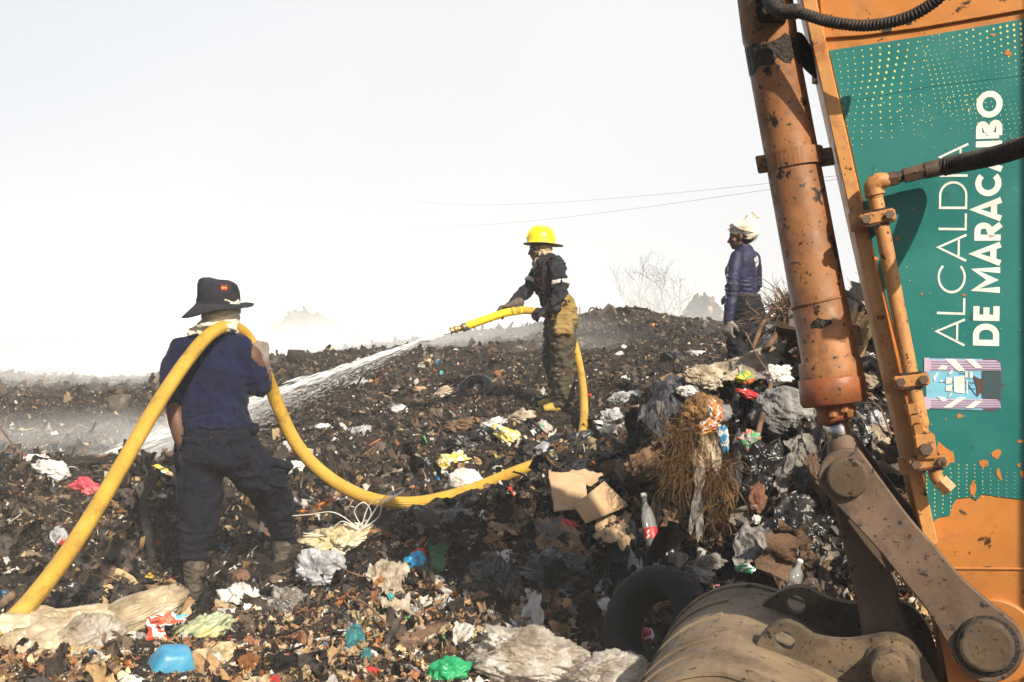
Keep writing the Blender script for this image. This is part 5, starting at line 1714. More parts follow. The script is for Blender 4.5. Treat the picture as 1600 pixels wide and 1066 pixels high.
# ---------------------------------------------------------------- fire hose
def build_hose():
    H = empty('fire_hose', ground_pt(640, 6.2), 'long yellow fire hose over one shoulder, sagging to the ground and up to its nozzle', 'fire hose')
    def m_hose():
        m = mat('hose_yellow', [(.40, .225, .025), (.52, .31, .038), (.58, .38, .07)], scale=5, rough=.55, bump=.0, spec=.35, pos=[.25, .5, .72])
        t = m.node_tree
        b = t.nodes['Principled BSDF']
        a = t.nodes.new('ShaderNodeAttribute'); a.attribute_name = 'col'
        # woven ribs follow the hose (col.r = angle, col.g = length)
        sp = t.nodes.new('ShaderNodeSeparateColor')
        t.links.new(a.outputs['Color'], sp.inputs[0])
        mu = t.nodes.new('ShaderNodeMath'); mu.operation = 'MULTIPLY'; mu.inputs[1].default_value = 2 * pi * 22
        t.links.new(sp.outputs[0], mu.inputs[0])
        si = t.nodes.new('ShaderNodeMath'); si.operation = 'SINE'
        t.links.new(mu.outputs[0], si.inputs[0])
        bp = t.nodes.new('ShaderNodeBump'); bp.inputs['Strength'].default_value = .5; bp.inputs['Distance'].default_value = .003
        t.links.new(si.outputs[0], bp.inputs['Height'])
        t.links.new(bp.outputs[0], b.inputs['Normal'])
        # scuffs
        old = b.inputs['Base Color'].links[0].from_socket
        n = t.nodes.new('ShaderNodeTexNoise'); n.inputs['Scale'].default_value = 6; n.inputs['Detail'].default_value = 9; n.inputs['Roughness'].default_value = .75
        co = t.nodes.new('ShaderNodeTexCoord'); t.links.new(co.outputs['Object'], n.inputs['Vector'])
        r = t.nodes.new('ShaderNodeValToRGB'); r.color_ramp.elements[0].position = .52; r.color_ramp.elements[1].position = .68
        t.links.new(n.outputs[0], r.inputs[0])
        mx = t.nodes.new('ShaderNodeMix'); mx.data_type = 'RGBA'
        t.links.new(r.outputs[0], mx.inputs[0]); t.links.new(old, mx.inputs[6]); mx.inputs[7].default_value = (.20, .12, .03, 1)
        t.links.new(mx.outputs[2], b.inputs['Base Color'])
        return m
    MH = m_hose()
    def G(px, py, Y, r=.04): 
        p = at(px, py, Y)
        return p
    pts = [(-200, 1140, 3.1, 52), (-90, 1062, 3.5, 50), (0, 988, 3.85, 49), (60, 925, 4.1, 48), (120, 843, 4.4, 47), (180, 745, 4.72, 46), (235, 650, 5.0, 45), (280, 580, 5.2, 44), (315, 535, 5.36, 43), (340, 515, 5.47, 42), (362, 511, 5.60, 42), (382, 523, 5.70, 41), (396, 545, 5.76, 40), (411, 574, 5.84, 40),
           (424, 607, 5.96, 40), (440, 648, 6.0, 40), (462, 692, 6.02, 40), (495, 731, 6.04, 40), (540, 763, 6.08, 41), (590, 782, 6.14, 41), (645, 786, 6.22, 41), (700, 776, 6.36, 41), (750, 760, 6.55, 40), (800, 739, 6.8, 39), (850, 720, 7.05, 38), (885, 706, 7.3, 37), (900, 700, 7.6, 37),
           (906, 690, 7.95, 37), (911, 668, 8.3, 37), (913, 640, 8.7, 37), (911, 605, 9.15, 37), (905, 568, 9.6, 37), (897, 535, 9.88, 37), (885, 512, 9.95, 37)] + [(a, b_, c, 36) for a, b_, c in HOSE_NOZ]
    P = np.array([at(a, b_, c) for a, b_, c, r in pts])
    Rr = np.array([r for *_, r in pts]) / 1000.0
    Q = catmull(np.hstack([P, Rr[:, None]]), 9)
    seg = 24
    fl = np.interp(np.arange(len(Q)), [0, 9 * 8, 9 * 14, 9 * 26, len(Q)], [.75, .85, .9, .95, 1.0])
    T_ = np.gradient(Q[:, :3], axis=0); T_ /= np.linalg.norm(T_, axis=1)[:, None]
    V, Cc = [], []
    A = unit(np.cross(T_[0], [0, 1, 0]))
    L = np.concatenate([[0], np.cumsum(np.linalg.norm(np.diff(Q[:, :3], axis=0), axis=1))])
    for i in range(len(Q)):
        A = unit(A - T_[i] * A.dot(T_[i]))
        B = np.cross(T_[i], A)
        for k in range(seg + 1):
            a = 2 * pi * k / seg
            wr = 1 + .018 * noise(np.array([[L[i] * 9, cos(a) * 1.2, sin(a) * 1.2]]))[0]
            V.append(Q[i, :3] + wr * Q[i, 3] * (cos(a) * A + fl[i] * sin(a) * B))
            Cc.append((k / seg, L[i] / 30, 0))
    n = seg + 1
    F = [(i * n + j, i * n + j + 1, (i + 1) * n + j + 1, (i + 1) * n + j) for i in range(len(Q) - 1) for j in range(seg)]
    F.append(tuple(range(seg))[::-1])
    put('hose_jacket', np.array(V), F, MH, H, True, col=np.array(Cc))
    # yellow tape wound round the last metre
    S_ = catmull([at(*p) for p in HOSE_NOZ[3:]], 10)
    kk = len(S_)
    rad = .0375 + .0022 * (np.arange(kk) % 5 == 0) + .001 * np.sin(np.arange(kk) * 1.7)
    put('tape_wrap', *tube(S_, rad, 18), mat('yellow_tape', [(.30, .16, .01), (.85, .56, .01), (.9, .62, .02)], scale=11, rough=.35, bump=.6, bscale=60, pos=[.22, .36, .7]), H, True)
    a, b_ = at(*HOSE_NOZ[-1]), at(705, 517, 9.16)
    d = unit(b_ - a)
    br = mat('brass', [(.35, .20, .05), (.68, .45, .16), (.8, .6, .28)], scale=30, rough=.3, metal=.85, bump=.2)
    nz_ = put('nozzle', *tube([a, a + d * .03, a + d * .032, a + d * .07, a + d * .075, a + d * .10, a + d * .105, a + d * .125, a + d * .130, a + d * .138, a + d * .14], [.034, .034, .028, .026, .036, .033, .026, .028, .036, .036, .026], 24), br, H, True)
    put('coupling', *tube([a - d * .035, a + d * .005, a + d * .006, a + d * .016], [.040, .040, .044, .044], 20), mat('steel_clamp', [(.4, .38, .36), (.65, .63, .6)], scale=30, rough=.3, metal=.9), H, True)
    return b_, d
NOZ_P, NOZ_D = build_hose()
# ---------------------------------------------------------------- single pieces of rubbish
ICO[6] = ico(6)
def M3(name, a, b_, c, **k):
    return mat(name, [a, b_, c], **k)
PL = dict(rough=.35, rvar=.15, bump=.25, bscale=40, spec=.5)
M_CLEAR = M3('dirty_film', (.40, .33, .23), (.68, .62, .53), (.80, .77, .72), scale=7, transl=.4, alpha=(.42, .95), rough=.22, rvar=.12, bump=.5, bscale=55, spec=.8)
M_BEIGEF = M3('beige_film', (.20, .14, .08), (.44, .35, .23), (.60, .50, .36), scale=6, transl=.2, **PL)
M_GREYF = M3('grey_film', (.18, .18, .19), (.40, .41, .44), (.60, .60, .62), scale=8, transl=.2, **PL)
M_BLACKF = M3('black_film', (.006, .006, .007), (.016, .015, .016), (.05, .045, .04), scale=8, rough=.3, rvar=.15, bump=.3, bscale=40, spec=.5)
M_WHITEF = M3('white_film', (.45, .43, .38), (.72, .71, .68), (.80, .79, .77), scale=9, transl=.2, **PL)
M_BLUE = M3('blue_plastic', (.03, .16, .30), (.045, .25, .43), (.09, .33, .5), scale=10, rough=.4, bump=.15, spec=.5)
M_CARD = M3('cardboard', (.20, .12, .06), (.40, .27, .155), (.50, .36, .23), scale=5, rough=.85, bump=.2, pos=[.22, .45, .7])
M_CARDD = M3('scorched_card', (.035, .022, .014), (.17, .10, .055), (.32, .21, .12), scale=8, rough=.9, bump=.4)
M_SACK = M3('grimy_sacking', (.05, .047, .045), (.17, .165, .165), (.33, .32, .31), scale=12, rough=.8, bump=.6, bscale=90, stretch=(1, 1, .35))
M_BURLAP = M3('pale_rag', (.14, .105, .07), (.36, .30, .22), (.55, .49, .40), scale=9, rough=.85, bump=.4, bscale=60)
M_GREYRAG = M3('grey_rag', (.05, .045, .04), (.18, .165, .15), (.32, .30, .28), scale=13, rough=.9, bump=.4, bscale=60)
M_TARP = M3('dark_tarp', (.012, .012, .016), (.035, .035, .045), (.16, .145, .13), scale=9, rough=.5, bump=.3, stretch=(1, 1, .25), pos=[.3, .56, .78])
M_WOODB = M3('burnt_wood', (.006, .005, .004), (.022, .017, .014), (.06, .045, .035), scale=10, rough=.85, bump=.8, bscale=30, stretch=(.2, 1, 1))
M_WOOD = M3('brown_wood', (.05, .028, .016), (.15, .09, .055), (.25, .17, .11), scale=10, rough=.85, bump=.5, bscale=30)
M_RED = M3('red_plastic', (.30, .015, .012), (.55, .03, .025), (.62, .08, .06), scale=10, rough=.4, bump=.2)
M_GREEN = M3('green_plastic', (.01, .22, .08), (.02, .42, .16), (.10, .55, .25), scale=8, transl=.3, **PL)
M_STRAW = M3('dry_root', (.035, .02, .010), (.13, .072, .028), (.28, .165, .06), scale=7, rough=.8)

def rotm(rx, ry, rz):
    return np.array(Matrix.Rotation(rz, 3, 'Z') @ Matrix.Rotation(ry, 3, 'Y') @ Matrix.Rotation(rx, 3, 'X'))
USED = {}
def bag(name, label, cat, px, py, w, h, m, seed=0, sub=5, fold=.22, ff=2.2, dep=.8, lump=.35, rot=(0, 0, 0), Y=None, sink=.35, st=(1, 1, .45), tail=None, group=None, col=None):
    """crumpled, bulging thing w x h picture pixels resting where that pixel meets the heap"""
    g = hit(px, py) if Y is None else at(px, py, Y)
    s = g[1] / FPX
    V, F = ICO[sub]
    R = rotm(*rot)
    V = V.copy()
    d = 1 + lump * noise(V * 1.2 + seed * 3.7) + lump * .5 * noise(V * 2.7 + seed)
    Q = (V if st[0] < .5 else V @ rotm(seed, seed * 2.1, seed * .7)) * np.array(st) * ff + seed * 5.3
    Q = Q + .45 * np.stack([noise(Q * .7 + 1), noise(Q * .7 + 7), noise(Q * .7 + 13)], -1)
    d = d + fold * .62 * wrinkle(Q) + fold * .34 * wrinkle(Q * [1, 1, 1.6] * 2.5 + 4) + fold * .30 * (ridged(Q * 1.1 + 3, 1) - .5)
    V = V * d[:, None]
    V = (V * [w / 2 * s, w / 2 * s * dep, h / 2 * s]) @ R.T
    if Y is None:
        c = g - unit(g - CAMP) * (w / 2 * s * dep * (1 - sink)) * .8
    else:
        c = g
    parts = [(V + c, F)]
    base = c - [0, 0, h / 2 * s * .8]
    return put(name, parts[0][0], parts[0][1] if isinstance(parts[0][1], np.ndarray) else parts[0][1], m, None, True, loc=base, label=label, cat=cat, group=group)

def patch(name, label, cat, cor, m, n=(40, 40), amp=.02, ff=8, st=(1, 1, .4), seed=0, lift=.05, edge=.12, thick=0, bulge=0, group=None, parent=None, uv=None):
    """a sheet spanned between four corners (picture px, py[, distance]): tl, tr, br, bl"""
    C = []
    for c in cor:
        p = at(*c) if len(c) > 2 else hit(*c)
        if len(c) == 2:
            p = p - unit(p - CAMP) * lift
        C.append(p)
    C = np.array(C)
    u, v = np.meshgrid(np.linspace(0, 1, n[0]), np.linspace(0, 1, n[1]), indexing='ij')
    eu = edge * noise(np.stack([v * 3 + seed, 0 * v + seed * 2, 0 * v], -1))
    ev = edge * noise(np.stack([u * 3 + seed * 3, 0 * v + 5, 0 * v], -1))
    uu = u + eu * (u - .5) * 2; vv = v + ev * (v - .5) * 2
    P = ((1 - uu) * (1 - vv))[..., None] * C[0] + (uu * (1 - vv))[..., None] * C[1] + (uu * vv)[..., None] * C[2] + ((1 - uu) * vv)[..., None] * C[3]
    N = unit(np.cross(C[1] - C[0], C[3] - C[0]))
    if N.dot(CAMP - C.mean(0)) < 0: N = -N
    Q = P * np.array(st) * ff + seed * 7.7
    if uv is not None:
        Q = np.stack([uu * uv[0], vv * uv[1], uu * .7 + vv * .5], -1) + seed * 7.7
    Q = Q + .5 * np.stack([noise(Q * .6 + 1), noise(Q * .6 + 7), noise(Q * .6 + 13)], -1)
    off = amp * (.55 * wrinkle(Q) + .16 * wrinkle(Q * 2.6) + .5 * (ridged(Q * .8 + 4, 1) - .5)) + bulge * (1 - (2 * u - 1) ** 2) * (1 - (2 * v - 1) ** 2)
    P = P + off[..., None] * N
    if thick:
        Pb = P - N * thick
    V = P.reshape(-1, 3)
    i = (np.arange(n[0] - 1)[:, None] * n[1] + np.arange(n[1] - 1)[None, :]).ravel()
    F = np.stack([i, i + 1, i + n[1] + 1, i + n[1]], -1)
    if thick:
        k = len(V)
        V = np.concatenate([V, Pb.reshape(-1, 3)])
        F = list(map(tuple, F)) + [tuple(f[::-1] + k) for f in F]
        b_ = [r for r in range(n[1])] + [r * n[1] + n[1] - 1 for r in range(1, n[0])] + [(n[0] - 1) * n[1] + r for r in range(n[1] - 2, -1, -1)] + [r * n[1] for r in range(n[0] - 2, 0, -1)]
        for a_, c_ in zip(b_, b_[1:] + b_[:1]):
            F.append((a_, a_ + k, c_ + k, c_))
    return put(name, V, F, m, parent, True, loc=C[3] * .5 + C[2] * .5, label=label, cat=cat, group=group)

def multi(name, cols, scale=14, **k):
    """printed packet: hard-edged colour areas"""
    m = mat(name, cols, scale=scale, rough=.4, bump=.3, bscale=60, detail=1.0, spec=.5, **k)
    for n in m.node_tree.nodes:
        if n.type == 'VALTORGB':
            n.color_ramp.interpolation = 'CONSTANT'
    return m

W_ = (.75, .73, .7)
def build_rubbish():
    # --- lower left corner
    patch('plastic_sheet', 'large crumpled beige plastic sheet filling the lower left corner', 'plastic sheet', [(-60, 1000, 3.95), (180, 950, 4.15), (190, 1100, 3.55), (-80, 1120, 3.3)], M_BEIGEF, (120, 110), .10, 6, (1, 1, .5), 1.0, bulge=.10, edge=.3, uv=(1.3, 7.5))
    bag('plastic_sack', 'smooth beige plastic sack above the blue tub, with a rounded end', 'plastic sack', 212, 962, 160, 62, M_BEIGEF, 2.2, 6, .12, 2.6, .7, .22, (0, -.35, .3), Y=4.15, st=(.3, 1, 1))
    bag('plastic_sack', 'brownish film bag beside the red and white packet', 'plastic sack', 120, 1020, 130, 90, M_CLEAR, 5.2, 6, .22, 3.0, .7, .35, (0, -.5, .2), Y=3.78, st=(.3, 1, 1))
    bag('plastic_sack', 'pale bag along the bottom edge right of the blue tub', 'plastic sack', 350, 1068, 130, 50, M_BEIGEF, 8.2, 5, .2, 2.0, .7, .3, (0, .05, .2), Y=3.75)
    # blue tub, upside down
    g = at(266, 1056, 3.60)
    rows = []
    ang = np.linspace(0, 2 * pi, 48, endpoint=False)
    sq = (np.abs(np.cos(ang)) ** 4 + np.abs(np.sin(ang)) ** 4) ** -.25
    R = rotm(.25, .12, .5)
    for r, z in ((.001, .118), (.03, .118), (.045, .112), (.052, .10), (.072, .05), (.092, -.02), (.107, -.09), (.115, -.14), (.125, -.142), (.125, -.150), (.112, -.150), (.09, -.06), (.05, .09), (.001, .105)):
        rows.append(np.stack([r * sq * np.cos(ang) * 1.15, r * sq * np.sin(ang), z + 0 * ang], -1) @ R.T + g + [0, 0, -.01])
    F = [(i * 48 + j, i * 48 + (j + 1) % 48, (i + 1) * 48 + (j + 1) % 48, (i + 1) * 48 + j) for i in range(len(rows) - 1) for j in range(48)]
    tb = put('plastic_tub', np.concatenate(rows), F, M_BLUE, None, True, loc=g - [0, 0, .15], label='light blue plastic tub upside down at the bottom edge', cat='tub')
    V, F = box(at(36, 1008, 3.98), (.085, .05, .045), rotm(.3, -.3, .5), .4)
    V = V + (.012 * noise(V * 14))[:, None]
    put('plastic_container', V, F, M_BLUE, None, True, loc=at(36, 1030, 3.98), label='small blue container at the left edge under the hose', cat='container')
    pk = multi('snack_print', [(.6, .05, .02), W_, (.65, .07, .02), W_, (.1, .35, .6)], 9, pos=[0, .44, .5, .54, .62])
    patch('snack_packet', 'torn red and white packet standing on the beige sack', 'packet', [(234, 962, 4.02), (262, 958, 4.05), (258, 1010, 3.95), (222, 1012, 3.95)], pk, (36, 36), .025, 14, (1, 1, 1), 3.0, edge=.35)
    patch('snack_packet', 'blue-topped flap of a red packet beside the beige sack', 'packet', [(240, 966, 4.0), (290, 958, 4.08), (286, 972, 4.03), (248, 980, 3.98)], multi('flap_print', [(.6, .08, .03), W_, (.1, .4, .65)], 12, pos=[0, .47, .56]), (30, 20), .02, 14, seed=5.0, edge=.3)
    bag('plastic_bag', 'pale green and yellow film bag right of the red packet', 'plastic bag', 318, 985, 100, 42, M3('green_film', (.5, .48, .25), (.45, .52, .36), (.55, .42, .12), scale=7, transl=.2, **PL), 4.1, 5, .3, 2.6, .6, .4, (0, -.35, 0), Y=4.2)
    bag('coconut', 'brown coconut husk beside the left boot', 'coconut', 373, 907, 38, 32, M3('husk', (.06, .03, .02), (.17, .09, .055), (.26, .15, .10), scale=14, rough=.8, bump=.4), 1.3, 4, .03, 3, 1, .08, (0, 0, 0))
    bag('stone', 'dark rounded stone behind the beige sack', 'stone', 232, 930, 46, 24, M_CARDD, 3.3, 4, .05, 3, .8, .2)
    bag('crumpled_foil', 'white and silver foil lump below the coconut', 'foil', 385, 942, 70, 44, M_WHITEF, 6.3, 5, .35, 3.4, .7, .5, (0, .3, 0))
    bag('plastic_bag', 'thin grey plastic bag sagging over rubbish right of the coconut', 'plastic bag', 505, 900, 84, 64, M_GREYF, 7.7, 6, .26, 2.2, .7, .35, (0, .3, 0))
    bag('plastic_bag', 'grey film bag pressed flat below the sagging grey one', 'plastic bag', 455, 955, 78, 66, M3('smoky_film', (.06, .055, .05), (.2, .18, .16), (.42, .39, .35), scale=9, transl=.15, **PL), 9.7, 6, .26, 2.6, .7, .35, (0, .4, 0))
    bag('knotted_bag', 'cream knotted bag with white straps, right of the right boot', 'plastic bag', 530, 850, 108, 52, M3('cream_film', (.30, .22, .08), (.58, .50, .32), (.7, .66, .55), scale=7, transl=.15, **PL), 3.9, 6, .3, 2.4, .7, .35, (0, -.15, 0))
    st_ = flat('white_strap', (.62, .60, .56), .5)
    g = hit(570, 838) + [0, -.14, .06]
    k = g[1] / FPX
    loops = [[(0, 0), (15, -25), (5, -44), (-10, -30), (2, -2)], [(0, 0), (28, -22), (30, -48), (12, -38), (0, -4)], [(2, 0), (35, -50), (62, -66), (64, -60), (36, -44)], [(0, 0), (-40, -28), (-80, -24), (-108, -22)], [(0, 0), (-30, -14), (-55, 8), (-90, 4)]]
    for i, lp in enumerate(loops):
        P_ = np.array([g + [x * k, .015 * math.sin(j * 2 + i), -y * k] for j, (x, y) in enumerate(lp)])
        put('bag_strap', *tube(catmull(P_, 8), .0065, 8, True, .4), st_, None, True, loc=P_[0], label=['short white strap looping over the cream bag', 'tall white strap loop on the cream bag', 'long white strap reaching right from the cream bag', 'white strap trailing left above the cream bag', 'white strap trailing left in front of the cream bag'][i], cat='strap', group='white straps of the knotted bag')
    patch('teal_rag', 'frayed teal rag hanging down at the bottom, left of centre', 'rag', [(520, 950), (556, 958), (582, 1034), (548, 1020)], M3('teal_cloth', (.012, .05, .06), (.04, .20, .22), (.10, .33, .34), scale=12, rough=.85, bump=.4), (40, 40), .035, 16, (1, 1, .4), 2.0, .06, .3)
    patch('pale_paper', 'crumpled pale paper sheet right of the teal rag', 'paper', [(575, 890), (632, 880), (640, 960), (600, 955)], M_BURLAP, (50, 50), .06, 9, (1, 1, .7), 5.0, .08, .3)
    patch('timber_board', 'scorched brown board lying at the bottom centre', 'board', [(622, 985), (700, 972), (706, 998), (626, 1016)], M_WOOD, (24, 12), .006, 12, (1, 1, 1), 1.0, .07, .08, thick=.025)
    patch('timber_board', 'darker board behind the scorched one, leading to the clear bag', 'board', [(700, 990), (790, 962), (800, 980), (716, 1012)], M_WOODB, (24, 12), .008, 12, (1, 1, 1), 4.0, .06, .08, thick=.025)
    # clear bags at the bottom
    bag('clear_bag', 'big translucent plastic bag at the bottom centre', 'plastic bag', 828, 1030, 165, 92, M_CLEAR, 12.4, 6, .24, 3.4, .7, .32, (0, .12, 0), Y=3.75, st=(.4, 1, 1))
    bag('clear_bag', 'smaller translucent bag wedged between the big one and the bucket', 'plastic bag', 955, 1052, 118, 58, M_CLEAR, 14.1, 6, .26, 3.4, .7, .35, (0, -.1, 0), Y=3.55, st=(.4, 1, 1))
    bag('green_bag', 'bright green plastic bag at the bottom edge', 'plastic bag', 702, 1050, 70, 38, M_GREEN, 2.9, 5, .26, 2.0, .8, .35, (0, -.3, 0), Y=3.66)
    # centre
    bp_ = multi('blue_print', [(.01, .2, .42), (.04, .38, .65), (.01, .25, .5), (.65, .4, .04)], 8, pos=[0, .42, .55, .64])
    bag('blue_packet', 'bright blue and yellow packet below the sagging hose', 'packet', 650, 886, 36, 42, bp_, 5.5, 5, .35, 2.6, .6, .4)
    bag('red_rag', 'small red rag just above the blue packet', 'rag', 657, 868, 26, 14, M_RED, 1.5, 4, .3, 3, .7, .4)
    patch('green_rag', 'dark green rag right of the blue packet', 'rag', [(672, 852), (700, 850), (692, 893), (672, 900)], M3('green_cloth', (.008, .03, .012), (.02, .07, .03), (.05, .12, .05), scale=12, rough=.8), (26, 26), .03, 16, seed=3.0, lift=.06, edge=.3)
    bag('white_bundle', 'white stuffed bundle lying against the hose', 'bundle', 726, 752, 52, 38, M3('stuffed_cloth', (.36, .32, .27), (.66, .63, .58), (.72, .7, .66), scale=8, rough=.85, bump=.3), 4.4, 5, .14, 2.2, .8, .12)
    fl_ = multi('flower_print', [(.7, .68, .6), (.65, .48, .04), (.7, .68, .62), (.3, .42, .05)], 16, pos=[0, .42, .56, .66])
    bag('printed_bag', 'white bag with yellow print just left of the white bundle', 'plastic bag', 708, 725, 46, 30, fl_, 6.4, 5, .35, 2.6, .6, .4, (0, -.4, 0))
    bag('printed_bag', 'yellow-printed bag lying above the end of the hose', 'plastic bag', 800, 690, 62, 26, fl_, 7.4, 5, .35, 2.6, .6, .4, (0, .45, 0))
    patch('charred_sheet', 'stiff sheet of charred plastic folded over the hose', 'plastic sheet', [(640, 812), (722, 786), (738, 806), (660, 838)], M_BLACKF, (60, 40), .05, 8, (1, 1, .5), 2.0, .14, .2)
    bag('black_bag', 'shiny black plastic bag below the charred sheet', 'plastic bag', 655, 815, 70, 44, M_BLACKF, 8.8, 6, .2, 2, .8, .3)
    bag('black_bag', 'half-burnt black bag above the end of the hose', 'plastic bag', 762, 693, 52, 42, M_BLACKF, 1.8, 6, .2, 2.2, .8, .3)
    bag('black_bag', 'black matted lump where the hose dips from view', 'plastic bag', 893, 693, 78, 32, M_BLACKF, 3.8, 5, .3, 3.2, .8, .4, (0, -.2, 0))
    bag('black_bag', 'slumped black bag in the hollow left of the bottle', 'plastic bag', 868, 905, 120, 80, M_BLACKF, 13.8, 6, .3, 2.4, .6, .35)
    bag('black_bag', 'glossy black bag just left of the tyre', 'plastic bag', 770, 930, 90, 90, M_BLACKF, 15.8, 6, .32, 2.6, .6, .35)
    patch('cardboard_sheet', 'blank sheet of tan cardboard standing near the centre right', 'cardboard', [(857, 735, 5.62), (914, 742, 5.66), (918, 792, 5.42), (866, 800, 5.40)], M_CARD, (24, 24), .012, 7, (1, 1, 1), 1.0, edge=.2, thick=.004)
    patch('cardboard_flap', 'torn cardboard flap folded behind the tan sheet', 'cardboard', [(893, 733, 5.72), (940, 738, 5.74), (930, 762, 5.62), (898, 752, 5.62)], M_CARD, (20, 16), .012, 9, (1, 1, 1), 4.0, edge=.25, thick=.004)
    # corrugated piece
    A_, B_, C_, D_ = [at(*c) for c in ((944, 752, 5.50), (983, 790, 5.38), (915, 818, 5.25), (896, 790, 5.36))]
    n1, n2 = 90, 12
    u, v = np.meshgrid(np.linspace(0, 1, n1), np.linspace(0, 1, n2), indexing='ij')
    P_ = ((1 - u) * (1 - v))[..., None] * A_ + (u * (1 - v))[..., None] * B_ + (u * v)[..., None] * C_ + ((1 - u) * v)[..., None] * D_
    Nn = unit(np.cross(B_ - A_, D_ - A_)); Nn = Nn if Nn.dot(CAMP - A_) > 0 else -Nn
    P_ = P_ + (.0028 * np.sin(u * 2 * pi * 20))[..., None] * Nn
    i = (np.arange(n1 - 1)[:, None] * n2 + np.arange(n2 - 1)[None, :]).ravel()
    put('corrugated_card', P_.reshape(-1, 3), np.stack([i, i + 1, i + n2 + 1, i + n2], -1), M_CARD, None, False, loc=C_, label='ribbed piece of corrugated card right of the tan sheet', cat='cardboard')
    patch('brown_paper', 'crumpled brown paper sack left of the tan cardboard', 'paper', [(758, 762), (828, 758), (838, 820), (762, 835)], M_CARDD, (60, 60), .055, 8, (1, 1, 1), 6.0, .1, .3)
    patch('brown_paper', 'second crumpled brown sheet under the cardboard, curling down', 'paper', [(838, 806), (905, 815), (915, 872), (850, 862)], M_CARDD, (60, 60), .06, 9, (1, 1, 1), 9.0, .1, .35)
    patch('brown_paper', 'tattered tan paper hanging right of the red bag', 'paper', [(925, 812), (992, 806), (985, 858), (932, 850)], M_CARD, (50, 50), .05, 10, (1, 1, .8), 12.0, .1, .4)
    bag('red_bag', 'crumpled red plastic bag below the tan cardboard', 'plastic bag', 893, 832, 40, 30, M_RED, 7.1, 5, .3, 2.4, .7, .35, (0, .5, 0))
    patch('red_rag', 'limp red cloth right of the bottle', 'rag', [(1036, 832), (1052, 828), (1048, 850), (1038, 852)], M_RED, (20, 20), .02, 20, seed=4.0, lift=.08, edge=.3)
    # bottle
    b0, b1 = at(1021, 855, 5.02), at(1006, 776, 5.14)
    ax = unit(b1 - b0)
    L_ = np.linalg.norm(b1 - b0)
    gm = M3('bottle_plastic', (.22, .22, .21), (.36, .37, .37), (.48, .49, .49), scale=6, rough=.15, alpha=(.35, .6), spec=.7)
    pr = [(0, .022), (.01, .033), (.05, .036), (.12, .034), (.16, .036), (.24, .036), (.31, .037), (.5, .036), (.62, .033), (.74, .024), (.84, .014), (.90, .0125), (.905, .016), (.92, .016), (.925, .013), (1.0, .013)]
    bo = empty('bottle', b0, 'upright clear plastic bottle with red label on the slope', 'bottle')
    put('bottle_body', *tube([b0 + ax * L_ * t for t, r in pr], [r for t, r in pr], 28), gm, bo, True)
    put('label_wrap', *tube([b0 + ax * L_ * t for t in (.14, .16, .34, .36)], [.0365, .0378, .0378, .0365], 28, False), multi('label_print', [(.5, .02, .03), (.55, .03, .04), W_], 26, pos=[0, .5, .62]), bo, True)
    put('bottle_cap', *bag_cap(b1, ax), M_WHITEF, bo, True)
    b0, b1 = at(1240, 912, 4.3), at(1249, 880, 4.36)
    ax = unit(b1 - b0); L_ = np.linalg.norm(b1 - b0)
    bo = empty('bottle', b0, 'small clear bottle neck poking up behind the bucket', 'bottle')
    put('bottle_body', *tube([b0 + ax * L_ * t for t in (0, .5, .75, .8, 1.0)], [.03, .03, .014, .012, .012], 20), gm, bo, True)
    put('bottle_cap', *tube([b1, b1 + ax * .014], .0145, 16), M_WHITEF, bo, True)
    # tyre
    tc_ = at(1026, 976, 3.8)
    axis = unit([-.66, -.60, .45])
    e1 = unit(np.cross(axis, [0, 0, 1])); e2 = np.cross(axis, e1)
    prf = []
    for a in np.linspace(0, 2 * pi, 26, endpoint=False):
        ca, sa = cos(a), sin(a)
        r = .160 + .060 * np.sign(ca) * abs(ca) ** .7
        w = .078 * np.sign(sa) * abs(sa) ** .75
        prf.append((r, w))
    prf = [(r, w) for r, w in prf if not (r < .125 and abs(w) < .04)]
    prf = prf + [(.20, -.045), (.285, -.06), (.285, .06), (.20, .045)] if False else prf
    tv = []
    nT = 96
    for i_ in range(nT):
        t = 2 * pi * i_ / nT
        for r, w in prf:
            rr_ = r + (.006 if (r > .205 and (i_ // 2) % 2) else 0)
            tv.append(tc_ + rr_ * (cos(t) * e1 + sin(t) * e2) + axis * w)
    m_ = len(prf)
    tf_ = [(i_ * m_ + j, i_ * m_ + (j + 1) % m_, ((i_ + 1) % nT) * m_ + (j + 1) % m_, ((i_ + 1) % nT) * m_ + j) for i_ in range(nT) for j in range(m_) if not (prf[j][0] < .13 and prf[(j + 1) % m_][0] < .13)]
    put('tyre', np.array(tv), tf_, M3('tyre_rubber', (.003, .003, .003), (.006, .0055, .005), (.015, .013, .011), scale=14, rough=.7, bump=.3), None, True, loc=tc_ - [0, 0, .2], label='old car tyre leaning in the hollow beside the bucket', cat='tyre')
    bag('drink_can', 'crushed red and white can inside the tyre', 'can', 1012, 992, 18, 22, multi('can_print', [(.5, .02, .04), W_, (.5, .02, .04)], 14, pos=[0, .5, .58]), 3.1, 4, .2, 2, 1, .15, Y=4.0)
    # half-buried burnt tyre and drums farther up
    for nm, lab, cat, px, py, w, ax_ in (('tyre', 'burnt tyre half sunk in ash up the slope', 'tyre', 742, 612, 46, (-.3, -.6, .7)),):
        c = hit(px, py) + [0, 0, .02]
        a_ = unit(ax_); q1 = unit(np.cross(a_, [0, 0, 1])); q2 = np.cross(a_, q1)
        R1 = w / 2 / FPX * c[1]
        ring = [c + R1 * (cos(t) * q1 + sin(t) * q2) for t in np.linspace(0, 2 * pi, 49)]
        V, F = tube(ring, R1 * .33, 14, False)
        V = V + (noise(V * 9) * R1 * .08)[:, None]
        put(nm, V, F, M_BLACKF, None, True, loc=c, label=lab, cat=cat)
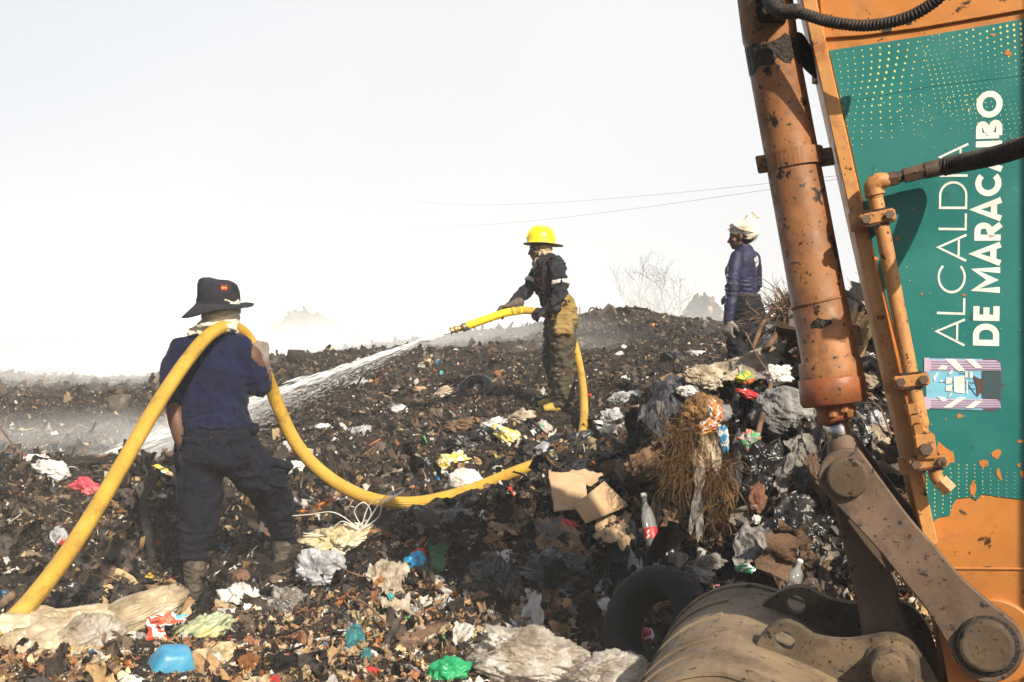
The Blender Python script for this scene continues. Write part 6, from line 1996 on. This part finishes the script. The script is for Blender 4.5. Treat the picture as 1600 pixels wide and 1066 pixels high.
    for lab, px, py, r, d in (('rusty drum on its side on the left slope', 178, 640, 13, (1, -.35, .15)), ('rolled charred bundle lying on the ridge behind the hose', 476, 566, 11, (-1, -.5, .05)), ('grey pipe end sticking out low on the slope', 523, 705, 6, (-1, -.8, .1))):
        c = hit(px, py)
        R1 = r / FPX * c[1]
        d = unit(d)
        c = c + [0, -.05, R1 * .7]
        V, F = tube([c + d * R1 * 2.2, c + d * R1 * .2, c - d * R1 * .05, c - d * R1 * .05, c + d * R1 * 1.4], [R1 * .98, R1, R1, R1 * .74, R1 * .7], 26)
        V = V + (noise(V * 8) * R1 * .10)[:, None]
        put('drum', V, F, M_WOODB if 'charred' in lab else M3('drum_metal', (.03, .022, .018), (.08, .062, .05), (.17, .14, .11), scale=10, rough=.7, bump=.4), None, True, loc=c - [0, 0, R1], label=lab, cat='drum' if 'drum' in lab else 'roll' if 'bundle' in lab else 'pipe')
    # left: branch, log, rags
    P_ = [at(222, 704, 6.7), at(232, 728, 6.65), at(241, 748, 6.6), at(226, 776, 6.5), at(224, 800, 6.42), at(233, 842, 6.2), at(237, 872, 6.1), at(237, 905, 6.0)]
    V, F = tube(catmull(P_, 6), np.interp(np.arange(43), [0, 12, 42], [.014, .024, .030]), 12)
    V = V + (noise(V * 25) * .006)[:, None]
    br = put('burnt_branch', V, F, M_WOODB, None, True, loc=P_[-1], label='charred crooked branch standing left of the carrier', cat='branch')
    bag('burnt_log', 'charred chunk of wood on the left crest', 'log', 118, 728, 84, 24, M_WOODB, 3.7, 5, .2, 2.6, .5, .25, (0, -.2, 0), st=(.3, 1, 1))
    bag('red_cloth', 'crumpled red cloth below the left crest', 'rag', 136, 765, 42, 24, M3('red_cloth', (.30, .03, .05), (.55, .07, .10), (.6, .2, .2), scale=12, rough=.8), 6.1, 5, .35, 2.6, .6, .4, (0, .35, 0))
    bag('white_bag', 'white bag with a red mark on the left crest', 'plastic bag', 58, 722, 34, 26, multi('white_red', [W_, (.7, .68, .66), (.5, .05, .05)], 12, pos=[0, .4, .62]), 7.1, 5, .35, 2.6, .6, .4)
    bag('white_bag', 'limp white bag trailing down from the left crest', 'plastic bag', 84, 738, 56, 26, M_WHITEF, 8.1, 5, .4, 2.8, .6, .4, (0, .4, 0))
    bag('yellow_packet', 'yellow packet beside the charred branch', 'packet', 246, 736, 32, 16, multi('yel_print', [(.65, .42, .03), (.7, .5, .05), W_, (.1, .3, .5)], 16, pos=[0, .4, .56, .66]), 2.2, 4, .4, 3, .6, .4, (0, .2, 0))
    patch('brown_card', 'flattened brown carton on the left crest behind the hose', 'cardboard', [(142, 716), (196, 706), (206, 728), (150, 736)], M_CARDD, (30, 20), .03, 10, (1, 1, 1), 8.0, .06, .25)
    bag('grey_bag', 'thin grey bag in the dark litter at the left', 'plastic bag', 92, 850, 40, 36, M_GREYF, 9.9, 5, .35, 2.8, .6, .4)
    bag('green_ball', 'small bright green wrapper at the left', 'wrapper', 36, 832, 13, 13, M_GREEN, 1.1, 3, .2, 3, 1, .3)
    patch('dark_card', 'dark torn card between the hose and the branch', 'cardboard', [(120, 890), (190, 880), (196, 915), (130, 910)], M_CARDD, (30, 24), .04, 10, (1, 1, 1), 18.0, .06, .3)
    bag('white_rag', 'small knotted white rag near the foot of the branch', 'rag', 118, 922, 34, 18, M_WHITEF, 10.9, 4, .45, 3.2, .5, .5)
    bag('brown_block', 'broken tan block on the ground behind the beige sack', 'block', 166, 928, 26, 24, M_CARD, 5.9, 3, .2, 2, .8, .4)
    # middle slope
    for i, (px, py, w, h, m, lab, cat) in enumerate(((500, 668, 26, 10, M_WHITEF, 'flat white bag on the dark slope right of the hose', 'plastic bag'), (560, 680, 40, 22, M_GREYF, 'grey crumpled film in the middle of the slope', 'plastic sheet'), (622, 640, 26, 14, M_WHITEF, 'white scrap of bag high on the middle slope', 'plastic bag'),
                                                     (452, 700, 22, 20, M_WHITEF, 'small white bag tucked beside the sagging hose', 'plastic bag'), (458, 735, 46, 26, M_WHITEF, 'shredded white plastic behind the right knee', 'plastic bag'), (655, 612, 18, 9, M_CARD, 'orange-brown lump halfway up the slope', 'block'),
                                                     (690, 615, 40, 14, M_BURLAP, 'pale husk beside the burnt tyre', 'husk'), (835, 618, 34, 12, M_BURLAP, 'pale bone-coloured scrap in front of the nozzle holder', 'scrap'), (768, 664, 44, 18, M_WHITEF, 'white crumpled bag below the burnt tyre', 'plastic bag'), (730, 668, 64, 24, M_CARDD, 'crushed brown carton below the burnt tyre', 'carton'),
                                                     (812, 655, 40, 22, M_BURLAP, 'brown paper bundle left of the yellow boot', 'paper bundle'), (848, 672, 26, 26, M3('mixed_film', (.1, .3, .15), (.45, .42, .4), (.5, .1, .12), scale=14, rough=.4, transl=.1), 'green and red tangle of film below the yellow boot', 'film'), (955, 655, 34, 26, M_GREYF, 'grey bag right of the hose end', 'plastic bag'), (940, 668, 26, 14, M_WHITEF, 'white scrap bag right of the hose end', 'plastic bag'), (975, 628, 44, 22, M_GREYF, 'pale bag on the slope behind the dark tarp', 'plastic bag'),
                                                     (966, 555, 16, 9, M_WHITEF, 'small white lump on the far slope right of the nozzle holder', 'scrap'), (1090, 553, 24, 10, M_WHITEF, 'white scrap at the feet of the watcher', 'scrap'), (1056, 562, 46, 16, M_BLACKF, 'dark slab on the slope left of the watcher', 'slab'), (850, 705, 30, 22, M_GREYF, 'grey rag over the end of the sagging hose', 'rag'), (902, 755, 24, 12, M_WHITEF, 'white label scrap above the cardboard', 'scrap'),
                                                     (720, 700, 46, 30, M_BLACKF, 'black film heap left of the half-burnt bag', 'plastic sheet'), (560, 600, 30, 10, M_GREYF, 'grey lump below the water jet', 'scrap'), (690, 745, 22, 16, M_WHITEF, 'white scrap just left of the printed bag', 'scrap'), (625, 745, 60, 14, M_BURLAP, 'flat pale scrap above the lowest point of the hose', 'scrap'))):
        bag('scrap' if cat in ('scrap', 'slab') else cat.replace(' ', '_'), lab, cat, px, py, w, h, m, 20.3 + i * 1.7, 5 if w > 30 else 4, .38, 2.8, .6, .45, (0, random.uniform(-.4, .4), 0))
    # --- the pile at the right
    patch('dark_tarp', 'dark blue-black tarp draped down the left face of the pile', 'tarp', [(1030, 590, 5.95), (1088, 588, 5.85), (1050, 690, 5.35), (998, 668, 5.5)], M_TARP, (90, 90), .075, 6, (1.4, 1.4, .35), 3.0, edge=.25, bulge=.09)
    bag('beige_bag', 'pale crumpled bag on top of the dark tarp', 'plastic bag', 1098, 592, 56, 40, M_BURLAP, 11.3, 6, .3, 2.4, .8, .35, Y=5.75)
    patch('pale_cloth', 'long pale cloth stretched over the top of the pile', 'cloth', [(1115, 574, 6.05), (1258, 524, 6.2), (1265, 578, 5.8), (1140, 596, 5.9)], M_BURLAP, (110, 60), .07, 6, (.5, 1, 1), 1.4, edge=.3, bulge=.08)
    patch('pale_cloth', 'thin end of pale cloth trailing right behind the cylinder', 'cloth', [(1190, 578, 5.75), (1350, 560, 5.7), (1350, 578, 5.6), (1195, 592, 5.65)], M_GREYRAG, (90, 24), .035, 9, (.4, 1, 1), 4.4, edge=.4)
    bag('woven_sack', 'full grimy woven sack beside the hydraulic cylinder', 'sack', 1222, 645, 88, 82, M_SACK, 9.2, 6, .15, 3.0, .8, .22, (0, .25, 0), Y=5.25, st=(.35, 1, 1))
    patch('grey_rag', 'long twisted grey rag hanging below the woven sack', 'rag', [(1243, 672, 5.1), (1290, 655, 5.0), (1270, 790, 4.85), (1208, 772, 4.9)], M_GREYRAG, (80, 100), .09, 7, (1.2, 1.2, .4), 6.4, edge=.35)
    patch('grey_rag', 'grey rag end knotted to the left of the long hanging rag', 'rag', [(1205, 740, 4.95), (1250, 690, 5.0), (1246, 735, 4.9), (1216, 784, 4.88)], M_GREYRAG, (50, 60), .06, 10, (1, 1, .6), 16.4, edge=.4)
    patch('pale_rag', 'whitish rag hanging down over the dry roots', 'rag', [(1100, 672, 5.05), (1128, 668, 5.05), (1122, 745, 4.98), (1084, 724, 4.98)], M_BURLAP, (50, 60), .05, 11, (1.3, 1.3, .4), 2.4, edge=.3)
    patch('pale_rag', 'narrow grey rag strip hanging under the whitish one', 'rag', [(1086, 722, 5.0), (1102, 728, 5.0), (1096, 838, 4.86), (1077, 830, 4.86)], M_GREYRAG, (24, 70), .03, 12, (1.3, 1.3, .5), 7.4, edge=.35)
    for i, (c4, m_, lab) in enumerate((
        ([(1150, 610, 5.6), (1205, 600, 5.6), (1195, 660, 5.35), (1145, 665, 5.35)], M_BLACKF, 'black film folded over the pile left of the woven sack'),
        ([(1140, 690, 5.15), (1175, 680, 5.15), (1168, 775, 4.95), (1140, 770, 4.95)], M_TARP, 'narrow dark sheet hanging right of the dry roots'),
        ([(1165, 700, 5.1), (1205, 690, 5.1), (1200, 770, 4.9), (1165, 775, 4.9)], M_BLACKF, 'black sheet hanging below the woven sack'),
        ([(1262, 560, 5.5), (1300, 555, 5.5), (1300, 640, 5.2), (1255, 640, 5.2)], M_GREYRAG, 'grey rag draped behind the foot of the cylinder'),
        ([(1200, 780, 4.85), (1290, 770, 4.8), (1300, 850, 4.6), (1205, 860, 4.6)], M_BLACKF, 'sagging black film above the bucket'),
        ([(1320, 620, 5.2), (1372, 620, 5.2), (1378, 700, 4.9), (1325, 700, 4.9)], M_BLACKF, 'black film behind the rod'),
        ([(1215, 500, 6.2), (1262, 490, 6.2), (1266, 548, 6.0), (1205, 560, 6.0)], M_GREYRAG, 'grey sheet of film under the brushwood'),
        ([(1325, 495, 6.0), (1380, 490, 6.0), (1384, 520, 5.8), (1330, 530, 5.8)], M_SACK, 'grimy sheet at the top of the pile behind the cylinder'),
        ([(1150, 830, 4.7), (1200, 815, 4.75), (1205, 880, 4.5), (1145, 885, 4.5)], M_GREYRAG, 'muddy rag hanging above the bucket'),
        ([(985, 700, 5.6), (1040, 690, 5.5), (1035, 740, 5.35), (975, 745, 5.45)], M_CARDD, 'scorched card left of the dry roots'),
        ([(1035, 795, 5.1), (1072, 795, 5.05), (1070, 845, 4.95), (1035, 850, 5.0)], M_CARDD, 'dark brown carton panel right of the bottle'))):
        patch('hanging_sheet', lab, 'sheet', c4, m_, (50, 60), .06, 8, (1.3, 1.3, .4), 30.1 + i * 2.3, edge=.3, bulge=.04)
    bag('carpet_roll', 'curled brown carpet end above the dry roots', 'carpet', 1095, 650, 66, 62, M3('carpet', (.06, .03, .012), (.20, .11, .045), (.38, .24, .10), scale=16, rough=.9, bump=1.0, bscale=90, stretch=(1, 1, .3)), 5.0, 6, .24, 3.0, .7, .3, (0, -.5, 0), Y=5.35, st=(1, .3, 1))
    bag('plastic_cup', 'crushed clear cup at the right end of the carpet roll', 'cup', 1132, 645, 24, 26, gm, 2.0, 4, .12, 2, 1, .15, Y=5.15)
    op = multi('orange_print', [(.5, .17, .03), (.5, .47, .42), (.42, .09, .02), (.5, .33, .05)], 16, pos=[0, .44, .52, .6])
    for i, (px, py, w, h, m, lab, Y_) in enumerate(((1106, 668, 36, 20, op, 'orange and white wrapper hanging at the carpet roll', 5.05), (1117, 645, 20, 34, op, 'upright orange wrapper above the whitish rag', 5.1), (1131, 684, 16, 34, multi('bw', [(.02, .17, .33), (.5, .5, .48), (.03, .2, .38)], 14, pos=[0, .46, .56]), 'blue and white wrapper right of the whitish rag', 5.0),
                                               (1176, 620, 44, 14, multi('rw', [(.45, .02, .02), (.5, .03, .03), W_], 20, pos=[0, .5, .62]), 'long red wrapper in the middle of the pile', 5.35), (1165, 590, 26, 20, multi('yg', [(.6, .5, .05), (.1, .35, .1), (.6, .15, .05)], 18, pos=[0, .46, .56]), 'yellow and green wrapper under the pale cloth', 5.55),
                                               (1173, 690, 30, 30, multi('gr', [(.3, .3, .28), (.05, .3, .12), (.5, .1, .08), (.3, .3, .28)], 22, pos=[0, .42, .52, .6]), 'greenish foil wrapper right of the dry roots', 5.0), (1182, 780, 26, 44, M3('clay', (.06, .022, .012), (.16, .07, .04), (.25, .13, .08), scale=10, rough=.8), 'reddish-brown leaf of card right of the dry roots', 4.85),
                                               (1182, 812, 12, 12, M_WHITEF, 'tiny white label below the reddish-brown card', 4.8), (1165, 888, 30, 12, multi('gw', [(.05, .4, .15), W_, (.06, .45, .2)], 14, pos=[0, .46, .56]), 'green and white wrapper above the bucket', 4.35), (1325, 480, 40, 12, M_RED, 'red bag on top of the pile behind the cylinder', 5.9),
                                               (1345, 525, 44, 34, M_GREYF, 'crumpled grey bag high on the pile between cylinder and arm', 5.8), (1352, 556, 40, 12, M_WHITEF, 'printed white strip between cylinder and arm', 5.5), (1365, 600, 50, 34, M_BURLAP, 'brown sack end between cylinder and arm', 5.3), (1370, 665, 38, 40, M_GREYF, 'crinkled clear film right of the cylinder gland', 5.0), (1385, 720, 34, 70, M_BURLAP, 'pale rag beside the rod eye', 4.9), (1350, 690, 26, 18, M_GREEN, 'bright green scrap beside the rod', 5.05),
                                               (1335, 880, 34, 34, M_GREYF, 'grey crumpled bag behind the bucket link', 4.5), (1110, 880, 44, 24, M_GREYRAG, 'grey knitted rag at the foot of the roots', 4.55), (1092, 898, 40, 18, M_SACK, 'pale blue-grey rag end touching the tyre', 4.4), (1075, 612, 30, 18, M_WHITEF, 'whitish film scrap on the tarp', 5.6),
                                               (1215, 585, 40, 30, M_WHITEF, 'torn white food wrapper above the woven sack', 5.35), (945, 960, 40, 46, M_WHITEF, 'white crumpled carton left of the tyre', 4.55), (1245, 850, 50, 30, M_BLACKF, 'black bag in the dark gap above the bucket', 4.6), (1190, 730, 60, 70, M_BLACKF, 'black bag deep in the pile right of the roots', 5.0))):
        bag('wrapper' if 'wrapper' in lab else 'bag' if 'bag' in lab else 'rag' if 'rag' in lab else 'scrap', lab, 'wrapper' if 'wrapper' in lab else 'bag' if 'bag' in lab else 'rag' if 'rag' in lab else 'scrap', px, py, w, h, m, 60.3 + i * 1.3, 5, .35, 2.6, .55, .4, (0, random.uniform(-.5, .5), 0), Y=Y_)

def bag_cap(b1, ax):
    return tube([b1 - ax * .002, b1 + ax * .016], .0155, 18)
build_rubbish()

# ---------------------------------------------------------------- root clump, brush, tree
def strands(name, label, cat, starts, n, length, spread, m, r=.0016, seed=0, droop=1.0, segs=7):
    rr = np.random.default_rng(seed)
    Vs, Fs, k = [], [], 0
    for i in range(n):
        a = starts(rr)
        d = unit(rr.normal(size=3) * spread + [0, -.35, .1])
        P = [a]
        st = length * rr.uniform(.4, 1.2) / segs
        c = rr.normal(size=3) * .25
        for j in range(segs):
            d = unit(d + np.array([0, -.03, -.30 * droop]) + rr.normal(size=3) * .22 + c * .3)
            P.append(P[-1] + d * st)
        V, F = tube(np.array(P), np.linspace(1.2, .5, segs + 1) * r * rr.uniform(.6, 1.5), 3, False)
        Vs.append(V); Fs += [tuple(x + k for x in f) for f in F]; k += len(V)
    V = np.concatenate(Vs)
    return put(name, V, Fs, m, None, False, loc=V.mean(0), label=label, cat=cat)
def st1(rr):
    return at(rr.uniform(1045, 1100), rr.uniform(665, 750), rr.uniform(5.0, 5.2))
strands('root_clump', 'big shaggy clump of golden dry roots hanging on the pile', 'root clump', st1, 700, .22, .75, M_STRAW, .0016, 1)
def st2(rr):
    return at(rr.uniform(1105, 1145), rr.uniform(720, 820), rr.uniform(4.9, 5.1))
strands('root_clump', 'lower brown tangle of roots right of the grey rag strip', 'root clump', st2, 360, .24, .6, M_STRAW, .0014, 2)
def st3(rr):
    return at(rr.uniform(1215, 1262), rr.uniform(470, 520), rr.uniform(6.0, 6.35))
strands('brush_heap', 'heap of dry brushwood on the pile behind the cylinder', 'brushwood', st3, 520, .30, 1.3, M_WOOD, .0028, 3, .1)
def st4(rr):
    return at(rr.uniform(1330, 1400), rr.uniform(470, 500), rr.uniform(6.0, 6.3))
strands('brush_heap', 'dry brushwood between the cylinder and the arm', 'brushwood', st4, 260, .26, 1.3, M_WOOD, .0028, 4, .4)
for i, (a, b_, r, lab) in enumerate((((1176, 545, 6.0), (1232, 462, 6.1), .016, 'brown stick leaning against the brushwood'), ((1196, 548, 5.9), (1240, 475, 6.0), .020, 'thicker stick beside the leaning one'), ((1216, 450, 6.2), (1226, 474, 6.15), .008, 'short stick poking up from the brushwood'),
                                     ((1184, 500, 6.1), (1222, 512, 6.1), .004, 'thin twig reaching towards the watcher'), ((1192, 470, 6.2), (1224, 480, 6.15), .003, 'thin twig above the watcher\'s belt'), ((1165, 520, 5.9), (1215, 600, 5.6), .005, 'thin cane lying across the pale cloth'), ((1330, 742, 4.8), (1300, 690, 5.0), .006, 'bent cane behind the rod eye'), ((1395, 690, 4.9), (1340, 630, 5.1), .006, 'thin cane crossing behind the arm edge'),
                                     ((1168, 742, 5.0), (1205, 600, 5.3), .018, 'dark stick standing left of the woven sack'), ((585, 905, 5.0), (520, 880, 5.0), .005, 'thin root above the teal rag'), ((625, 1000, 4.2), (540, 930, 4.5), .006, 'curved root lying beside the teal rag'), ((20, 700, 6.9), (0, 668, 7.0), .010, 'short stick at the left edge of the crest'), ((20, 930, 4.6), (-10, 965, 4.3), .022, 'pale stick at the left edge'))):
    P0, P1 = at(*a), at(*b_)
    mid = (P0 + P1) / 2 + rng.normal(size=3) * .03
    V, F = tube(catmull([P0, mid, P1], 8), np.linspace(r, r * .7, 17), 8)
    V = V + (noise(V * 30) * r * .25)[:, None]
    put('stick', V, F, M_WOOD, None, True, loc=P0, label=lab, cat='stick')

def build_tree():
    base = at(1036, 492, 62)
    base[2] = float(hgt(base[:1], base[1:2])[0]) - .1
    T = empty('bare_tree', base, 'bare wide-crowned tree fading in smoke beyond the ridge', 'tree')
    rr = np.random.default_rng(11)
    parts, tr = [], []
    top = at(1028, 484, 62)
    leaves = []
    def grow(p, d, L, r, lev):
        n = 5
        P = [p]
        for i in range(n):
            d = unit(d + rr.normal(size=3) * .13 + [0, 0, .06])
            P.append(P[-1] + d * L / n)
        V, F = tube(np.array(P), np.linspace(r, r * .6, n + 1), 5 if lev < 3 else 3, False)
        (tr if lev == 0 else parts).append((V, F))
        if lev < 5:
            for k in range(3 if lev < 4 else 2):
                q = P[rr.integers(2, n + 1)]
                nd = unit(d + rr.normal(size=3) * .62)
                grow(q, nd, L * rr.uniform(.55, .82), r * .58, lev + 1)
    for dx in (-.75, -.3, .1, .5, -.5):
        grow(base + [dx * .3, 0, 0], unit([dx, rr.normal() * .3, 1.1]), 2.45, .08, 0)
    put('trunk', *join(tr), M_WOODB, T)
    put('crown', *join(parts), M_WOODB, T)
build_tree()
# bent scrap metal on the ridge, wires
c0 = at(938, 492, 19.5)
sc = flat('scrap_metal', (.10, .08, .065), .7)
def px3(l, Y): return [at(a, b_, Y) for a, b_ in l]
put('scrap_bracket', *tube(px3([(935, 494), (944, 486), (952, 477), (956, 480), (962, 492)], 19.5), .045, 5), sc, None, False, loc=c0, label='bent metal bracket poking up on the ridge', cat='scrap metal')
put('scrap_bracket', *tube(catmull(px3([(921, 494), (921, 484), (927, 481), (930, 487), (938, 488)], 19.6), 4), .02, 5), sc, None, False, loc=c0, label='thin bent wire loop left of the metal bracket on the ridge', cat='scrap metal')
put('scrap_bracket', *tube(px3([(906, 496), (906, 480)], 19.6), .012, 5), sc, None, False, loc=c0, label='thin upright rod on the ridge', cat='scrap metal')
for i, (a, b_, lab) in enumerate((((1400, 264, 55), (640, 312, 240), 'upper overhead wire crossing the white sky'), ((1400, 266, 50), (640, 352, 230), 'lower overhead wire crossing the white sky'))):
    P0, P1 = at(*a), at(*b_)
    Q = [P0 + (P1 - P0) * t - np.array([0, 0, 4 * (1.6, 1.2)[i] * t * (1 - t)]) for t in np.linspace(-.3, 1.0, 40)]
    put('overhead_wire', *tube(Q, .013, 5), M_RUBBER, None, loc=Q[0], label=lab, cat='wire')
# ---------------------------------------------------------------- water jet
def build_water():
    end = at(150, 722, 9.1)
    W = empty('water_jet', NOZ_P, 'white jet of water from the nozzle down to the smoking ground', 'water jet')
    L = np.linalg.norm(end - NOZ_P)
    N = 60
    T = np.linspace(0, 1, N)
    def ctr(t):
        t = np.asarray(t)[..., None]
        return NOZ_P + (end - NOZ_P) * t + np.array([0, 0, 1.0]) * (.07 * t * (1 - t))
    d = unit(end - NOZ_P)
    s1 = unit(np.cross(d, [0, 0, 1])); s2 = np.cross(s1, d)
    def rad(t): return .020 + .028 * t ** 1.2
    m = mat('aerated_water', [(.80, .84, .88), (.86, .88, .90), (.9, .9, .9)], scale=3, rough=.4, spec=.5, alpha=.75)
    m.node_tree.nodes['Principled BSDF'].inputs['Roughness'].default_value = .5
    ms = mat('thin_spray', [(.82, .85, .88), (.88, .89, .90)], scale=3, rough=.5, alpha=.33)
    # core: ragged rope of water, opaque near the nozzle and breaking up
    V, F = tube(ctr(T), rad(T) * np.linspace(.95, .75, N), 18)
    V = V + (noise(V * [6, 6, 25]) * .012)[:, None]
    mc = mat('water_core', [(.84, .87, .9), (.9, .9, .9)], scale=7, rough=.5, alpha=(.25, .95), stretch=(.35, .35, 3))
    put('jet_core', V, F, mc, W, True)
    rr = np.random.default_rng(8)
    def strands_(n, k, l0, l1, r0, r1, tmin=0.0, name='spray', mm=m):
        Vs, Fs, q = [], [], 0
        for i in range(n):
            t = tmin + (1 - tmin) * rr.random() ** .8
            ln = rr.uniform(l0, l1) * (.4 + t)
            rd = rad(t) * k * abs(rr.normal()) * .62
            a = rr.uniform(0, 2 * pi)
            sag = abs(rr.normal()) * .10 * t * k * (k > 1)
            p = ctr(t) + rd * (cos(a) * s1 + sin(a) * s2) - np.array([0, 0, sag])
            dd = unit(d + .03 * rr.normal(size=3))
            r = rr.uniform(r0, r1)
            V, F = tube([p - dd * ln / 2, p - dd * ln * .2, p + dd * ln * .2, p + dd * ln / 2], [r * .1, r, r, r * .1], 4, False)
            Vs.append(V); Fs += [tuple(x + q for x in f) for f in F]; q += len(V)
        o = put(name, np.concatenate(Vs), Fs, mm, W, True)
        o['kind'] = 'stuff'
    strands_(3000, 1.0, .06, .26, .0018, .0055)
    strands_(4800, 2.1, .01, .07, .0008, .0024, .10, 'droplets', ms)
build_water()

# ---------------------------------------------------------------- smoke, steam and haze
def puff(name, label, c, r, dens, seed=0, kind='stuff', scale=1.6, thr=.42, anis=-0.45, along=None):
    V, F = ICO[3]
    me = mesh_of(name, V, F)
    o = bpy.data.objects.new(name, me)
    COL.objects.link(o)
    o.location = tuple(c)
    o.scale = tuple(r)
    if along is not None:
        o.rotation_euler = Vector(along).to_track_quat('X', 'Z').to_euler()
    m = bpy.data.materials.new(name)
    m.use_nodes = True
    t = m.node_tree
    t.nodes.clear()
    out = t.nodes.new('ShaderNodeOutputMaterial')
    v = t.nodes.new('ShaderNodeVolumePrincipled')
    v.inputs['Color'].default_value = (.92, .96, 1.0, 1)
    v.inputs['Anisotropy'].default_value = anis
    co = t.nodes.new('ShaderNodeTexCoord')
    ln = t.nodes.new('ShaderNodeVectorMath'); ln.operation = 'LENGTH'
    t.links.new(co.outputs['Object'], ln.inputs[0])
    fa = t.nodes.new('ShaderNodeMapRange'); fa.interpolation_type = 'SMOOTHSTEP'
    fa.inputs['From Min'].default_value = .98; fa.inputs['From Max'].default_value = .15
    fa.inputs['To Min'].default_value = 0; fa.inputs['To Max'].default_value = 1
    t.links.new(ln.outputs['Value'], fa.inputs[0])
    mp = t.nodes.new('ShaderNodeMapping')
    mp.inputs['Location'].default_value = (seed, seed * 2, seed * 3)
    t.links.new(co.outputs['Object'], mp.inputs[0])
    n = t.nodes.new('ShaderNodeTexNoise'); n.inputs['Scale'].default_value = scale; n.inputs['Detail'].default_value = 4
    t.links.new(mp.outputs[0], n.inputs['Vector'])
    nr = t.nodes.new('ShaderNodeMapRange'); nr.inputs['From Min'].default_value = thr; nr.inputs['From Max'].default_value = .72
    t.links.new(n.outputs[0], nr.inputs[0])
    m1 = t.nodes.new('ShaderNodeMath'); m1.operation = 'MULTIPLY'
    t.links.new(fa.outputs[0], m1.inputs[0]); t.links.new(nr.outputs[0], m1.inputs[1])
    m2 = t.nodes.new('ShaderNodeMath'); m2.operation = 'MULTIPLY'; m2.inputs[1].default_value = dens
    t.links.new(m1.outputs[0], m2.inputs[0])
    t.links.new(m2.outputs[0], v.inputs['Density'])
    t.links.new(v.outputs[0], out.inputs['Volume'])
    me.materials.append(m)
    return tag(o, label, None, None, kind)
puff('steam', 'steam where the water strikes the ground at the left', at(150, 712, 10.0), (2.5, 1.3, .62), .50, 1, scale=1.3, thr=.3)
je = at(150, 722, 9.1)
for k, (t_, l_, r_, d_) in enumerate(((.86, 1.0, .30, 2.6), (.62, .9, .17, 2.2))):
    puff('spray_mist', ('dense mist round the last metre of the water jet', 'fine mist round the middle of the water jet')[k], NOZ_P + (je - NOZ_P) * t_ - [0, 0, .04], (l_, r_, r_), d_, 20 + k, scale=2, thr=.25, along=je - NOZ_P)
puff('smoke', 'smoke drifting over the far mounds at the left', at(230, 545, 38), (18, 9, 3.6), .10, 4, thr=.25)
puff('smoke', 'smoke rolling behind the nozzle', at(700, 520, 30), (9, 5, 2.2), .22, 6, thr=.28)
puff('smoke', 'smoke pooling under the bare tree', at(1040, 492, 44), (9, 5, 2.4), .20, 9, thr=.25)
puff('smoke', 'smoke veil over the ridge behind the carrier', at(440, 552, 19.8), (4.0, 1.6, .9), .5, 41, thr=.28)
puff('smoke', 'smoke bank far behind the ridge', at(600, 520, 98), (60, 9, 6.8), .14, 31, thr=.25, scale=2.2)
puff('smoke', 'thin smoke hanging over the left ridge', at(120, 600, 16), (5, 3.5, 1.2), .42, 33, thr=.25)
puff('smoke', 'smoke drifting low behind the water jet', at(690, 545, 19.8), (5.5, 1.7, 1.05), .75, 35, thr=.28)
puff('smoke', 'smoke low round the foot of the bare tree', at(1035, 478, 56), (6, 2.5, 2.2), .30, 37, thr=.25)
puff('smoke', 'thin smoke rising behind the watcher', at(1215, 500, 14), (1.3, 1.3, 1.0), .5, 12, thr=.4)
puff('smoke', 'wisp of smoke right of the nozzle holder', at(905, 560, 15), (1.5, 1.0, .8), .35, 15, thr=.4)

hz = bpy.data.materials.new('haze')
hz.use_nodes = True
t = hz.node_tree
t.nodes.clear()
out = t.nodes.new('ShaderNodeOutputMaterial')
v = t.nodes.new('ShaderNodeVolumePrincipled')
v.inputs['Color'].default_value = (.95, .975, 1.0, 1)
v.inputs['Density'].default_value = 0.0028
v.inputs['Anisotropy'].default_value = -0.5
t.links.new(v.outputs[0], out.inputs['Volume'])
V, F = box([500, 450, 2.2], (10500, 460, 8.7), None, 0)
put('haze', V, F, hz, None, label='thin smoke haze hanging over the whole heap', kind='stuff')
